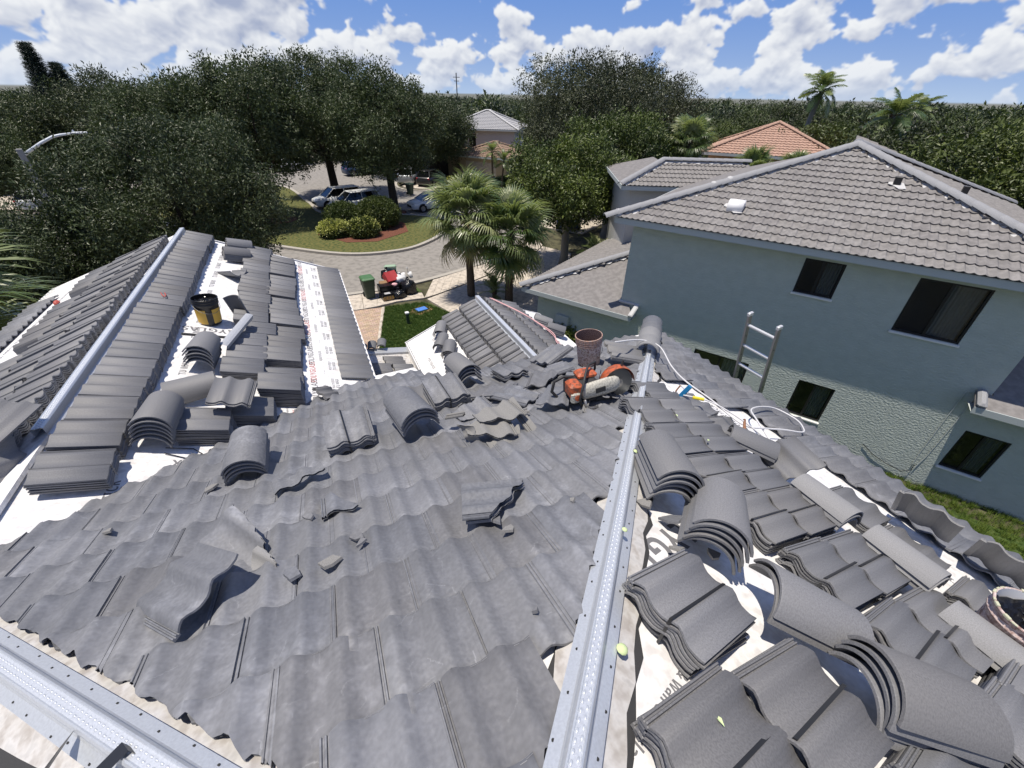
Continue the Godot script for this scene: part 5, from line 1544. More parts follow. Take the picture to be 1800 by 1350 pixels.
func stacks_right_slope():
	var g := "strapped bundles on the neighbour-side slope"
	var mt: Array = M.tile
	var rows := [[-2.32, 2.62, 5], [-1.98, 2.24, 6], [-1.62, 2.20, 6], [-1.22, 2.18, 6], [-0.85, 2.15, 6], [-0.44, 2.20, 6], [-0.03, 2.19, 6], [0.38, 2.13, 9]]
	for i in rows.size():
		var r: Array = rows[i]
		bundle("strapped bundle beside the long hip channel, %s row from the blue tool" % nth(i), g, lay(SB, r[1], r[0], -0.05, rng.randf_range(-0.04, 0.04) + 0.03), r[2], true, true, mt, false, 0.008)
		if i > 0: bundle("strapped bundle, outer one of its pair, %s row from the blue tool" % nth(i), g, lay(SB, r[1] + 0.365, r[0] + 0.01, -0.041, rng.randf_range(-0.04, 0.04) + 0.03), r[2], true, true, mt, false, 0.008)
	bundle("large strapped bundle with layered wavy ends facing the hip channel", g, lay(SB, 1.10, -0.51, -0.05, 0.12), 7, true, true, mt, false, 0.012, "tile_bundle", 0.021)
	bundle("bundle at the bottom picture edge with scuffed top tile, beside the hip channel", g, lay(SB, 0.80, -0.07, -0.05, 0.06), 7, true, true, mt, false, 0.01, "tile_bundle", 0.021)
	bundle("bundle at the bottom picture edge, second from the hip channel", g, lay(SB, 1.205, -0.06, -0.03, 0.05), 7, true, true, mt, false, 0.01, "tile_bundle", 0.021)
	bundle("dark bundle cut off by the bottom right corner of the view", g, lay(SB, 1.62, 0.34, -0.05, 0.05), 6, true, true, mt)
	var up: Vector3 = SB.n
	var rg := "ridge tile stacks on the neighbour-side slope"
	caps("stack of five ridge tiles against the hip channel, bound by a strap", on(SB, 1.58, -1.24, -0.02), Vector3(-0.42, 0.14, 0.9), up, 5, 0.036, rg, 1.0, mt)
	caps("stack of five ridge tiles in front of the strap-bound one, turned sideways", on(SB, 1.57, -0.84, -0.02), Vector3(-0.78, 0.25, 0.62), (up + Vector3(0, 0, 0.05)).normalized(), 5, 0.034, rg, 1.02, mt)
	caps("two nested ridge tiles lying open towards the hip, between the bundles", on(SB, 1.60, -0.33, 0.01), Vector3(-0.75, 0.2, -0.62), (up + Vector3(0.05, 0, 0.12)).normalized(), 2, 0.034, rg, 1.05, mt)
	caps("three nested ridge tiles in front, open towards the viewer's left", on(SB, 1.66, 0.07, -0.02), Vector3(-0.82, 0.2, -0.55), (up + Vector3(0.0, 0, 0.1)).normalized(), 4, 0.036, rg, 1.08, mt)
	caps("sunlit ridge tile stack along the outer end of the tile rows, farther one", on(SB, 2.76, -0.84, 0.0), Vector3(-0.05, 0, 1), up, 3, 0.034, rg, 0.88, [M.dusty, mt[1], mt[0]])
	caps("sunlit ridge tile stack along the outer end of the tile rows, nearer one", on(SB, 2.79, -0.36, 0.0), Vector3(-0.03, 0, 1), up, 3, 0.034, rg, 0.88, [M.dusty, mt[1], mt[0]])
	caps("dusty ridge tile beside the open tar bucket", on(SB, 2.62, 0.12, 0.0), Vector3(-0.03, 0, 1), up, 2, 0.034, rg, 0.9, [M.dusty, M.dusty])
	caps("pale ridge tile end near the hammer handle", on(SB, 2.86, -1.50, 0.02), Vector3(0.55, -0.2, 0.75), up, 2, 0.034, rg, 0.85, mt)
	loose("roof_tile", "single loose tile tilted across the outer bundles of the neighbour-side slope", Transform3D(Basis(Vector3(0.82, 0.50, 0.28), Vector3(-0.41, 0.86, -0.30), Vector3(-0.39, 0.13, 0.91)).orthonormalized() * 0.92, Vector3(3.02, 6.48, -1.26)), mt[1])
	var og := "tile bundles along the eave of the neighbour-side slope"
	bundle("short bundle between the loose tile and the eave rows", og, lay(SB, 3.30, -0.80, -0.05, 0.05), 4, true, false, mt)
	bundle("short bundle beside the nearer sunlit ridge tiles", og, lay(SB, 3.22, -0.40, -0.05, 0.04), 4, true, false, mt)
	bundle("small bundle beside the open tar bucket", og, lay(SB, 3.2, 0.05, -0.05, 0.04), 5, true, false, mt)
	bundle("dark pair of tiles lying by the white hose, farther from the hammer", og, lay(SB, 3.0, -2.18, -0.05, 0.3), 3, true, false, mt)
	bundle("dark pair of tiles lying by the white hose, closer to the hammer", og, lay(SB, 3.05, -1.80, -0.05, 0.1), 3, true, false, mt)
	# two tiles standing on edge with their undersides towards the viewer
	var edge_b := Basis(Vector3(0.10, 0.0, 0.99), Vector3(0.80, 0.58, -0.08), Vector3(-0.58, 0.81, 0.06)).orthonormalized()
	loose("roof_tile", "dark tile leaning on the eave rows with its underside to the viewer, farther of two", Transform3D(edge_b, on(SB, 3.62, -0.52, 0.16)), mt[2], null, "leaning tiles at the eave")
	loose("roof_tile", "dark tile leaning on the eave rows beside the tar bucket", Transform3D(edge_b, on(SB, 3.70, -0.06, 0.16)), mt[2], null, "leaning tiles at the eave")
	# shards at the hip
	for q in [[1.36, -1.10, 0.07, "pale grey tile corner leaning on the hip channel"], [1.44, -0.97, 0.08, "pointed tile shard lying below the strap-bound ridge tiles"], [1.30, -0.80, 0.05, "small dark shard on the printed membrane"], [1.50, -0.72, 0.05, "thin shard beside the sideways ridge tile stack"]]:
		chip(q[3], on(SB, q[0], q[1], 0.0), q[2])

# ---------------------------------------------------------------- tools on the roof
func pail(called: String, label: String, t: Transform3D, hgt: float, r0: float, r1: float, ribs: Array, body: Material, upper: Material, inside: Material) -> Node3D:
	var o := thing(called, label, "bucket", t)
	var m := Mb.new(); m.sm(0)
	var split := hgt * 0.70
	var rad := func(y: float): return lerpf(r0, r1, y / hgt)
	m.lathe([Vector2(0.001, 0.0), Vector2(r0 - 0.008, 0.0), Vector2(r0, 0.01), Vector2(rad.call(split), split)], 28)
	obj("body", m.done(), body, o)
	var u := Mb.new(); u.sm(0)
	var pr := [Vector2(rad.call(split), split)]
	for y in ribs:
		pr.append_array([Vector2(rad.call(y) + 0.001, y - 0.008), Vector2(rad.call(y) + 0.008, y - 0.005), Vector2(rad.call(y) + 0.008, y + 0.004), Vector2(rad.call(y) + 0.001, y + 0.007)])
	pr.append_array([Vector2(r1, hgt - 0.014), Vector2(r1 + 0.007, hgt - 0.012), Vector2(r1 + 0.007, hgt), Vector2(r1 - 0.003, hgt)])
	u.lathe(pr, 28)
	obj("collar", u.done(), upper, o)
	var n := Mb.new(); n.sm(0)
	n.lathe([Vector2(r1 - 0.003, hgt), Vector2(rad.call(hgt * 0.5) - 0.006, hgt * 0.5), Vector2(r0 - 0.006, 0.02), Vector2(0.001, 0.02)], 28)
	obj("inside", n.done(), inside, o)
	return o

func bail(o: Node3D, r: float, y: float, drop: float, yaw: float):
	var m := Mb.new()
	var pts := []
	for i in 13:
		var a := lerpf(0.0, PI, i / 12.0)
		pts.append(Vector3(cos(a) * (r + 0.008), y - drop * sin(a), sin(a) * (r + 0.012)))
	m.tube(pts, 0.0028, 5)
	obj("handle", m.done(), M.steel, o, Transform3D(Basis(Vector3.UP, yaw), Vector3.ZERO))

func tar_lumps(o: Node3D, r: float, y: float, n: int):
	var m := Mb.new()
	m.sm(0)
	var rings := []
	for i in 9:
		var ring := []
		for j in 26:
			var a := TAU * j / 26
			var k := i / 8.0
			ring.append(Vector3(cos(a) * r * k, y + (0.02 * sin(j * 1.7 + i * 2.2) + 0.016 * sin(j * 3.1 - i * 1.3)) * (1.0 - 0.4 * k), sin(a) * r * k))
		rings.append(ring)
	m.loft(rings)
	for i in n:
		var c := Vector3(rng.randf_range(-0.7, 0.7) * r, y + 0.012, rng.randf_range(-0.7, 0.7) * r)
		if c.length() > r: continue
		m.lathe([Vector2(0.024, -0.02), Vector2(0.022, 0.008), Vector2(0.012, 0.019), Vector2(0.001, 0.021)], 7, Transform3D(Basis.from_euler(Vector3(rng.randf_range(-0.7, 0.7), rng.randf() * 6, rng.randf_range(-0.7, 0.7))) * rng.randf_range(0.7, 1.5), c))
	obj("tar", m.done(), M.tar, o)

func tools():
	# black pail with a yellow label
	var b1 := pail("bucket", "black pail of roofing tar with a yellow label on the left wing", Transform3D(Basis(Vector3.UP, 0.2) * Basis(Vector3.FORWARD, 0.10), on(SC, -1.56, -6.56, -0.045)), 0.37, 0.135, 0.152, [0.30, 0.335], M.black_plastic, M.black_plastic, M.black_plastic)
	for k in 2:
		var lb := Mb.new(); lb.sm(0)
		var a := []; var c := []
		var a0 := -1.05 if k == 0 else 0.55
		for i in 12:
			var g: float = a0 + i * 0.098 + PI * 0.5 - 0.25
			for q in [[0.035, a], [0.235, c]]: q[1].append(Vector3(-cos(g) * (0.1365 + 0.0171 * q[0] / 0.37 + 0.0012), q[0], sin(g) * (0.1365 + 0.0171 * q[0] / 0.37 + 0.0012)))
		lb.strip(c, a)
		obj("yellow_label", lb.done(), M.yellow_label, b1)
		var wl := Mb.new(); var d := []; var e := []
		for i in range(0 if k == 0 else 6, 5 if k == 0 else 12):
			var y0 := 0.03 if k == 0 else 0.04; var y1 := 0.20 if k == 0 else 0.16
			d.append(a[i] * 1.004 + Vector3(0, y0 - 0.035, 0)); e.append(Vector3(a[i].x * 1.008, y1, a[i].z * 1.008))
		wl.strip(e, d)
		obj("white_label", wl.done(), M.white_label, b1)
	tar_lumps(b1, 0.142, 0.315, 20)
	bail(b1, 0.15, 0.285, 0.10, 0.35)
	# dirty pail
	var b2 := pail("bucket", "dirty pinkish plaster bucket with brown ribs standing on the broken tiles", Transform3D(Basis(Vector3.UP, 0.5) * Basis(Vector3.FORWARD, -0.06) * Basis(Vector3.RIGHT, -0.10), on(SA, 2.68, -3.52, 0.03)), 0.37, 0.130, 0.152, [0.275, 0.30, 0.325, 0.347], M.pail_dirty, M.pail_orange, M.pail_inside)
	bail(b2, 0.147, 0.265, 0.11, -0.2)
	var fl := Mb.new(); fl.lathe([Vector2(0.132, 0.10), Vector2(0.06, 0.115), Vector2(0.001, 0.11)], 20)
	obj("dried_mortar", fl.done(), M.pail_inside, b2)
	# open tar bucket at the picture edge
	var b3 := pail("bucket", "white bucket of black tar with a crusted yellow rim at the view's edge", Transform3D(Basis(Vector3.FORWARD, 0.06), on(SB, 2.88, 0.14, -0.05)), 0.34, 0.135, 0.158, [0.28], M.pail_dirty, M.pail_dirty, M.white)
	tar_lumps(b3, 0.146, 0.285, 26)
	var crust := Mb.new()
	for i in 30:
		var a := TAU * i / 30.0
		if rng.randf() < 0.75: crust.box(Vector3(cos(a) * 0.163, 0.338 + rng.randf_range(-0.006, 0.004), sin(a) * 0.163), Vector3(rng.randf_range(0.008, 0.02), rng.randf_range(0.008, 0.018), rng.randf_range(0.016, 0.032)), Basis(Vector3.UP, -a), 0.003)
	obj("crusted_rim", crust.done(), M.foam, b3)
	var tb := Mb.new(); tb.box(Vector3(-0.12, 0.345, 0.02), Vector3(0.09, 0.006, 0.05), Basis(Vector3.UP, 0.5), 0.002); tb.box(Vector3(-0.04, 0.335, 0.0), Vector3(0.16, 0.01, 0.016), Basis(Vector3.UP, 0.5), 0.003)
	obj("trowel", tb.done(), M.galv, b3)
	saw()
	ladder()
	# hoses
	var line := func(pts: Array, h: Array, s: Dictionary):
		var c := Curve3D.new()
		for i in pts.size():
			var p := on(s, pts[i][0], pts[i][1], h[i])
			var a: Array = pts[max(i - 1, 0)]; var b: Array = pts[min(i + 1, pts.size() - 1)]
			var t := (on(s, b[0], b[1], h[min(i + 1, pts.size() - 1)]) - on(s, a[0], a[1], h[max(i - 1, 0)])) / 6.0
			c.add_point(p, -t, t)
		c.bake_interval = 0.04
		return Array(c.get_baked_points())
	var hm := Mb.new(); hm.sm(0)
	var pts: Array = line.call([[2.72, -3.22], [3.2, -3.36], [3.38, -3.22], [3.34, -2.9], [3.27, -2.60], [3.23, -2.2], [3.20, -1.92], [3.25, -1.78], [3.5, -1.74], [3.75, -1.72], [4.0, -1.68], [4.14, -1.74], [4.28, -1.9], [4.22, -2.1], [3.95, -2.12], [3.66, -2.05], [3.50, -1.88], [3.42, -1.62], [3.40, -1.52]], [0.14, 0.16, 0.17, 0.07, 0.05, 0.06, 0.05, 0.05, 0.06, 0.06, 0.06, 0.06, 0.06, 0.06, 0.07, 0.07, 0.07, 0.0, -0.03], SB)
	hm.tube(pts, 0.0085, 6)
	tag(obj("hose", hm.done(), M.hose, self), "pale grey hose crossing the hip and coiled over the eave tiles", "hose")
	var h2 := Mb.new(); h2.sm(0)
	h2.tube(line.call([[2.80, -2.22], [2.95, -2.08], [3.05, -1.9], [3.12, -1.72], [3.22, -1.55], [3.38, -1.40]], [0.09, 0.13, 0.13, 0.11, 0.06, -0.02], SB), 0.0065, 6)
	tag(obj("cord", h2.done(), M.hose, self), "thin pale cord running from the blue tool over dark tiles", "cord")
	var yel := Mb.new(); yel.tube([on(SB, 2.86, -2.165, 0.105), on(SB, 2.93, -2.10, 0.126)], 0.016, 8)
	tag(obj("tape_sleeve", yel.done(), M.yellow, self), "bright yellow sleeve on the thin pale cord", "tape")
	var h3 := Mb.new(); h3.sm(0)
	h3.tube(line.call([[3.55, -9.0], [3.95, -8.2], [4.2, -7.6], [4.28, -7.1], [4.12, -6.7], [4.05, -6.4], [3.85, -5.6]], [0.12, 0.16, 0.16, 0.16, 0.15, 0.15, 0.12], SF), 0.011, 6)
	h3.tube(line.call([[3.60, -9.0], [3.99, -8.2], [4.16, -7.6], [4.22, -7.1], [4.16, -6.7], [4.10, -6.4], [3.90, -5.6]], [0.12, 0.16, 0.16, 0.16, 0.15, 0.15, 0.12], SF), 0.009, 6)
	tag(obj("hose", h3.done(), M.hose_pink, self), "pinkish twin hose lying over the low gable's tile bundles", "hose")
	# hammer
	var o := thing("hammer", "wooden-handled hammer lying on the white membrane by the hose", "hammer", Transform3D(Basis.looking_at((on(SB, 3.22, -1.84, 0.1) - on(SB, 2.86, -1.58, 0.1)).normalized(), SB.n), on(SB, 3.02, -1.70, 0.115)))
	var hd := Mb.new(); hd.sm(0)
	hd.tube([Vector3(0, 0, -0.17), Vector3(0, 0, -0.05), Vector3(0, 0, 0.08), Vector3(0, 0, 0.17)], [0.013, 0.012, 0.015, 0.014], 8)
	obj("handle", hd.done(), M.wood, o)
	var he := Mb.new(); he.box(Vector3(0, 0, 0.175), Vector3(0.12, 0.028, 0.028), Basis(), 0.005)
	obj("head", he.done(), M.steel, o)
	# blue spacer tool
	var bt := thing("hand_tool", "blue plastic hand tool standing on the membrane near the hip", "tool", Transform3D(SB.b * Basis(Vector3.UP, 0.5), on(SB, 2.88, -2.34, -0.03)))
	var bl := Mb.new(); bl.box(Vector3(0, 0.015, 0), Vector3(0.20, 0.03, 0.06), Basis(), 0.006)
	bl.box(Vector3(0.05, 0.11, 0), Vector3(0.045, 0.18, 0.03), Basis(Vector3.BACK, -0.25), 0.008)
	obj("body", bl.done(), M.blue, bt)
	var br := Mb.new(); br.tube([Vector3(-0.01, 0.03, 0.02), Vector3(-0.02, 0.10, 0.03), Vector3(-0.01, 0.16, 0.02)], 0.008, 6)
	obj("trigger", br.done(), M.wood, bt)
	# pliers
	var p := thing("pliers", "red-handled pliers lying on the long tile row", "pliers", Transform3D(SC.b * Basis(Vector3.UP, PI / 2 + 0.25), on(SC, -2.08, -6.88, 0.125)))
	var gr := Mb.new(); gr.sm(0)
	gr.tube([Vector3(0.0, 0, 0.02), Vector3(0.018, 0, -0.05), Vector3(0.012, 0, -0.13)], [0.006, 0.008, 0.007], 6)
	gr.tube([Vector3(0.0, 0, 0.02), Vector3(-0.022, 0, -0.05), Vector3(-0.030, 0, -0.13)], [0.006, 0.008, 0.007], 6)
	obj("grip", gr.done(), M.red_grip, p)
	var jaw := Mb.new(); jaw.box(Vector3(0, 0, 0.05), Vector3(0.02, 0.01, 0.07), Basis(), 0.003)
	obj("jaw", jaw.done(), M.steel, p)
	var gl := Mb.new(); gl.sm(0)
	gl.lathe([Vector2(0.05, 0), Vector2(0.045, 0.03), Vector2(0.02, 0.045), Vector2(0.001, 0.046)], 8, Transform3D(Basis().scaled(Vector3(1.4, 1, 0.8)), Vector3.ZERO))
	tag(obj("rag", gl.done(), M.red_grip, self, Transform3D(SL.b, on(SL, -4.12, -9.0, -0.04))), "small reddish rag at the edge of the far left tiles", "rag")
	# strap ends and sealant at the lower-left hip
	var s1 := Mb.new()
	s1.strip([on(SL, -1.10, -1.02, 0.10), on(SL, -1.12, -0.86, 0.16), on(SL, -1.06, -0.78, 0.02)], [on(SL, -1.06, -1.06, 0.10), on(SL, -1.07, -0.88, 0.16), on(SL, -1.02, -0.80, 0.02)])
	tag(obj("strap", s1.done(), M.strap, self), "black strap end sticking up over the lower left hip channel", "strap")
	var s2 := Mb.new()
	s2.strip([on(SL, -1.0, -0.78, 0.02), on(SL, -0.96, -0.84, 0.13), on(SL, -0.86, -0.90, 0.12), on(SL, -0.78, -0.80, 0.0)], [on(SL, -0.97, -0.75, 0.02), on(SL, -0.93, -0.80, 0.13), on(SL, -0.83, -0.86, 0.12), on(SL, -0.75, -0.77, 0.0)])
	tag(obj("strap", s2.done(), M.strap, self), "black strap bent in a hoop over the lower left hip channel", "strap")
	for q in [[0.62, 0.11, 0.022], [1.0, 0.0, 0.014], [1.55, -0.01, 0.016], [2.25, 0.09, 0.018], [2.45, 0.10, 0.016]]:
		var fb := Mb.new(); fb.sm(0)
		fb.lathe([Vector2(q[2], 0), Vector2(q[2] * 0.9, q[2] * 0.4), Vector2(q[2] * 0.4, q[2] * 0.7), Vector2(0.001, q[2] * 0.75)], 9)
		tag(obj("foam_blob", fb.done(), M.green_foam, self, Transform3D(SB.b, on(SB, q[0] + q[1] * 0.5, 0.1 - q[0] + q[1] * 0.5, 0.012 if q[1] > 0.03 else 0.085))), "pale green foam blob stuck along the long hip channel", "foam", "foam blobs on the hip channel")
	for q in [[SB, 0.78, -0.16, 0.10], [SB, 2.30, -1.84, 0.115], [SB, 2.32, -1.52, 0.112]]:
		var lf := Mb.new()
		lf.tri(Vector3(-0.018, 0.002, 0), Vector3(0, 0.006, -0.009), Vector3(0.02, 0.002, 0)); lf.tri(Vector3(-0.018, 0.002, 0), Vector3(0.02, 0.002, 0), Vector3(0, 0.006, 0.009))
		tag(obj("fallen_leaf", lf.done(), M.green_foam, self, Transform3D(q[0].b * Basis(Vector3.UP, rng.randf() * 6), on(q[0], q[1], q[2], q[3]))), "small pale green leaf lying on a tile bundle", "leaf", "leaves on the bundles")

func saw():
	# petrol cut-off saw lying on the slope
	var o := thing("cut_off_saw", "orange and grey petrol cut-off saw lying on the tiles beside the hip", "saw", Transform3D(Basis(Vector3.UP, -0.18) * Basis(Vector3.RIGHT, -0.12) * Basis(Vector3.BACK, 0.06) * 0.92, on(SA, 1.98, -2.48, 0.155)))
	var e := Mb.new()
	e.box(Vector3(-0.10, 0.02, -0.02), Vector3(0.30, 0.18, 0.20), Basis(), 0.03)
	e.box(Vector3(-0.08, -0.09, -0.01), Vector3(0.34, 0.05, 0.22), Basis(), 0.015)
	obj("engine", e.done(), M.saw_dark, o)
	var c := Mb.new(); c.sm(0)
	var rings := []
	for q in [[-0.14, 0.062], [-0.12, 0.080], [0.0, 0.086], [0.12, 0.088], [0.20, 0.080], [0.235, 0.055]]:
		var ring := []
		for j in 16:
			var a := TAU * j / 16
			ring.append(Vector3(q[0], 0.035 + q[1] * 1.0 * sin(a) + 0.10 * q[0], 0.115 + q[1] * 0.55 * cos(a)))
		rings.append(ring)
	c.loft(rings, true)
	obj("belt_cover", c.done(), M.saw_white, o)
	var tr := Mb.new(); tr.box(Vector3(0.03, 0.045, 0.166), Vector3(0.10, 0.055, 0.01), Basis(Vector3.BACK, 0.15), 0.004)
	obj("badge", tr.done(), M.saw_dark, o)
	var hs := Mb.new(); hs.box(Vector3(-0.20, 0.05, 0.06), Vector3(0.13, 0.15, 0.17), Basis(), 0.025); hs.box(Vector3(-0.04, 0.13, -0.05), Vector3(0.20, 0.07, 0.15), Basis(), 0.025)
	obj("housing", hs.done(), M.orange, o)
	var pl := Mb.new(); pl.box(Vector3(-0.21, -0.01, 0.13), Vector3(0.10, 0.12, 0.06), Basis(), 0.02)
	obj("starter_cover", pl.done(), M.saw_white, o)
	var sp := Mb.new(); sp.lathe([Vector2(0.03, 0), Vector2(0.03, 0.012), Vector2(0.001, 0.014)], 10, Transform3D(Basis(Vector3.RIGHT, PI / 2), Vector3(-0.20, 0.0, 0.162)))
	obj("fuel_cap", sp.done(), M.orange, o)
	var bl := Mb.new(); bl.lathe([Vector2(0.001, -0.002), Vector2(0.15, -0.002), Vector2(0.152, 0.0), Vector2(0.15, 0.002), Vector2(0.001, 0.002)], 36, Transform3D(Basis(Vector3.RIGHT, PI / 2), Vector3(0.26, 0.02, 0.06)))
	obj("blade", bl.done(), M.blade, o)
	var hub := Mb.new(); hub.lathe([Vector2(0.05, 0.0), Vector2(0.05, 0.012), Vector2(0.02, 0.016), Vector2(0.001, 0.02)], 14, Transform3D(Basis(Vector3.RIGHT, PI / 2), Vector3(0.26, 0.02, 0.062)))
	obj("flange", hub.done(), M.steel, o)
	# half-round guard over the upper part of the blade
	var g := Mb.new(); g.sm(0)
	var a0 := []; var a1 := []; var a2 := []; var c0 := []
	for i in 20:
		var a := lerpf(-0.25, PI + 0.1, i / 19.0) + 0.25
		var d := Vector3(cos(a), sin(a), 0)
		var ctr := Vector3(0.26, 0.02, 0.0)
		c0.append(ctr + Vector3(0, 0, -0.01)); a0.append(ctr + d * 0.168 + Vector3(0, 0, -0.01)); a1.append(ctr + d * 0.172 + Vector3(0, 0, 0.03)); a2.append(ctr + d * 0.168 + Vector3(0, 0, 0.085))
	g.strip(c0, a0); g.strip(a0, a1); g.strip(a1, a2)
	obj("blade_guard", g.done(), M.orange, o)
	var gr := Mb.new(); gr.box(Vector3(0.29, 0.14, 0.03), Vector3(0.016, 0.22, 0.02), Basis(Vector3.BACK, -0.30), 0.004)
	obj("guard_lever", gr.done(), M.saw_dark, o)
	var t := Mb.new(); t.sm(0)
	t.tube([Vector3(-0.16, -0.10, 0.17), Vector3(-0.19, 0.0, 0.19), Vector3(-0.15, 0.13, 0.17), Vector3(-0.09, 0.20, 0.08), Vector3(-0.02, 0.23, -0.02), Vector3(0.08, 0.215, -0.09), Vector3(0.10, 0.12, -0.13), Vector3(0.06, 0.0, -0.14)], 0.012, 8)
	obj("front_handle", t.done(), M.saw_dark, o)
	var t2 := Mb.new(); t2.sm(0)
	t2.tube([Vector3(-0.16, 0.10, -0.06), Vector3(-0.26, 0.13, -0.06), Vector3(-0.36, 0.10, -0.05), Vector3(-0.39, 0.0, -0.04), Vector3(-0.33, -0.08, -0.03), Vector3(-0.22, -0.08, -0.02)], 0.016, 8)
	obj("rear_handle", t2.done(), M.saw_dark, o)
	var ft := Mb.new(); ft.sm(0)
	ft.tube([Vector3(-0.14, -0.02, 0.19), Vector3(-0.13, -0.09, 0.20), Vector3(-0.08, -0.125, 0.19), Vector3(0.0, -0.13, 0.18)], [0.014, 0.016, 0.016, 0.014], 7)
	obj("foot", ft.done(), M.alu, o)
	var b2 := Mb.new(); b2.box(Vector3(0.12, -0.10, 0.06), Vector3(0.22, 0.05, 0.10), Basis(), 0.012)
	obj("base_plate", b2.done(), M.saw_dark, o)

func ladder():
	var o := thing("ladder", "aluminium ladder top standing above the eave in front of the neighbour's wall", "ladder")
	var lean := Vector3(-0.17, 1.0, 0.0).normalized()
	var foot_a := Vector3(4.72, 5.62, -2.99); var foot_b := Vector3(4.72, 5.62, -2.60)
	var top := 1.06
	var dirz := Vector3(0, 0, 1)
	var side := lean.cross(dirz)
	for p in [foot_a, foot_b]:
		var m := Mb.new(); m.box(p + lean * (top / 2 - 2.3), Vector3(0.062, top + 4.6, 0.024), Basis(side, lean, side.cross(lean)), 0.004)
		obj("rail", m.done(), M.alu, o)
		var c := Mb.new(); c.box(p + lean * (top + 0.02), Vector3(0.075, 0.05, 0.036), Basis(side, lean, side.cross(lean)), 0.008)
		obj("rail_cap", c.done(), M.alu_rung, o)
		for k in 4:
			var hl := Mb.new(); hl.lathe([Vector2(0.009, -0.0145), Vector2(0.009, 0.0145)], 8, Transform3D(Basis(Vector3.RIGHT, PI / 2), p + lean * (0.22 + 0.28 * k)))
			obj("rung_socket", hl.done(), M.hole, o)
	for k in range(-4, 4):
		var m := Mb.new()
		var a := foot_a + lean * (0.06 + 0.29 * k); var b := foot_b + lean * (0.06 + 0.29 * k)
		m.box((a + b) / 2, Vector3(0.034, 0.028, (b - a).length()), Basis(side, lean, side.cross(lean)), 0.006)
		obj("rung", m.done(), M.alu_rung, o)

# ---------------------------------------------------------------- street
func wheelie_bin(label: String, t: Transform3D, lid: Material, group := "", tilt := 0.0, body: Material = null) -> Node3D:
	var o := thing("wheelie_bin", label, "bin", t, group)
	var m := Mb.new()
	var ring := func(y: float, w: float, d: float, z: float):
		var k := 0.05
		return [Vector3(-w + k, y, z - d), Vector3(w - k, y, z - d), Vector3(w, y, z - d + k), Vector3(w, y, z + d - k), Vector3(w - k, y, z + d), Vector3(-w + k, y, z + d), Vector3(-w, y, z + d - k), Vector3(-w, y, z - d + k)]
	m.loft([ring.call(0.04, 0.22, 0.25, 0.02), ring.call(0.60, 0.26, 0.31, 0.0), ring.call(0.62, 0.275, 0.325, 0.0), ring.call(0.98, 0.30, 0.355, 0.0)], true)
	obj("body", m.done(), body if body else M.bin_green, o)
	var l := Mb.new()
	l.loft([ring.call(0.98, 0.315, 0.375, 0.01), ring.call(1.03, 0.318, 0.378, 0.01), ring.call(1.085, 0.26, 0.30, 0.0)], true)
	obj("lid", l.done(), lid, o)
	for x in [-0.24, 0.24]:
		var w := Mb.new(); w.lathe([Vector2(0.001, -0.025), Vector2(0.11, -0.025), Vector2(0.12, 0), Vector2(0.11, 0.025), Vector2(0.001, 0.025)], 14, Transform3D(Basis(Vector3.BACK, PI / 2), Vector3(x, 0.12, -0.25)))
		obj("wheel", w.done(), M.tyre, o)
	var h := Mb.new(); h.tube([Vector3(-0.24, 0.96, -0.40), Vector3(0.24, 0.96, -0.40)], 0.016, 6)
	obj("handle", h.done(), M.bin_green, o)
	return o

func sack(label: String, p: Vector3, s: Vector3, m: Material, group := "", tie := true) -> Node3D:
	var o := thing("rubbish_bag", label, "bag", at(p, rng.randf() * TAU), group)
	var b := Mb.new(); b.sm(0)
	var rings := []
	for i in 9:
		var k := i / 8.0
		var ring := []
		for j in 18:
			var a := TAU * j / 18
			var r := sqrt(maxf(1.0 - pow(absf(k - 0.38) / 0.66, 2.2), 0.0)) * (1.0 + 0.09 * sin(a * 3.0 + k * 5.0) + 0.06 * sin(a * 7.0 - k * 9.0 + s.x * 9.0))
			if k > 0.85: r *= 0.45
			ring.append(Vector3(cos(a) * s.x * r, k * s.y, sin(a) * s.z * r))
		rings.append(ring)
	b.loft(rings, true)
	obj("bag", b.done(), m, o)
	if tie:
		var t := Mb.new(); t.sm(0)
		t.lathe([Vector2(0.02, 0), Vector2(0.05, 0.06), Vector2(0.07, 0.10), Vector2(0.03, 0.09)], 9, at(Vector3(0, s.y * 0.97, 0)))
		obj("knot", t.done(), m, o)
	return o

func carton(called: String, label: String, t: Transform3D, s: Vector3, m: Material, cat := "box") -> Node3D:
	var o := thing(called, label, cat, t)
	var b := Mb.new(); b.box(Vector3(0, s.y / 2, 0), s, Basis(), 0.008)
	obj("carton", b.done(), m, o)
	for k in 2:
		var f := Mb.new(); f.box(Vector3((k - 0.5) * s.x * 0.52, s.y + 0.008, 0), Vector3(s.x * 0.48, 0.008, s.z * 0.98), Basis(Vector3.BACK, 0.08 if k else -0.08), 0.0)
		obj("flap", f.done(), m, o)
	return o

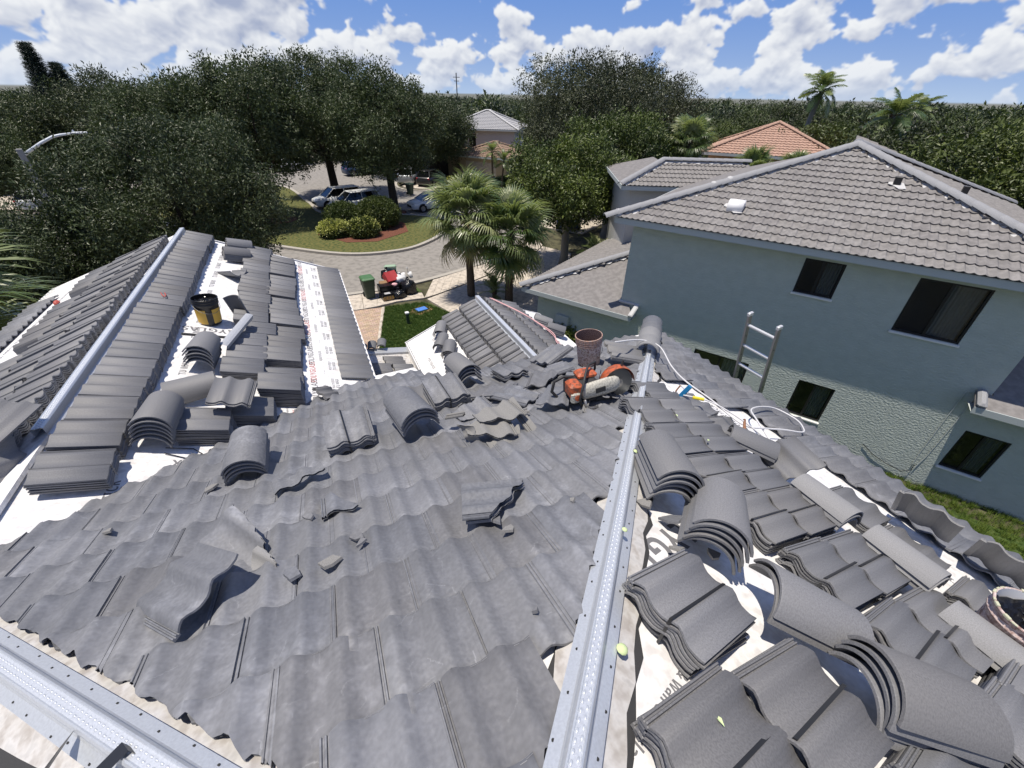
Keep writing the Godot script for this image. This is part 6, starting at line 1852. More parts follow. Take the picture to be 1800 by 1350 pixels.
func street_things():
	wheelie_bin("dark green wheelie bin with light green lid, upright at the kerb", at(Vector3(1.95, 0.08, -21.55), 0.12), M.bin_lid)
	wheelie_bin("wheelie bin with pale worn lid leaning behind the rubbish heap", Transform3D(Basis(Vector3.UP, -0.2) * Basis(Vector3.RIGHT, -0.25), Vector3(3.35, 0.06, -22.75)), M.bin_pale, "", 0.0, M.bin_pale)
	wheelie_bin("green wheelie bin beside the far driveway, in front of the dark car", at(Vector3(10.15, 0.06, -47.3), 0.5), M.bin_green)
	sack("round shiny black bag on top of the heap, against the pale bin", Vector3(3.10, 0.62, -22.45), Vector3(0.36, 0.5, 0.34), M.bag)
	sack("crumpled black bag at the foot of the heap, beside the lettered carton", Vector3(3.32, 0.07, -21.0), Vector3(0.36, 0.42, 0.34), M.bag)
	sack("long black bag slumped at the right end of the heap", Vector3(3.92, 0.08, -21.35), Vector3(0.36, 0.78, 0.42), M.bag)
	sack("black bag half hidden in the middle of the heap", Vector3(3.2, 0.08, -21.7), Vector3(0.42, 0.7, 0.4), M.bag)
	sack("black bag behind the red box", Vector3(3.55, 0.5, -22.5), Vector3(0.30, 0.4, 0.3), M.bag)
	sack("white crumpled bag between the red box and the long black bag", Vector3(3.62, 0.55, -21.85), Vector3(0.30, 0.42, 0.34), M.white)
	sack("small pink bag lying on the black bags", Vector3(3.22, 0.62, -21.25), Vector3(0.15, 0.14, 0.12), M.pink, "", false)
	carton("box", "tilted red box on top of the rubbish heap", Transform3D(Basis(Vector3.UP, 0.35) * Basis(Vector3.RIGHT, 0.75), Vector3(3.12, 0.72, -21.95)), Vector3(0.62, 0.34, 0.55), M.red)
	carton("cardboard_box", "brown cardboard box on edge at the left of the heap", Transform3D(Basis(Vector3.UP, 0.1) * Basis(Vector3.RIGHT, 0.6), Vector3(2.72, 0.45, -21.75)), Vector3(0.42, 0.30, 0.30), M.card)
	carton("cardboard_box", "small tan cardboard box at the left foot of the heap", at(Vector3(2.52, 0.35, -21.55), 0.3), Vector3(0.22, 0.24, 0.22), M.card)
	carton("black_box", "large black box at the left front of the heap", at(Vector3(2.74, 0.07, -21.35), 0.08), Vector3(0.66, 0.62, 0.5), M.black_plastic)
	var c := carton("storage_carton", "dark carton with white and yellow lettering in front of the heap", Transform3D(Basis(Vector3.UP, 0.1), Vector3(2.74, 0.07, -20.86)), Vector3(0.56, 0.34, 0.36), M.black_plastic)
	var st := Mb.new(); st.box(Vector3(0, 0.346, 0.06), Vector3(0.50, 0.012, 0.07)); st.box(Vector3(0, 0.346, -0.06), Vector3(0.3, 0.012, 0.06))
	obj("white_stripe", st.done(), M.white, c)
	var ft := SystemFont.new(); ft.font_names = PackedStringArray(["Droid Sans"]); ft.font_weight = 700
	var tm := TextMesh.new(); tm.font = ft; tm.text = "C 1 2 5"; tm.font_size = 32; tm.pixel_size = 0.0058; tm.depth = 0.004
	obj("printed_lettering", tm, M.yellow_label, c, Transform3D(Basis(), Vector3(0, 0.16, 0.183)))
	var bk := Mb.new(); bk.box(Vector3(0, 0.16, 0.181), Vector3(0.50, 0.2, 0.002))
	obj("front_panel", bk.done(), M.card, c)
	# upturned fan or lamp with two white shades
	var lamp := thing("floor_lamp", "discarded lamp with two white shades standing behind the heap", "lamp", at(Vector3(4.15, 0.02, -22.25)))
	var pole := Mb.new(); pole.tube([Vector3(0, 0, 0), Vector3(0, 1.05, 0)], 0.014, 6)
	obj("pole", pole.done(), M.steel, lamp)
	for k in 2:
		var sh := Mb.new(); sh.sm(0)
		sh.lathe([Vector2(0.001, 0), Vector2(0.09, 0.0), Vector2(0.10, 0.02), Vector2(0.115, 0.30), Vector2(0.001, 0.30)], 14, Transform3D(Basis(Vector3.BACK, 0.25), Vector3(-0.2 if k == 0 else 0.16, 0.55, 0.05)))
		obj("shade", sh.done(), M.white, lamp)
	var kn := Mb.new(); kn.sm(0); kn.lathe([Vector2(0.001, -0.05), Vector2(0.05, 0), Vector2(0.001, 0.05)], 10, at(Vector3(0, 1.08, 0)))
	obj("knob", kn.done(), M.white, lamp)
	# things in the lawn
	var b := thing("bollard_light", "short dark post with a white cap standing in the front lawn", "post", at(Vector3(3.05, 0.08, -17.75)))
	var bp := Mb.new(); bp.box(Vector3(0, 0.25, 0), Vector3(0.13, 0.5, 0.13), Basis(), 0.012)
	obj("post", bp.done(), M.bin_green, b)
	var bc := Mb.new(); bc.box(Vector3(0, 0.54, 0), Vector3(0.17, 0.08, 0.17), Basis(), 0.015)
	obj("cap", bc.done(), M.white, b)
	var u := thing("utility_cover", "bright blue utility cover with a yellowed grass ring in the lawn", "cover", at(Vector3(3.98, 0.08, -18.95), 0.25))
	var um := Mb.new(); um.box(Vector3(0, 0.05, 0), Vector3(0.52, 0.07, 0.36), Basis(), 0.012)
	obj("lid", um.done(), M.bright_blue, u)
	var ur := Mb.new()
	var ring := []
	for k in 16: ring.append([cos(TAU * k / 16) * rng.randf_range(0.5, 0.72), sin(TAU * k / 16) * rng.randf_range(0.38, 0.55)])
	ur.slab(pv(ring), 0.0, 0.012)
	obj("bare_ring", ur.done(), M.card, u)
	# street lamp far left
	var sl := thing("street_lamp", "concrete street lamp with a long pale arm at the left", "street lamp")
	var base := Vector3(-13.75, 0, -35.4)
	var pm := Mb.new(); pm.box(base + Vector3(0, 2.95, 0), Vector3(0.26, 5.9, 0.26), Basis(Vector3.UP, 0.3), 0.02)
	obj("pole", pm.done(), M.pole_concrete, sl)
	var arm := Mb.new(); arm.sm(0)
	arm.tube([base + Vector3(0.12, 5.62, 0), base + Vector3(1.0, 6.15, -0.25), base + Vector3(1.55, 6.42, -0.45), base + Vector3(1.9, 6.50, -0.55), base + Vector3(2.35, 6.55, -0.7)], [0.085, 0.075, 0.068, 0.062, 0.058], 8)
	obj("arm", arm.done(), M.lamp_paint, sl)
	var hd := Mb.new(); hd.box(base + Vector3(2.72, 6.58, -0.8), Vector3(0.72, 0.10, 0.26), Basis(Vector3.UP, 0.25), 0.03)
	obj("lamp_head", hd.done(), M.lamp_paint, sl)
	var ph := Mb.new(); ph.lathe([Vector2(0.05, 0), Vector2(0.05, 0.09), Vector2(0.001, 0.10)], 8, at(base + Vector3(2.5, 6.63, -0.75)))
	obj("photocell", ph.done(), M.lamp_paint, sl)
	# mast and power pole on the horizon
	var ma := Mb.new(); ma.tube([Vector3(-93, 0, -190), Vector3(-93, 20, -190), Vector3(-92.5, 27, -190)], [0.45, 0.3, 0.12], 5)
	tag(obj("mast", ma.done(), M.grey_bark, self), "thin leaning mast rising over the far trees, upper left", "mast")
	var pp := thing("power_pole", "power pole with a cross-arm on the horizon between the oaks", "power pole", at(Vector3(80, 0, -240)))
	var pq := Mb.new(); pq.tube([Vector3.ZERO, Vector3(0, 17, 0)], 0.28, 5)
	obj("pole", pq.done(), M.grey_bark, pp)
	var pr := Mb.new(); pr.box(Vector3(0, 15.3, 0), Vector3(3.4, 0.25, 0.25)); pr.box(Vector3(0, 13.8, 0), Vector3(2.6, 0.25, 0.25))
	obj("cross_arm", pr.done(), M.grey_bark, pp)

# ---------------------------------------------------------------- cars
func car(called: String, label: String, t: Transform3D, paint: Material, hatch: bool, scale := 1.0):
	var o := thing(called, label, "car", Transform3D(t.basis * scale, t.origin), "cars parked across the street")
	# stations along the car: x, sill, shoulder height, half width
	var L := [[-2.28, 0.42, 0.62, 0.66], [-2.22, 0.26, 0.80, 0.78], [-1.9, 0.22, 0.92, 0.88], [-1.2, 0.22, 0.98, 0.91], [0.0, 0.22, 0.98, 0.92], [0.85, 0.22, 0.97, 0.92], [1.35, 0.22, 0.93, 0.90], [1.95, 0.24, 0.84, 0.85], [2.22, 0.30, 0.72, 0.74], [2.30, 0.42, 0.60, 0.60]]
	if hatch: L[0] = [-2.26, 0.40, 0.86, 0.72]; L[1] = [-2.20, 0.26, 0.98, 0.82]; L[2] = [-1.9, 0.22, 1.02, 0.89]
	var b := Mb.new(); b.sm(0)
	var rings := []
	for s in L:
		var y0: float = s[1]; var y1: float = s[2]; var w: float = s[3]
		rings.append([Vector3(s[0], y0, -w * 0.86), Vector3(s[0], y0, w * 0.86), Vector3(s[0], y0 + 0.10, w * 0.98), Vector3(s[0], lerpf(y0, y1, 0.55), w), Vector3(s[0], y1 - 0.05, w * 0.96), Vector3(s[0], y1, w * 0.84), Vector3(s[0], y1 + 0.015, 0), Vector3(s[0], y1, -w * 0.84), Vector3(s[0], y1 - 0.05, -w * 0.96), Vector3(s[0], lerpf(y0, y1, 0.55), -w), Vector3(s[0], y0 + 0.10, -w * 0.98)])
	b.loft(rings, true)
	var body := obj("body", b.done(), paint, o)
	var top: float = 1.60 if hatch else 1.44
	var G := [[-2.08, 1.0, -1.72], [1.38, 0.96, 0.55]] if hatch else [[-1.85, 0.93, -1.15], [1.40, 0.94, 0.5]]
	var g := Mb.new()
	var low := [Vector3(G[0][0], G[0][1], -0.78), Vector3(G[1][0], G[1][1], -0.78), Vector3(G[1][0], G[1][1], 0.78), Vector3(G[0][0], G[0][1], 0.78)]
	var hi := [Vector3(G[0][2], top - 0.04, -0.60), Vector3(G[1][2], top - 0.03, -0.60), Vector3(G[1][2], top - 0.03, 0.60), Vector3(G[0][2], top - 0.04, 0.60)]
	g.loft([low, hi], true)
	obj("cabin_glass", g.done(), M.car_glass, o)
	var r := Mb.new(); r.sm(0)
	var rr := []
	for q in [[0.0, 0.98], [0.55, 1.0], [0.95, 0.86]]:
		var k: float = q[1]
		rr.append([Vector3((G[0][2] - 0.10) * k, top - 0.06 + q[0] * 0.07, -0.63 * k), Vector3((G[1][2] + 0.06) * k, top - 0.05 + q[0] * 0.07, -0.62 * k), Vector3((G[1][2] + 0.06) * k, top - 0.05 + q[0] * 0.07, 0.62 * k), Vector3((G[0][2] - 0.10) * k, top - 0.06 + q[0] * 0.07, 0.63 * k)])
	r.loft(rr, true)
	obj("roof", r.done(), paint, o)
	for z in [-1.0, 1.0]:
		var p := Mb.new()
		for q in [[[G[1][0] + 0.03, G[1][1]], [G[1][2] + 0.03, top - 0.03], 0.05], [[-0.35, 0.98], [-0.38, top - 0.03], 0.05], [[G[0][0] - 0.02, G[0][1]], [G[0][2] - 0.03, top - 0.04], 0.10]]:
			p.tube([Vector3(q[0][0], q[0][1], 0.795 * z), Vector3(q[1][0], q[1][1], 0.615 * z)], q[2] * 0.6, 5)
		obj("pillar", p.done(), paint, o)
		for x in [-1.38, 1.40]:
			var ar := Mb.new(); ar.lathe([Vector2(0.001, 0), Vector2(0.385, 0), Vector2(0.385, 0.01)], 18, Transform3D(Basis(Vector3.RIGHT, PI / 2 * z), Vector3(x, 0.36, 0.905 * z)))
			obj("wheel_arch", ar.done(), M.hole, o)
			var w := Mb.new(); w.sm(0)
			w.lathe([Vector2(0.20, -0.1), Vector2(0.31, -0.1), Vector2(0.335, -0.07), Vector2(0.335, 0.07), Vector2(0.31, 0.10), Vector2(0.21, 0.10)], 18, Transform3D(Basis(Vector3.RIGHT, PI / 2 * z), Vector3(x, 0.335, 0.84 * z)))
			var wh := obj("wheel", w.done(), M.tyre, o)
			var ri := Mb.new(); ri.lathe([Vector2(0.001, 0.07), Vector2(0.07, 0.08), Vector2(0.19, 0.075), Vector2(0.215, 0.095)], 12, Transform3D(Basis(Vector3.RIGHT, PI / 2 * z), Vector3(x, 0.335, 0.84 * z)))
			obj("rim", ri.done(), M.rim, wh)
		var hl := Mb.new(); hl.box(Vector3(2.12, 0.70, 0.62 * z), Vector3(0.22, 0.11, 0.26), Basis(Vector3.UP, -0.35 * z), 0.03)
		obj("headlight", hl.done(), M.lamp_glass, o)
		var tl := Mb.new(); tl.box(Vector3(-2.17, 0.86 if hatch else 0.74, 0.66 * z), Vector3(0.14, 0.20, 0.24), Basis(), 0.03)
		obj("tail_light", tl.done(), M.tail, o)
		var mi := Mb.new(); mi.box(Vector3(0.95, 1.02, 0.96 * z), Vector3(0.10, 0.12, 0.16), Basis(), 0.03)
		obj("wing_mirror", mi.done(), paint, o)
	var gr := Mb.new(); gr.box(Vector3(2.26, 0.50, 0), Vector3(0.10, 0.20, 0.9), Basis(), 0.02)
	obj("grille", gr.done(), M.hole, o)
	return body

func cars():
	car("parked_car", "white crossover under the oaks, right behind the round shrubs", at(Vector3(4.1, 0.0, -42.2), PI + 0.28), M.white_paint, true)
	car("parked_car", "white car half hidden behind the front white crossover under the oaks", at(Vector3(2.9, 0.0, -44.6), PI + 0.28), M.white_paint, true)
	car("parked_car", "white patrol-style car nosing out from behind the tall fan palm", at(Vector3(10.6, 0.0, -40.3), PI + 0.18), M.white_paint, false)
	car("parked_car", "silver people carrier on the far driveway seen from behind", at(Vector3(12.0, 0.05, -54.6), 1.05), M.silver_paint, true, 1.05)
	car("parked_car", "black car on the far driveway beside the silver people carrier", at(Vector3(13.9, 0.05, -52.4), 0.85), M.black_paint, true, 1.02)
	car("parked_car", "dark saloon by the clipped hedge before the tan garage", at(Vector3(18.6, 0.06, -47.6), 0.45), M.black_paint, false)
	car("parked_car", "dark blue car in the oak shade beyond the street", at(Vector3(7.4, 0.0, -62.5), 0.3), M.navy_paint, true)
	car("parked_car", "white car at the far end of the street under the oaks", at(Vector3(-1.5, 0.0, -68.5), 0.3), M.white_paint, false)
	car("parked_car", "dark blue car in the shade beside the neighbour's garage", at(Vector3(19.2, 0.06, -30.6), 1.0), M.navy_paint, true)
	car("parked_car", "black car under the leaning tree beyond the date palm", at(Vector3(16.9, 0.0, -33.5), 1.2), M.black_paint, false)
	car("parked_car", "white car in front of the open garage at the far left", at(Vector3(-20.5, 0.0, -52.5), 1.3), M.white_paint, true)
	car("parked_car", "dark car at the left edge of the view under the trees", at(Vector3(-28.8, 0.0, -52.0), 1.4), M.black_paint, true)

# ---------------------------------------------------------------- trees
func tree(called: String, label: String, group: String, base: Vector3, top: float, low: float, rad: float, dark: Color, light: Color, mesh: ArrayMesh, n: int, size := 1.0, lean := Vector3.ZERO, bark: Material = null, wisps := 0.12):
	var o := thing(called, label, "tree", at(base), group)
	var bk: Material = bark if bark else M.bark
	var hgt := top - base.y
	var fork := maxf(low - base.y, 0.6) + hgt * 0.05
	var t := Mb.new(); t.sm(0)
	var tr := 0.028 * hgt + 0.04
	var f := Vector3(0, fork, 0) + lean * fork
	t.tube([Vector3.ZERO, Vector3(0, fork * 0.25, 0) + lean * fork * 0.3 + Vector3(0.05, 0, 0.03), f * 0.65, f], [tr * 1.45, tr * 1.05, tr * 0.95, tr * 0.85], 8)
	obj("trunk", t.done(), bk, o)
	# limbs carry blobs of leaves
	var blobs := []
	var lm := Mb.new(); lm.sm(0)
	var nb := 15
	for i in nb:
		var a := TAU * (i * 0.382) + rng.randf_range(-0.25, 0.25)
		var k := float(i) / nb
		var rr := rad * (0.25 + 0.62 * sin(PI * clampf(0.12 + 0.8 * k, 0, 1)))
		if i == nb - 1: rr = rad * 0.12
		var y := lerpf(low - base.y + hgt * 0.10, hgt * 0.90, k) + rng.randf_range(-0.03, 0.03) * hgt
		var c := Vector3(cos(a) * rr, y, sin(a) * rr) * 1.0 + lean * y
		var br := rad * rng.randf_range(0.34, 0.50)
		blobs.append([c, br, rng.randf()])
		var mid := f.lerp(c, 0.5) + Vector3(0, -0.05 * hgt, 0)
		lm.tube([f * 0.92, mid, c], [tr * 0.42, tr * 0.28, tr * 0.10], 5)
		for q in 2:
			var tip: Vector3 = c + Vector3(rng.randf_range(-1, 1), rng.randf_range(-0.3, 1), rng.randf_range(-1, 1)).normalized() * br * 0.95
			lm.tube([mid.lerp(c, 0.6), tip], [tr * 0.13, tr * 0.03], 4)
	obj("limbs", lm.done(), bk, o)
	var places := []; var tints := []
	var sum := 0.0
	for b in blobs: sum += b[1] * b[1]
	for b in blobs:
		var m := int(n * b[1] * b[1] / sum)
		for i in m:
			var d := Vector3(rng.randf_range(-1, 1), rng.randf_range(-0.85, 1), rng.randf_range(-1, 1))
			if d.length() < 0.05: continue
			d = d.normalized()
			var p: Vector3 = b[0] + Vector3(d.x, d.y * 0.82, d.z) * b[1] * (rng.randf_range(0.45, 1.04) if rng.randf() > wisps else rng.randf_range(1.0, 1.32))
			if p.y > hgt * 1.03: p.y = hgt * 1.03 - rng.randf() * 0.5
			places.append(Transform3D(rb() * (size * rng.randf_range(0.65, 1.3)), p))
			var w := clampf(0.12 + 0.45 * b[2] + rng.randf_range(-0.25, 0.5), 0.0, 1.0)
			tints.append(dark.lerp(light, w))
	many("crown", mesh, M.leaf, places, tints, o)

func bush(label: String, p: Vector3, r: Vector3, n: int, c0: Color, c1: Color, group: String, flowers := 0):
	var o := thing("round_shrub", label, "shrub", at(p), group)
	var st := Mb.new()
	for i in 9:
		var a := TAU * i / 9
		st.tube([Vector3(cos(a) * 0.08, 0, sin(a) * 0.08), Vector3(cos(a) * r.x * 0.6, r.y * 1.0, sin(a) * r.z * 0.6)], [0.02, 0.008], 4)
	obj("stems", st.done(), M.bark, o)
	var pl := []; var ti := []
	for i in n:
		var d := Vector3(rng.randf_range(-1, 1), rng.randf_range(-0.55, 1), rng.randf_range(-1, 1)).normalized()
		var k := rng.randf_range(0.72, 1.0) * (1.0 + 0.07 * sin(d.x * 9.0 + p.x) * cos(d.z * 8.0))
		pl.append(Transform3D(rb() * rng.randf_range(0.8, 1.4), Vector3(d.x * r.x, r.y * 0.72 + d.y * r.y * 0.8, d.z * r.z) * Vector3(k, 1.0, k)))
		ti.append(c0.lerp(c1, rng.randf() * rng.randf() * 1.3))
	many("foliage", LEAF.bush, M.leaf, pl, ti, o)
	if flowers > 0:
		pl = []; ti = []
		for i in flowers:
			var d := Vector3(rng.randf_range(-1, 1), rng.randf_range(0.0, 1), rng.randf_range(-0.4, 1)).normalized()
			pl.append(Transform3D(rb() * rng.randf_range(0.8, 1.3), Vector3(d.x * r.x, r.y * 0.72 + d.y * r.y * 0.84, d.z * r.z) * 1.03))
			ti.append(Color(0.42, 0.46, 0.08).lerp(Color(0.62, 0.6, 0.22), rng.randf()))
		many("yellow_leaves", LEAF.bush, M.leaf, pl, ti, o)

func trees():
	var od := Color(0.045, 0.062, 0.024); var ol := Color(0.085, 0.115, 0.040)
	var gg := "oaks round the street island"
	var oak: ArrayMesh = LEAF.oak
	tree("oak_tree", "tall oak whose thick dark trunk stands behind the round shrubs", gg, Vector3(7.0, 0.1, -39.9), 10.4, 3.0, 3.7, od, ol, oak, 1900, 1.05)
	tree("oak_tree", "oak beyond the two white cars, left of the thick-trunked oak", gg, Vector3(3.0, 0.1, -49.4), 12.0, 3.4, 4.6, od, ol, oak, 2100, 1.15)
	tree("oak_tree", "oak with a leaning trunk at the left end of the island", gg, Vector3(-2.2, 0.1, -40.2), 10.9, 3.4, 4.0, od, ol, oak, 2100, 1.05, Vector3(-0.06, 0, 0))
	tree("oak_tree", "big dark oak close behind the gable end of the left wing", gg, Vector3(-5.4, 0.0, -25.6), 7.9, 1.4, 3.7, Color(0.040, 0.056, 0.022), Color(0.072, 0.098, 0.035), oak, 2900, 0.8)
	tree("oak_tree", "low dark oak left of the big one, in front of the street lamp", gg, Vector3(-10.6, 0.0, -24.5), 4.7, 0.5, 3.2, Color(0.040, 0.056, 0.022), Color(0.072, 0.098, 0.035), oak, 2300, 0.8)
	tree("oak_tree", "oak rising behind the big dark one, at the street's left bend", gg, Vector3(-6.8, 0.0, -42.5), 9.6, 2.4, 4.2, od, ol, oak, 1900, 1.0)
	tree("oak_tree", "wispy-topped tree right of the dark pine", gg, Vector3(-13.5, 0.0, -55.0), 9.9, 2.4, 4.6, Color(0.026, 0.036, 0.015), Color(0.10, 0.125, 0.05), oak, 1800, 1.15)
	tree("oak_tree", "bushy tree below the dark pine, left of the wispy one", gg, Vector3(-19.5, 0.0, -56.0), 8.0, 2.2, 4.4, Color(0.03, 0.042, 0.014), Color(0.11, 0.14, 0.05), oak, 1500, 1.15)
	tree("oak_tree", "dark tree at the left edge of the view, hiding a pink roof", gg, Vector3(-21.5, 0.0, -46.5), 6.9, 2.4, 3.6, od, ol, oak, 1500, 1.0)
	tree("oak_tree", "oak in front of the pale grey roofed white house", gg, Vector3(15.4, 0.0, -54.5), 8.1, 2.6, 3.4, od, Color(0.075, 0.1, 0.035), oak, 1500, 1.1)
	tree("oak_tree", "tree between the pale roofed house and the left oaks", gg, Vector3(12.2, 0.0, -60.0), 8.6, 2.8, 4.2, od, ol, oak, 1200, 1.2)
	tree("oak_tree", "tallest oak across the street, its wispy top against the clouds", gg, Vector3(24.5, 0.0, -36.0), 11.2, 2.6, 5.6, Color(0.026, 0.036, 0.018), Color(0.11, 0.125, 0.062), oak, 2800, 1.05, Vector3.ZERO, null, 0.3)
	tree("oak_tree", "oak whose crown fills the space behind the tallest one, thinner on top", gg, Vector3(30.0, 0.0, -38.0), 10.6, 2.6, 5.2, Color(0.026, 0.036, 0.018), Color(0.11, 0.125, 0.062), oak, 2000, 1.05, Vector3.ZERO, null, 0.3)
	var yg := Color(0.030, 0.052, 0.010); var yl := Color(0.15, 0.19, 0.035)
	tree("leaning_tree", "bright leafy tree with a crooked leaning trunk beyond the fan palms", "bright leafy trees beside the neighbour", Vector3(13.4, 0.05, -21.6), 6.9, 2.9, 3.0, yg, yl, LEAF.broad, 1500, 0.62, Vector3(0.08, 0, -0.10), M.grey_bark)
	tree("broadleaf_tree", "bright leafy tree against the neighbour's rear roof", "bright leafy trees beside the neighbour", Vector3(19.5, 0.0, -26.0), 8.3, 2.2, 3.3, Color(0.026, 0.046, 0.010), Color(0.12, 0.16, 0.035), LEAF.broad, 1600, 0.66, Vector3.ZERO, M.grey_bark)
	# the wood behind the neighbour's house
	var wd := Color(0.025, 0.040, 0.012); var wl := Color(0.10, 0.135, 0.040)
	var spots := [[33.5, -11.5, 8.6, 4.2], [37.5, -17.0, 8.8, 4.4], [31.0, -6.0, 8.4, 4.0], [41.0, -10.0, 9.2, 4.6], [44.5, -21.0, 8.3, 4.4], [50.5, -27.5, 8.2, 4.6], [39.0, -25.5, 7.4, 3.8], [47.0, -14.0, 8.8, 4.6], [56.0, -36.0, 8.2, 5.0], [50.0, -41.0, 7.4, 4.6], [42.5, -38.5, 7.0, 4.0], [61.0, -46.0, 8.4, 5.2], [36.0, -33.5, 6.6, 3.4], [29.5, -1.5, 8.2, 4.0], [53.0, -19.0, 9.0, 4.8]]
	var said := ["bushy green tree over the right slope of the neighbour's grey roof", "tree behind the neighbour's roof, right of the leaning royal palm", "tree at the right edge of the view above the neighbour's ridge", "taller green tree at the right, set back in the wood", "dark tree left of the leaning royal palm", "rounded tree on the wood's skyline right of the leaning royal palm", "low tree between peach roof and royal palm trunk", "broad green crown on the skyline towards the right edge", "distant crown between the two royal palms", "distant crown behind the peach roof's peak", "low crown directly behind the peach roof", "far crown left of the tall royal palm", "small tree at the left corner of the peach roof", "dark tree just above the neighbour's right eave", "skyline crown near the top right corner of the wood"]
	for i in spots.size():
		var s: Array = spots[i]
		var k := (i * 5) % 7 / 6.0
		tree("broadleaf_tree", said[i], "trees of the wood behind the neighbour", Vector3(s[0], 0, s[1]), s[2] - 0.9 + rng.randf_range(-0.5, 0.6), 1.6, s[3], wd.lerp(Color(0.03, 0.035, 0.016), k), wl.lerp(Color(0.13, 0.165, 0.035), 1.0 - k), LEAF.broad, 1300, 0.9, Vector3.ZERO, M.grey_bark, 0.16)
	# far wood: one mass to the horizon
	var pl := []; var ti := []
	for i in 15000:
		var bear := deg_to_rad(rng.randf_range(-42.0, 88.0))
		var d := 75.0 + 230.0 * pow(rng.randf(), 1.5)
		var lift := 4.4 + 1.5 * sin(bear * 23.0 + d * 0.05) + 1.1 * sin(bear * 61.0 + d * 0.11) + d * 0.006
		if absf(fposmod(bear * 40.0, 6.0) - 3.0) < 0.5: lift += 0.8
		var x := sin(bear) * d; var z := -cos(bear) * d
		var y := lift * sqrt(rng.randf())
		pl.append(Transform3D(rb() * rng.randf_range(0.9, 2.1), Vector3(x, y, z)))
		var k := clampf(0.5 + 0.5 * sin(bear * 37.0 + d * 0.2) + rng.randf_range(-0.4, 0.4), 0, 1)
		ti.append(Color(0.026, 0.040, 0.018).lerp(Color(0.105, 0.135, 0.05), k * 0.8))
	var fw := many("far_woods", LEAF.far, M.leaf, pl, ti, self)
	tag(fw, "continuous far woods running along the whole horizon", "woods")
	# round shrubs on the island
	var sg := "shrubs on the island bed"
	bush("larger round clipped shrub on the island's mulch bed", Vector3(4.9, 0.1, -35.2), Vector3(1.55, 1.35, 1.45), 1100, Color(0.040, 0.065, 0.012), Color(0.14, 0.17, 0.035), sg)
	bush("second round clipped shrub, left of the larger one", Vector3(2.35, 0.1, -35.6), Vector3(1.35, 1.15, 1.25), 900, Color(0.040, 0.065, 0.012), Color(0.13, 0.16, 0.035), sg)
	bush("low shrub with a few yellow leaves in front of the larger round one", Vector3(3.4, 0.1, -32.9), Vector3(1.0, 0.75, 0.85), 520, Color(0.040, 0.065, 0.012), Color(0.15, 0.17, 0.035), sg, 26)
	bush("small shrub covered in bright yellow leaves at the left of the bed", Vector3(1.45, 0.1, -33.6), Vector3(0.95, 0.65, 0.75), 380, Color(0.05, 0.075, 0.014), Color(0.16, 0.18, 0.04), sg, 120)
	bush("dark clipped hedge before the tan garage", Vector3(20.3, 0.05, -44.9), Vector3(2.2, 1.0, 1.0), 700, Color(0.028, 0.045, 0.012), Color(0.10, 0.14, 0.035), "shrubs across the street")
	bush("yellow-topped shrub by the far driveway", Vector3(15.2, 0.05, -48.0), Vector3(0.9, 0.8, 0.8), 260, Color(0.05, 0.08, 0.014), Color(0.16, 0.18, 0.04), "shrubs across the street", 60)
	bush("glossy shrub against the neighbour's garage wall, behind the low gable", Vector3(8.05, 0.0, -12.4), Vector3(0.85, 0.95, 0.8), 420, Color(0.045, 0.07, 0.012), Color(0.2, 0.23, 0.05), "shrubs between the houses", 14)
	bush("dark reddish shrub beyond the far end of the low gable", Vector3(3.2, 0.0, -10.4), Vector3(0.5, 2.3, 0.45), 380, Color(0.030, 0.022, 0.014), Color(0.075, 0.06, 0.03), "shrubs between the houses")

# ---------------------------------------------------------------- palms
func palm(called: String, label: String, group: String, base: Vector3, hgt: float, tr: float, fronds: Array, n: int, size: float, mats: Array, low: float, high: float, lean := Vector3.ZERO, bark: Material = null, skirt := 0):
	var o := thing(called, label, "palm tree", at(base), group)
	var t := Mb.new(); t.sm(0)
	var pts := []; var rr := []
	for i in 13:
		var k := i / 12.0
		pts.append(Vector3(0, hgt * k, 0) + lean * hgt * k * k)
		rr.append(tr * (1.25 - 0.28 * k) * (1.0 + 0.05 * (i % 2)))
	t.tube(pts, rr, 10)
	obj("trunk", t.done(), bark if bark else M.palm_bark, o)
	var top: Vector3 = pts[12]
	var cr := Mb.new()
	for i in 14:
		var a := TAU * i * 0.382
		cr.tube([top + Vector3(0, -0.35 + 0.02 * i, 0), top + Vector3(cos(a) * tr * 1.6, -0.05 + 0.02 * i, sin(a) * tr * 1.6)], [tr * 0.5, tr * 0.15], 4)
	obj("leaf_bases", cr.done(), M.palm_bark, o)
	for i in n:
		var a := TAU * i * 0.381966 + rng.randf_range(-0.15, 0.15)
		var k := float(i) / (n - 1)
		var pitch := lerpf(low, high, pow(k, 0.85)) + rng.randf_range(-0.1, 0.1)
		var b := Basis(Vector3.UP, a) * Basis(Vector3.RIGHT, -pitch) * Basis(Vector3.BACK, rng.randf_range(-0.35, 0.35))
		var s := size * rng.randf_range(0.88, 1.1) * (1.0 if k < 0.85 else 0.85)
		var m: Material = mats[rng.randi() % mats.size()]
		if i < skirt: m = M.frond_dry
		obj("frond", fronds[rng.randi() % fronds.size()], m, o, Transform3D(b * s, top + Vector3(0, -0.12 + 0.3 * k, 0)))

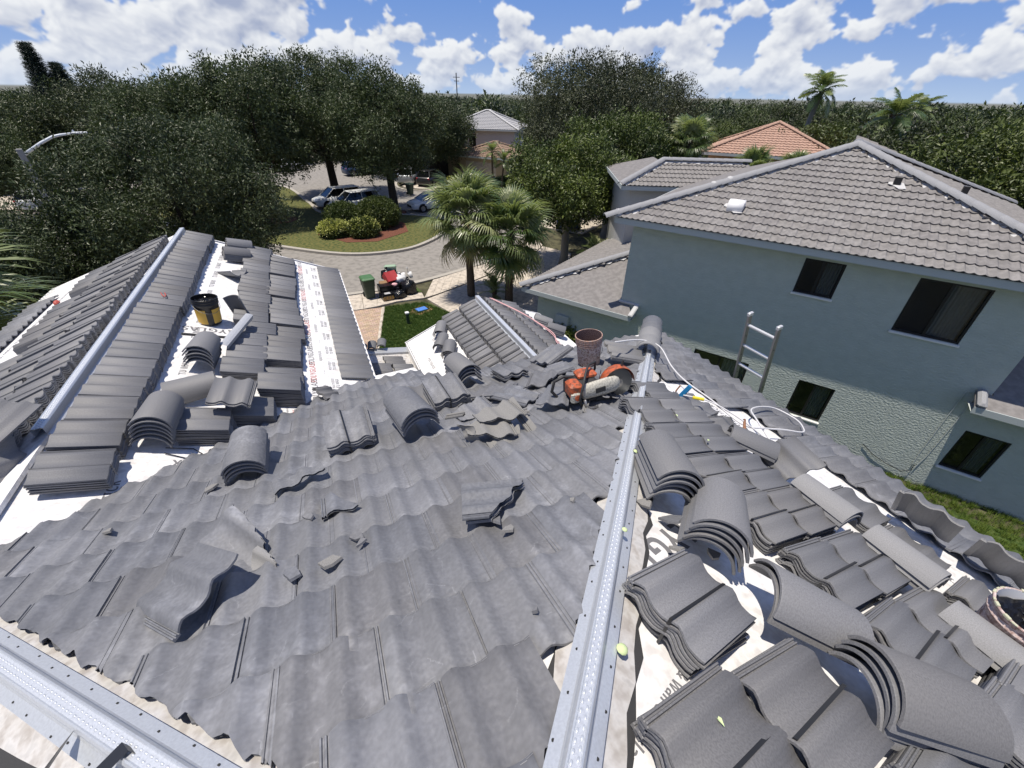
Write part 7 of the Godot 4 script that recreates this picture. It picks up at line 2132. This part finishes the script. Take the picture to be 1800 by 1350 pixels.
func palms():
	var fans := [fan_frond(46, 0.85, 0.95, 0.45, 1), fan_frond(46, 0.95, 1.0, 0.62, 2), fan_frond(42, 0.8, 0.95, 0.85, 3)]
	var sg := "fan palms by the driveway"
	palm("fan_palm", "fan palm by the driveway, left and taller of the pair", sg, Vector3(6.85, 0.05, -19.8), 4.0, 0.16, fans, 46, 1.3, [M.frond, M.frond_light, M.frond, M.frond_dark], -1.0, 1.45, Vector3(-0.02, 0, 0), null, 3)
	palm("fan_palm", "fan palm by the driveway, shorter one touching the neighbour's garage roof", sg, Vector3(8.3, 0.05, -18.2), 3.45, 0.16, fans, 44, 1.3, [M.frond, M.frond_light, M.frond, M.frond_dark], -1.0, 1.4, Vector3(0.01, 0, 0.01), null, 3)
	palm("fan_palm", "fan palm whose long fronds reach in at the left edge", "", Vector3(-7.0, 0.0, -10.2), 5.2, 0.16, [fan_frond(60, 1.0, 1.25, 0.3, 7), fan_frond(60, 1.1, 1.3, 0.42, 8)], 46, 1.08, [M.frond, M.frond_light, M.frond, M.frond_dark], -0.7, 1.35)
	palm("fan_palm", "fan palm above the neighbour's rear wing roof", "fan palms behind the neighbour", Vector3(23.2, 0.0, -23.4), 6.4, 0.16, fans, 40, 1.0, [M.frond_dark, M.frond, M.frond_dark, M.frond_light], -0.9, 1.4)
	palm("fan_palm", "low fan palm tufts under the peach roof's left slope", "fan palms behind the neighbour", Vector3(25.0, 0.0, -19.6), 5.0, 0.14, fans, 30, 0.95, [M.frond_dark, M.frond], -0.7, 1.4)
	palm("fan_palm", "low fan palm right of the other tuft under the peach roof", "fan palms behind the neighbour", Vector3(26.6, 0.0, -18.0), 5.0, 0.14, fans, 28, 0.9, [M.frond_dark, M.frond], -0.7, 1.4)
	var fe := [feather_frond(3.0, 0.85, 40, 0.45, 1), feather_frond(3.1, 0.9, 40, 0.62, 2), feather_frond(2.9, 0.85, 40, 0.80, 3)]
	var rg := "royal palms beyond the neighbour's roof"
	palm("royal_palm", "tallest royal palm, feathery crown against the sky above the wood", rg, Vector3(50.6, 0.0, -35.0), 9.6, 0.22, fe, 19, 0.86, [M.frond_dark, M.frond_dark, M.frond], -0.75, 1.15, Vector3(0.06, 0, 0.02), M.grey_bark)
	palm("royal_palm", "leaning royal palm right behind the neighbour's roof peak", rg, Vector3(41.0, 0.0, -22.2), 7.9, 0.24, fe, 18, 0.80, [M.frond_dark, M.frond, M.frond_dark], -0.8, 1.1, Vector3(0.10, 0, 0.02), M.grey_bark)
	palm("royal_palm", "small windswept palm top right of the leaning royal palm", rg, Vector3(55.5, 0.0, -27.6), 8.1, 0.16, fe, 12, 0.62, [M.frond_dark, M.frond], -0.2, 1.2, Vector3(0.04, 0, 0), M.grey_bark)
	var de := [feather_frond(1.6, 0.36, 34, 0.45, 11, 0.3), feather_frond(1.5, 0.36, 34, 0.7, 12, 0.3)]
	palm("date_palm", "low feathery date palm in front of the neighbour's garage roof", "small feather palms", Vector3(13.9, 0.0, -18.9), 1.3, 0.14, de, 30, 1.05, [M.frond, M.frond_light, M.frond_dark], -0.4, 1.35)
	palm("date_palm", "small palm shrub between the two fan palm trunks", "small feather palms", Vector3(7.75, 0.0, -18.8), 0.5, 0.10, de, 18, 0.75, [M.frond_dark, M.frond], -0.1, 1.3)
	palm("date_palm", "thin date palm, left of two before the tan garage", "small feather palms", Vector3(18.2, 0.05, -44.3), 3.9, 0.09, de, 22, 0.95, [M.frond_dark, M.frond], -0.7, 1.3, Vector3(-0.02, 0, 0))
	palm("date_palm", "thin leaning date palm, shorter of two before the tan garage", "small feather palms", Vector3(19.0, 0.05, -43.9), 3.1, 0.08, de, 20, 0.85, [M.frond_dark, M.frond], -0.7, 1.3, Vector3(0.10, 0, 0))
	# dark pine, two leaders
	for q in [[Vector3(-28.6, 0.0, -90.0), 13.2, 2.4, "dark layered pine on the left skyline, taller leader"], [Vector3(-26.6, 0.0, -90.4), 11.2, 2.6, "dark layered pine beside the taller one on the left skyline"]]:
		var o := thing("norfolk_pine", q[3], "tree", at(q[0]), "dark pines on the skyline")
		var t := Mb.new(); t.tube([Vector3.ZERO, Vector3(0, q[1], 0)], [0.22, 0.03], 7)
		obj("trunk", t.done(), M.bark, o)
		var br := Mb.new()
		var pl := []
		for k in 19:
			var f := k / 18.0
			var y: float = lerpf(2.5, q[1] - 0.3, f)
			var l: float = q[2] * (1.0 - 0.86 * f) + 0.15
			for j in 7:
				var a := TAU * j / 7 + k * 0.6
				var e := Vector3(cos(a) * l, 0.42 * l, sin(a) * l)
				br.tube([Vector3(0, y, 0), Vector3(0, y, 0) + e], [0.05, 0.02], 4)
				for s in int(3 + l * 5.0):
					pl.append(Transform3D(Basis.from_euler(Vector3(rng.randf_range(-0.4, 0.4), a, rng.randf_range(-0.3, 0.3))) * rng.randf_range(0.55, 0.8), Vector3(0, y, 0) + e * rng.randf_range(0.25, 1.0) + Vector3(0, 0.04, 0)))
		obj("branches", br.done(), M.bark, o)
		var tints := []
		for i in pl.size(): tints.append(Color(0.010, 0.022, 0.014).lerp(Color(0.03, 0.05, 0.03), rng.randf()))
		many("crown", LEAF.pine, M.leaf, pl, tints, o)
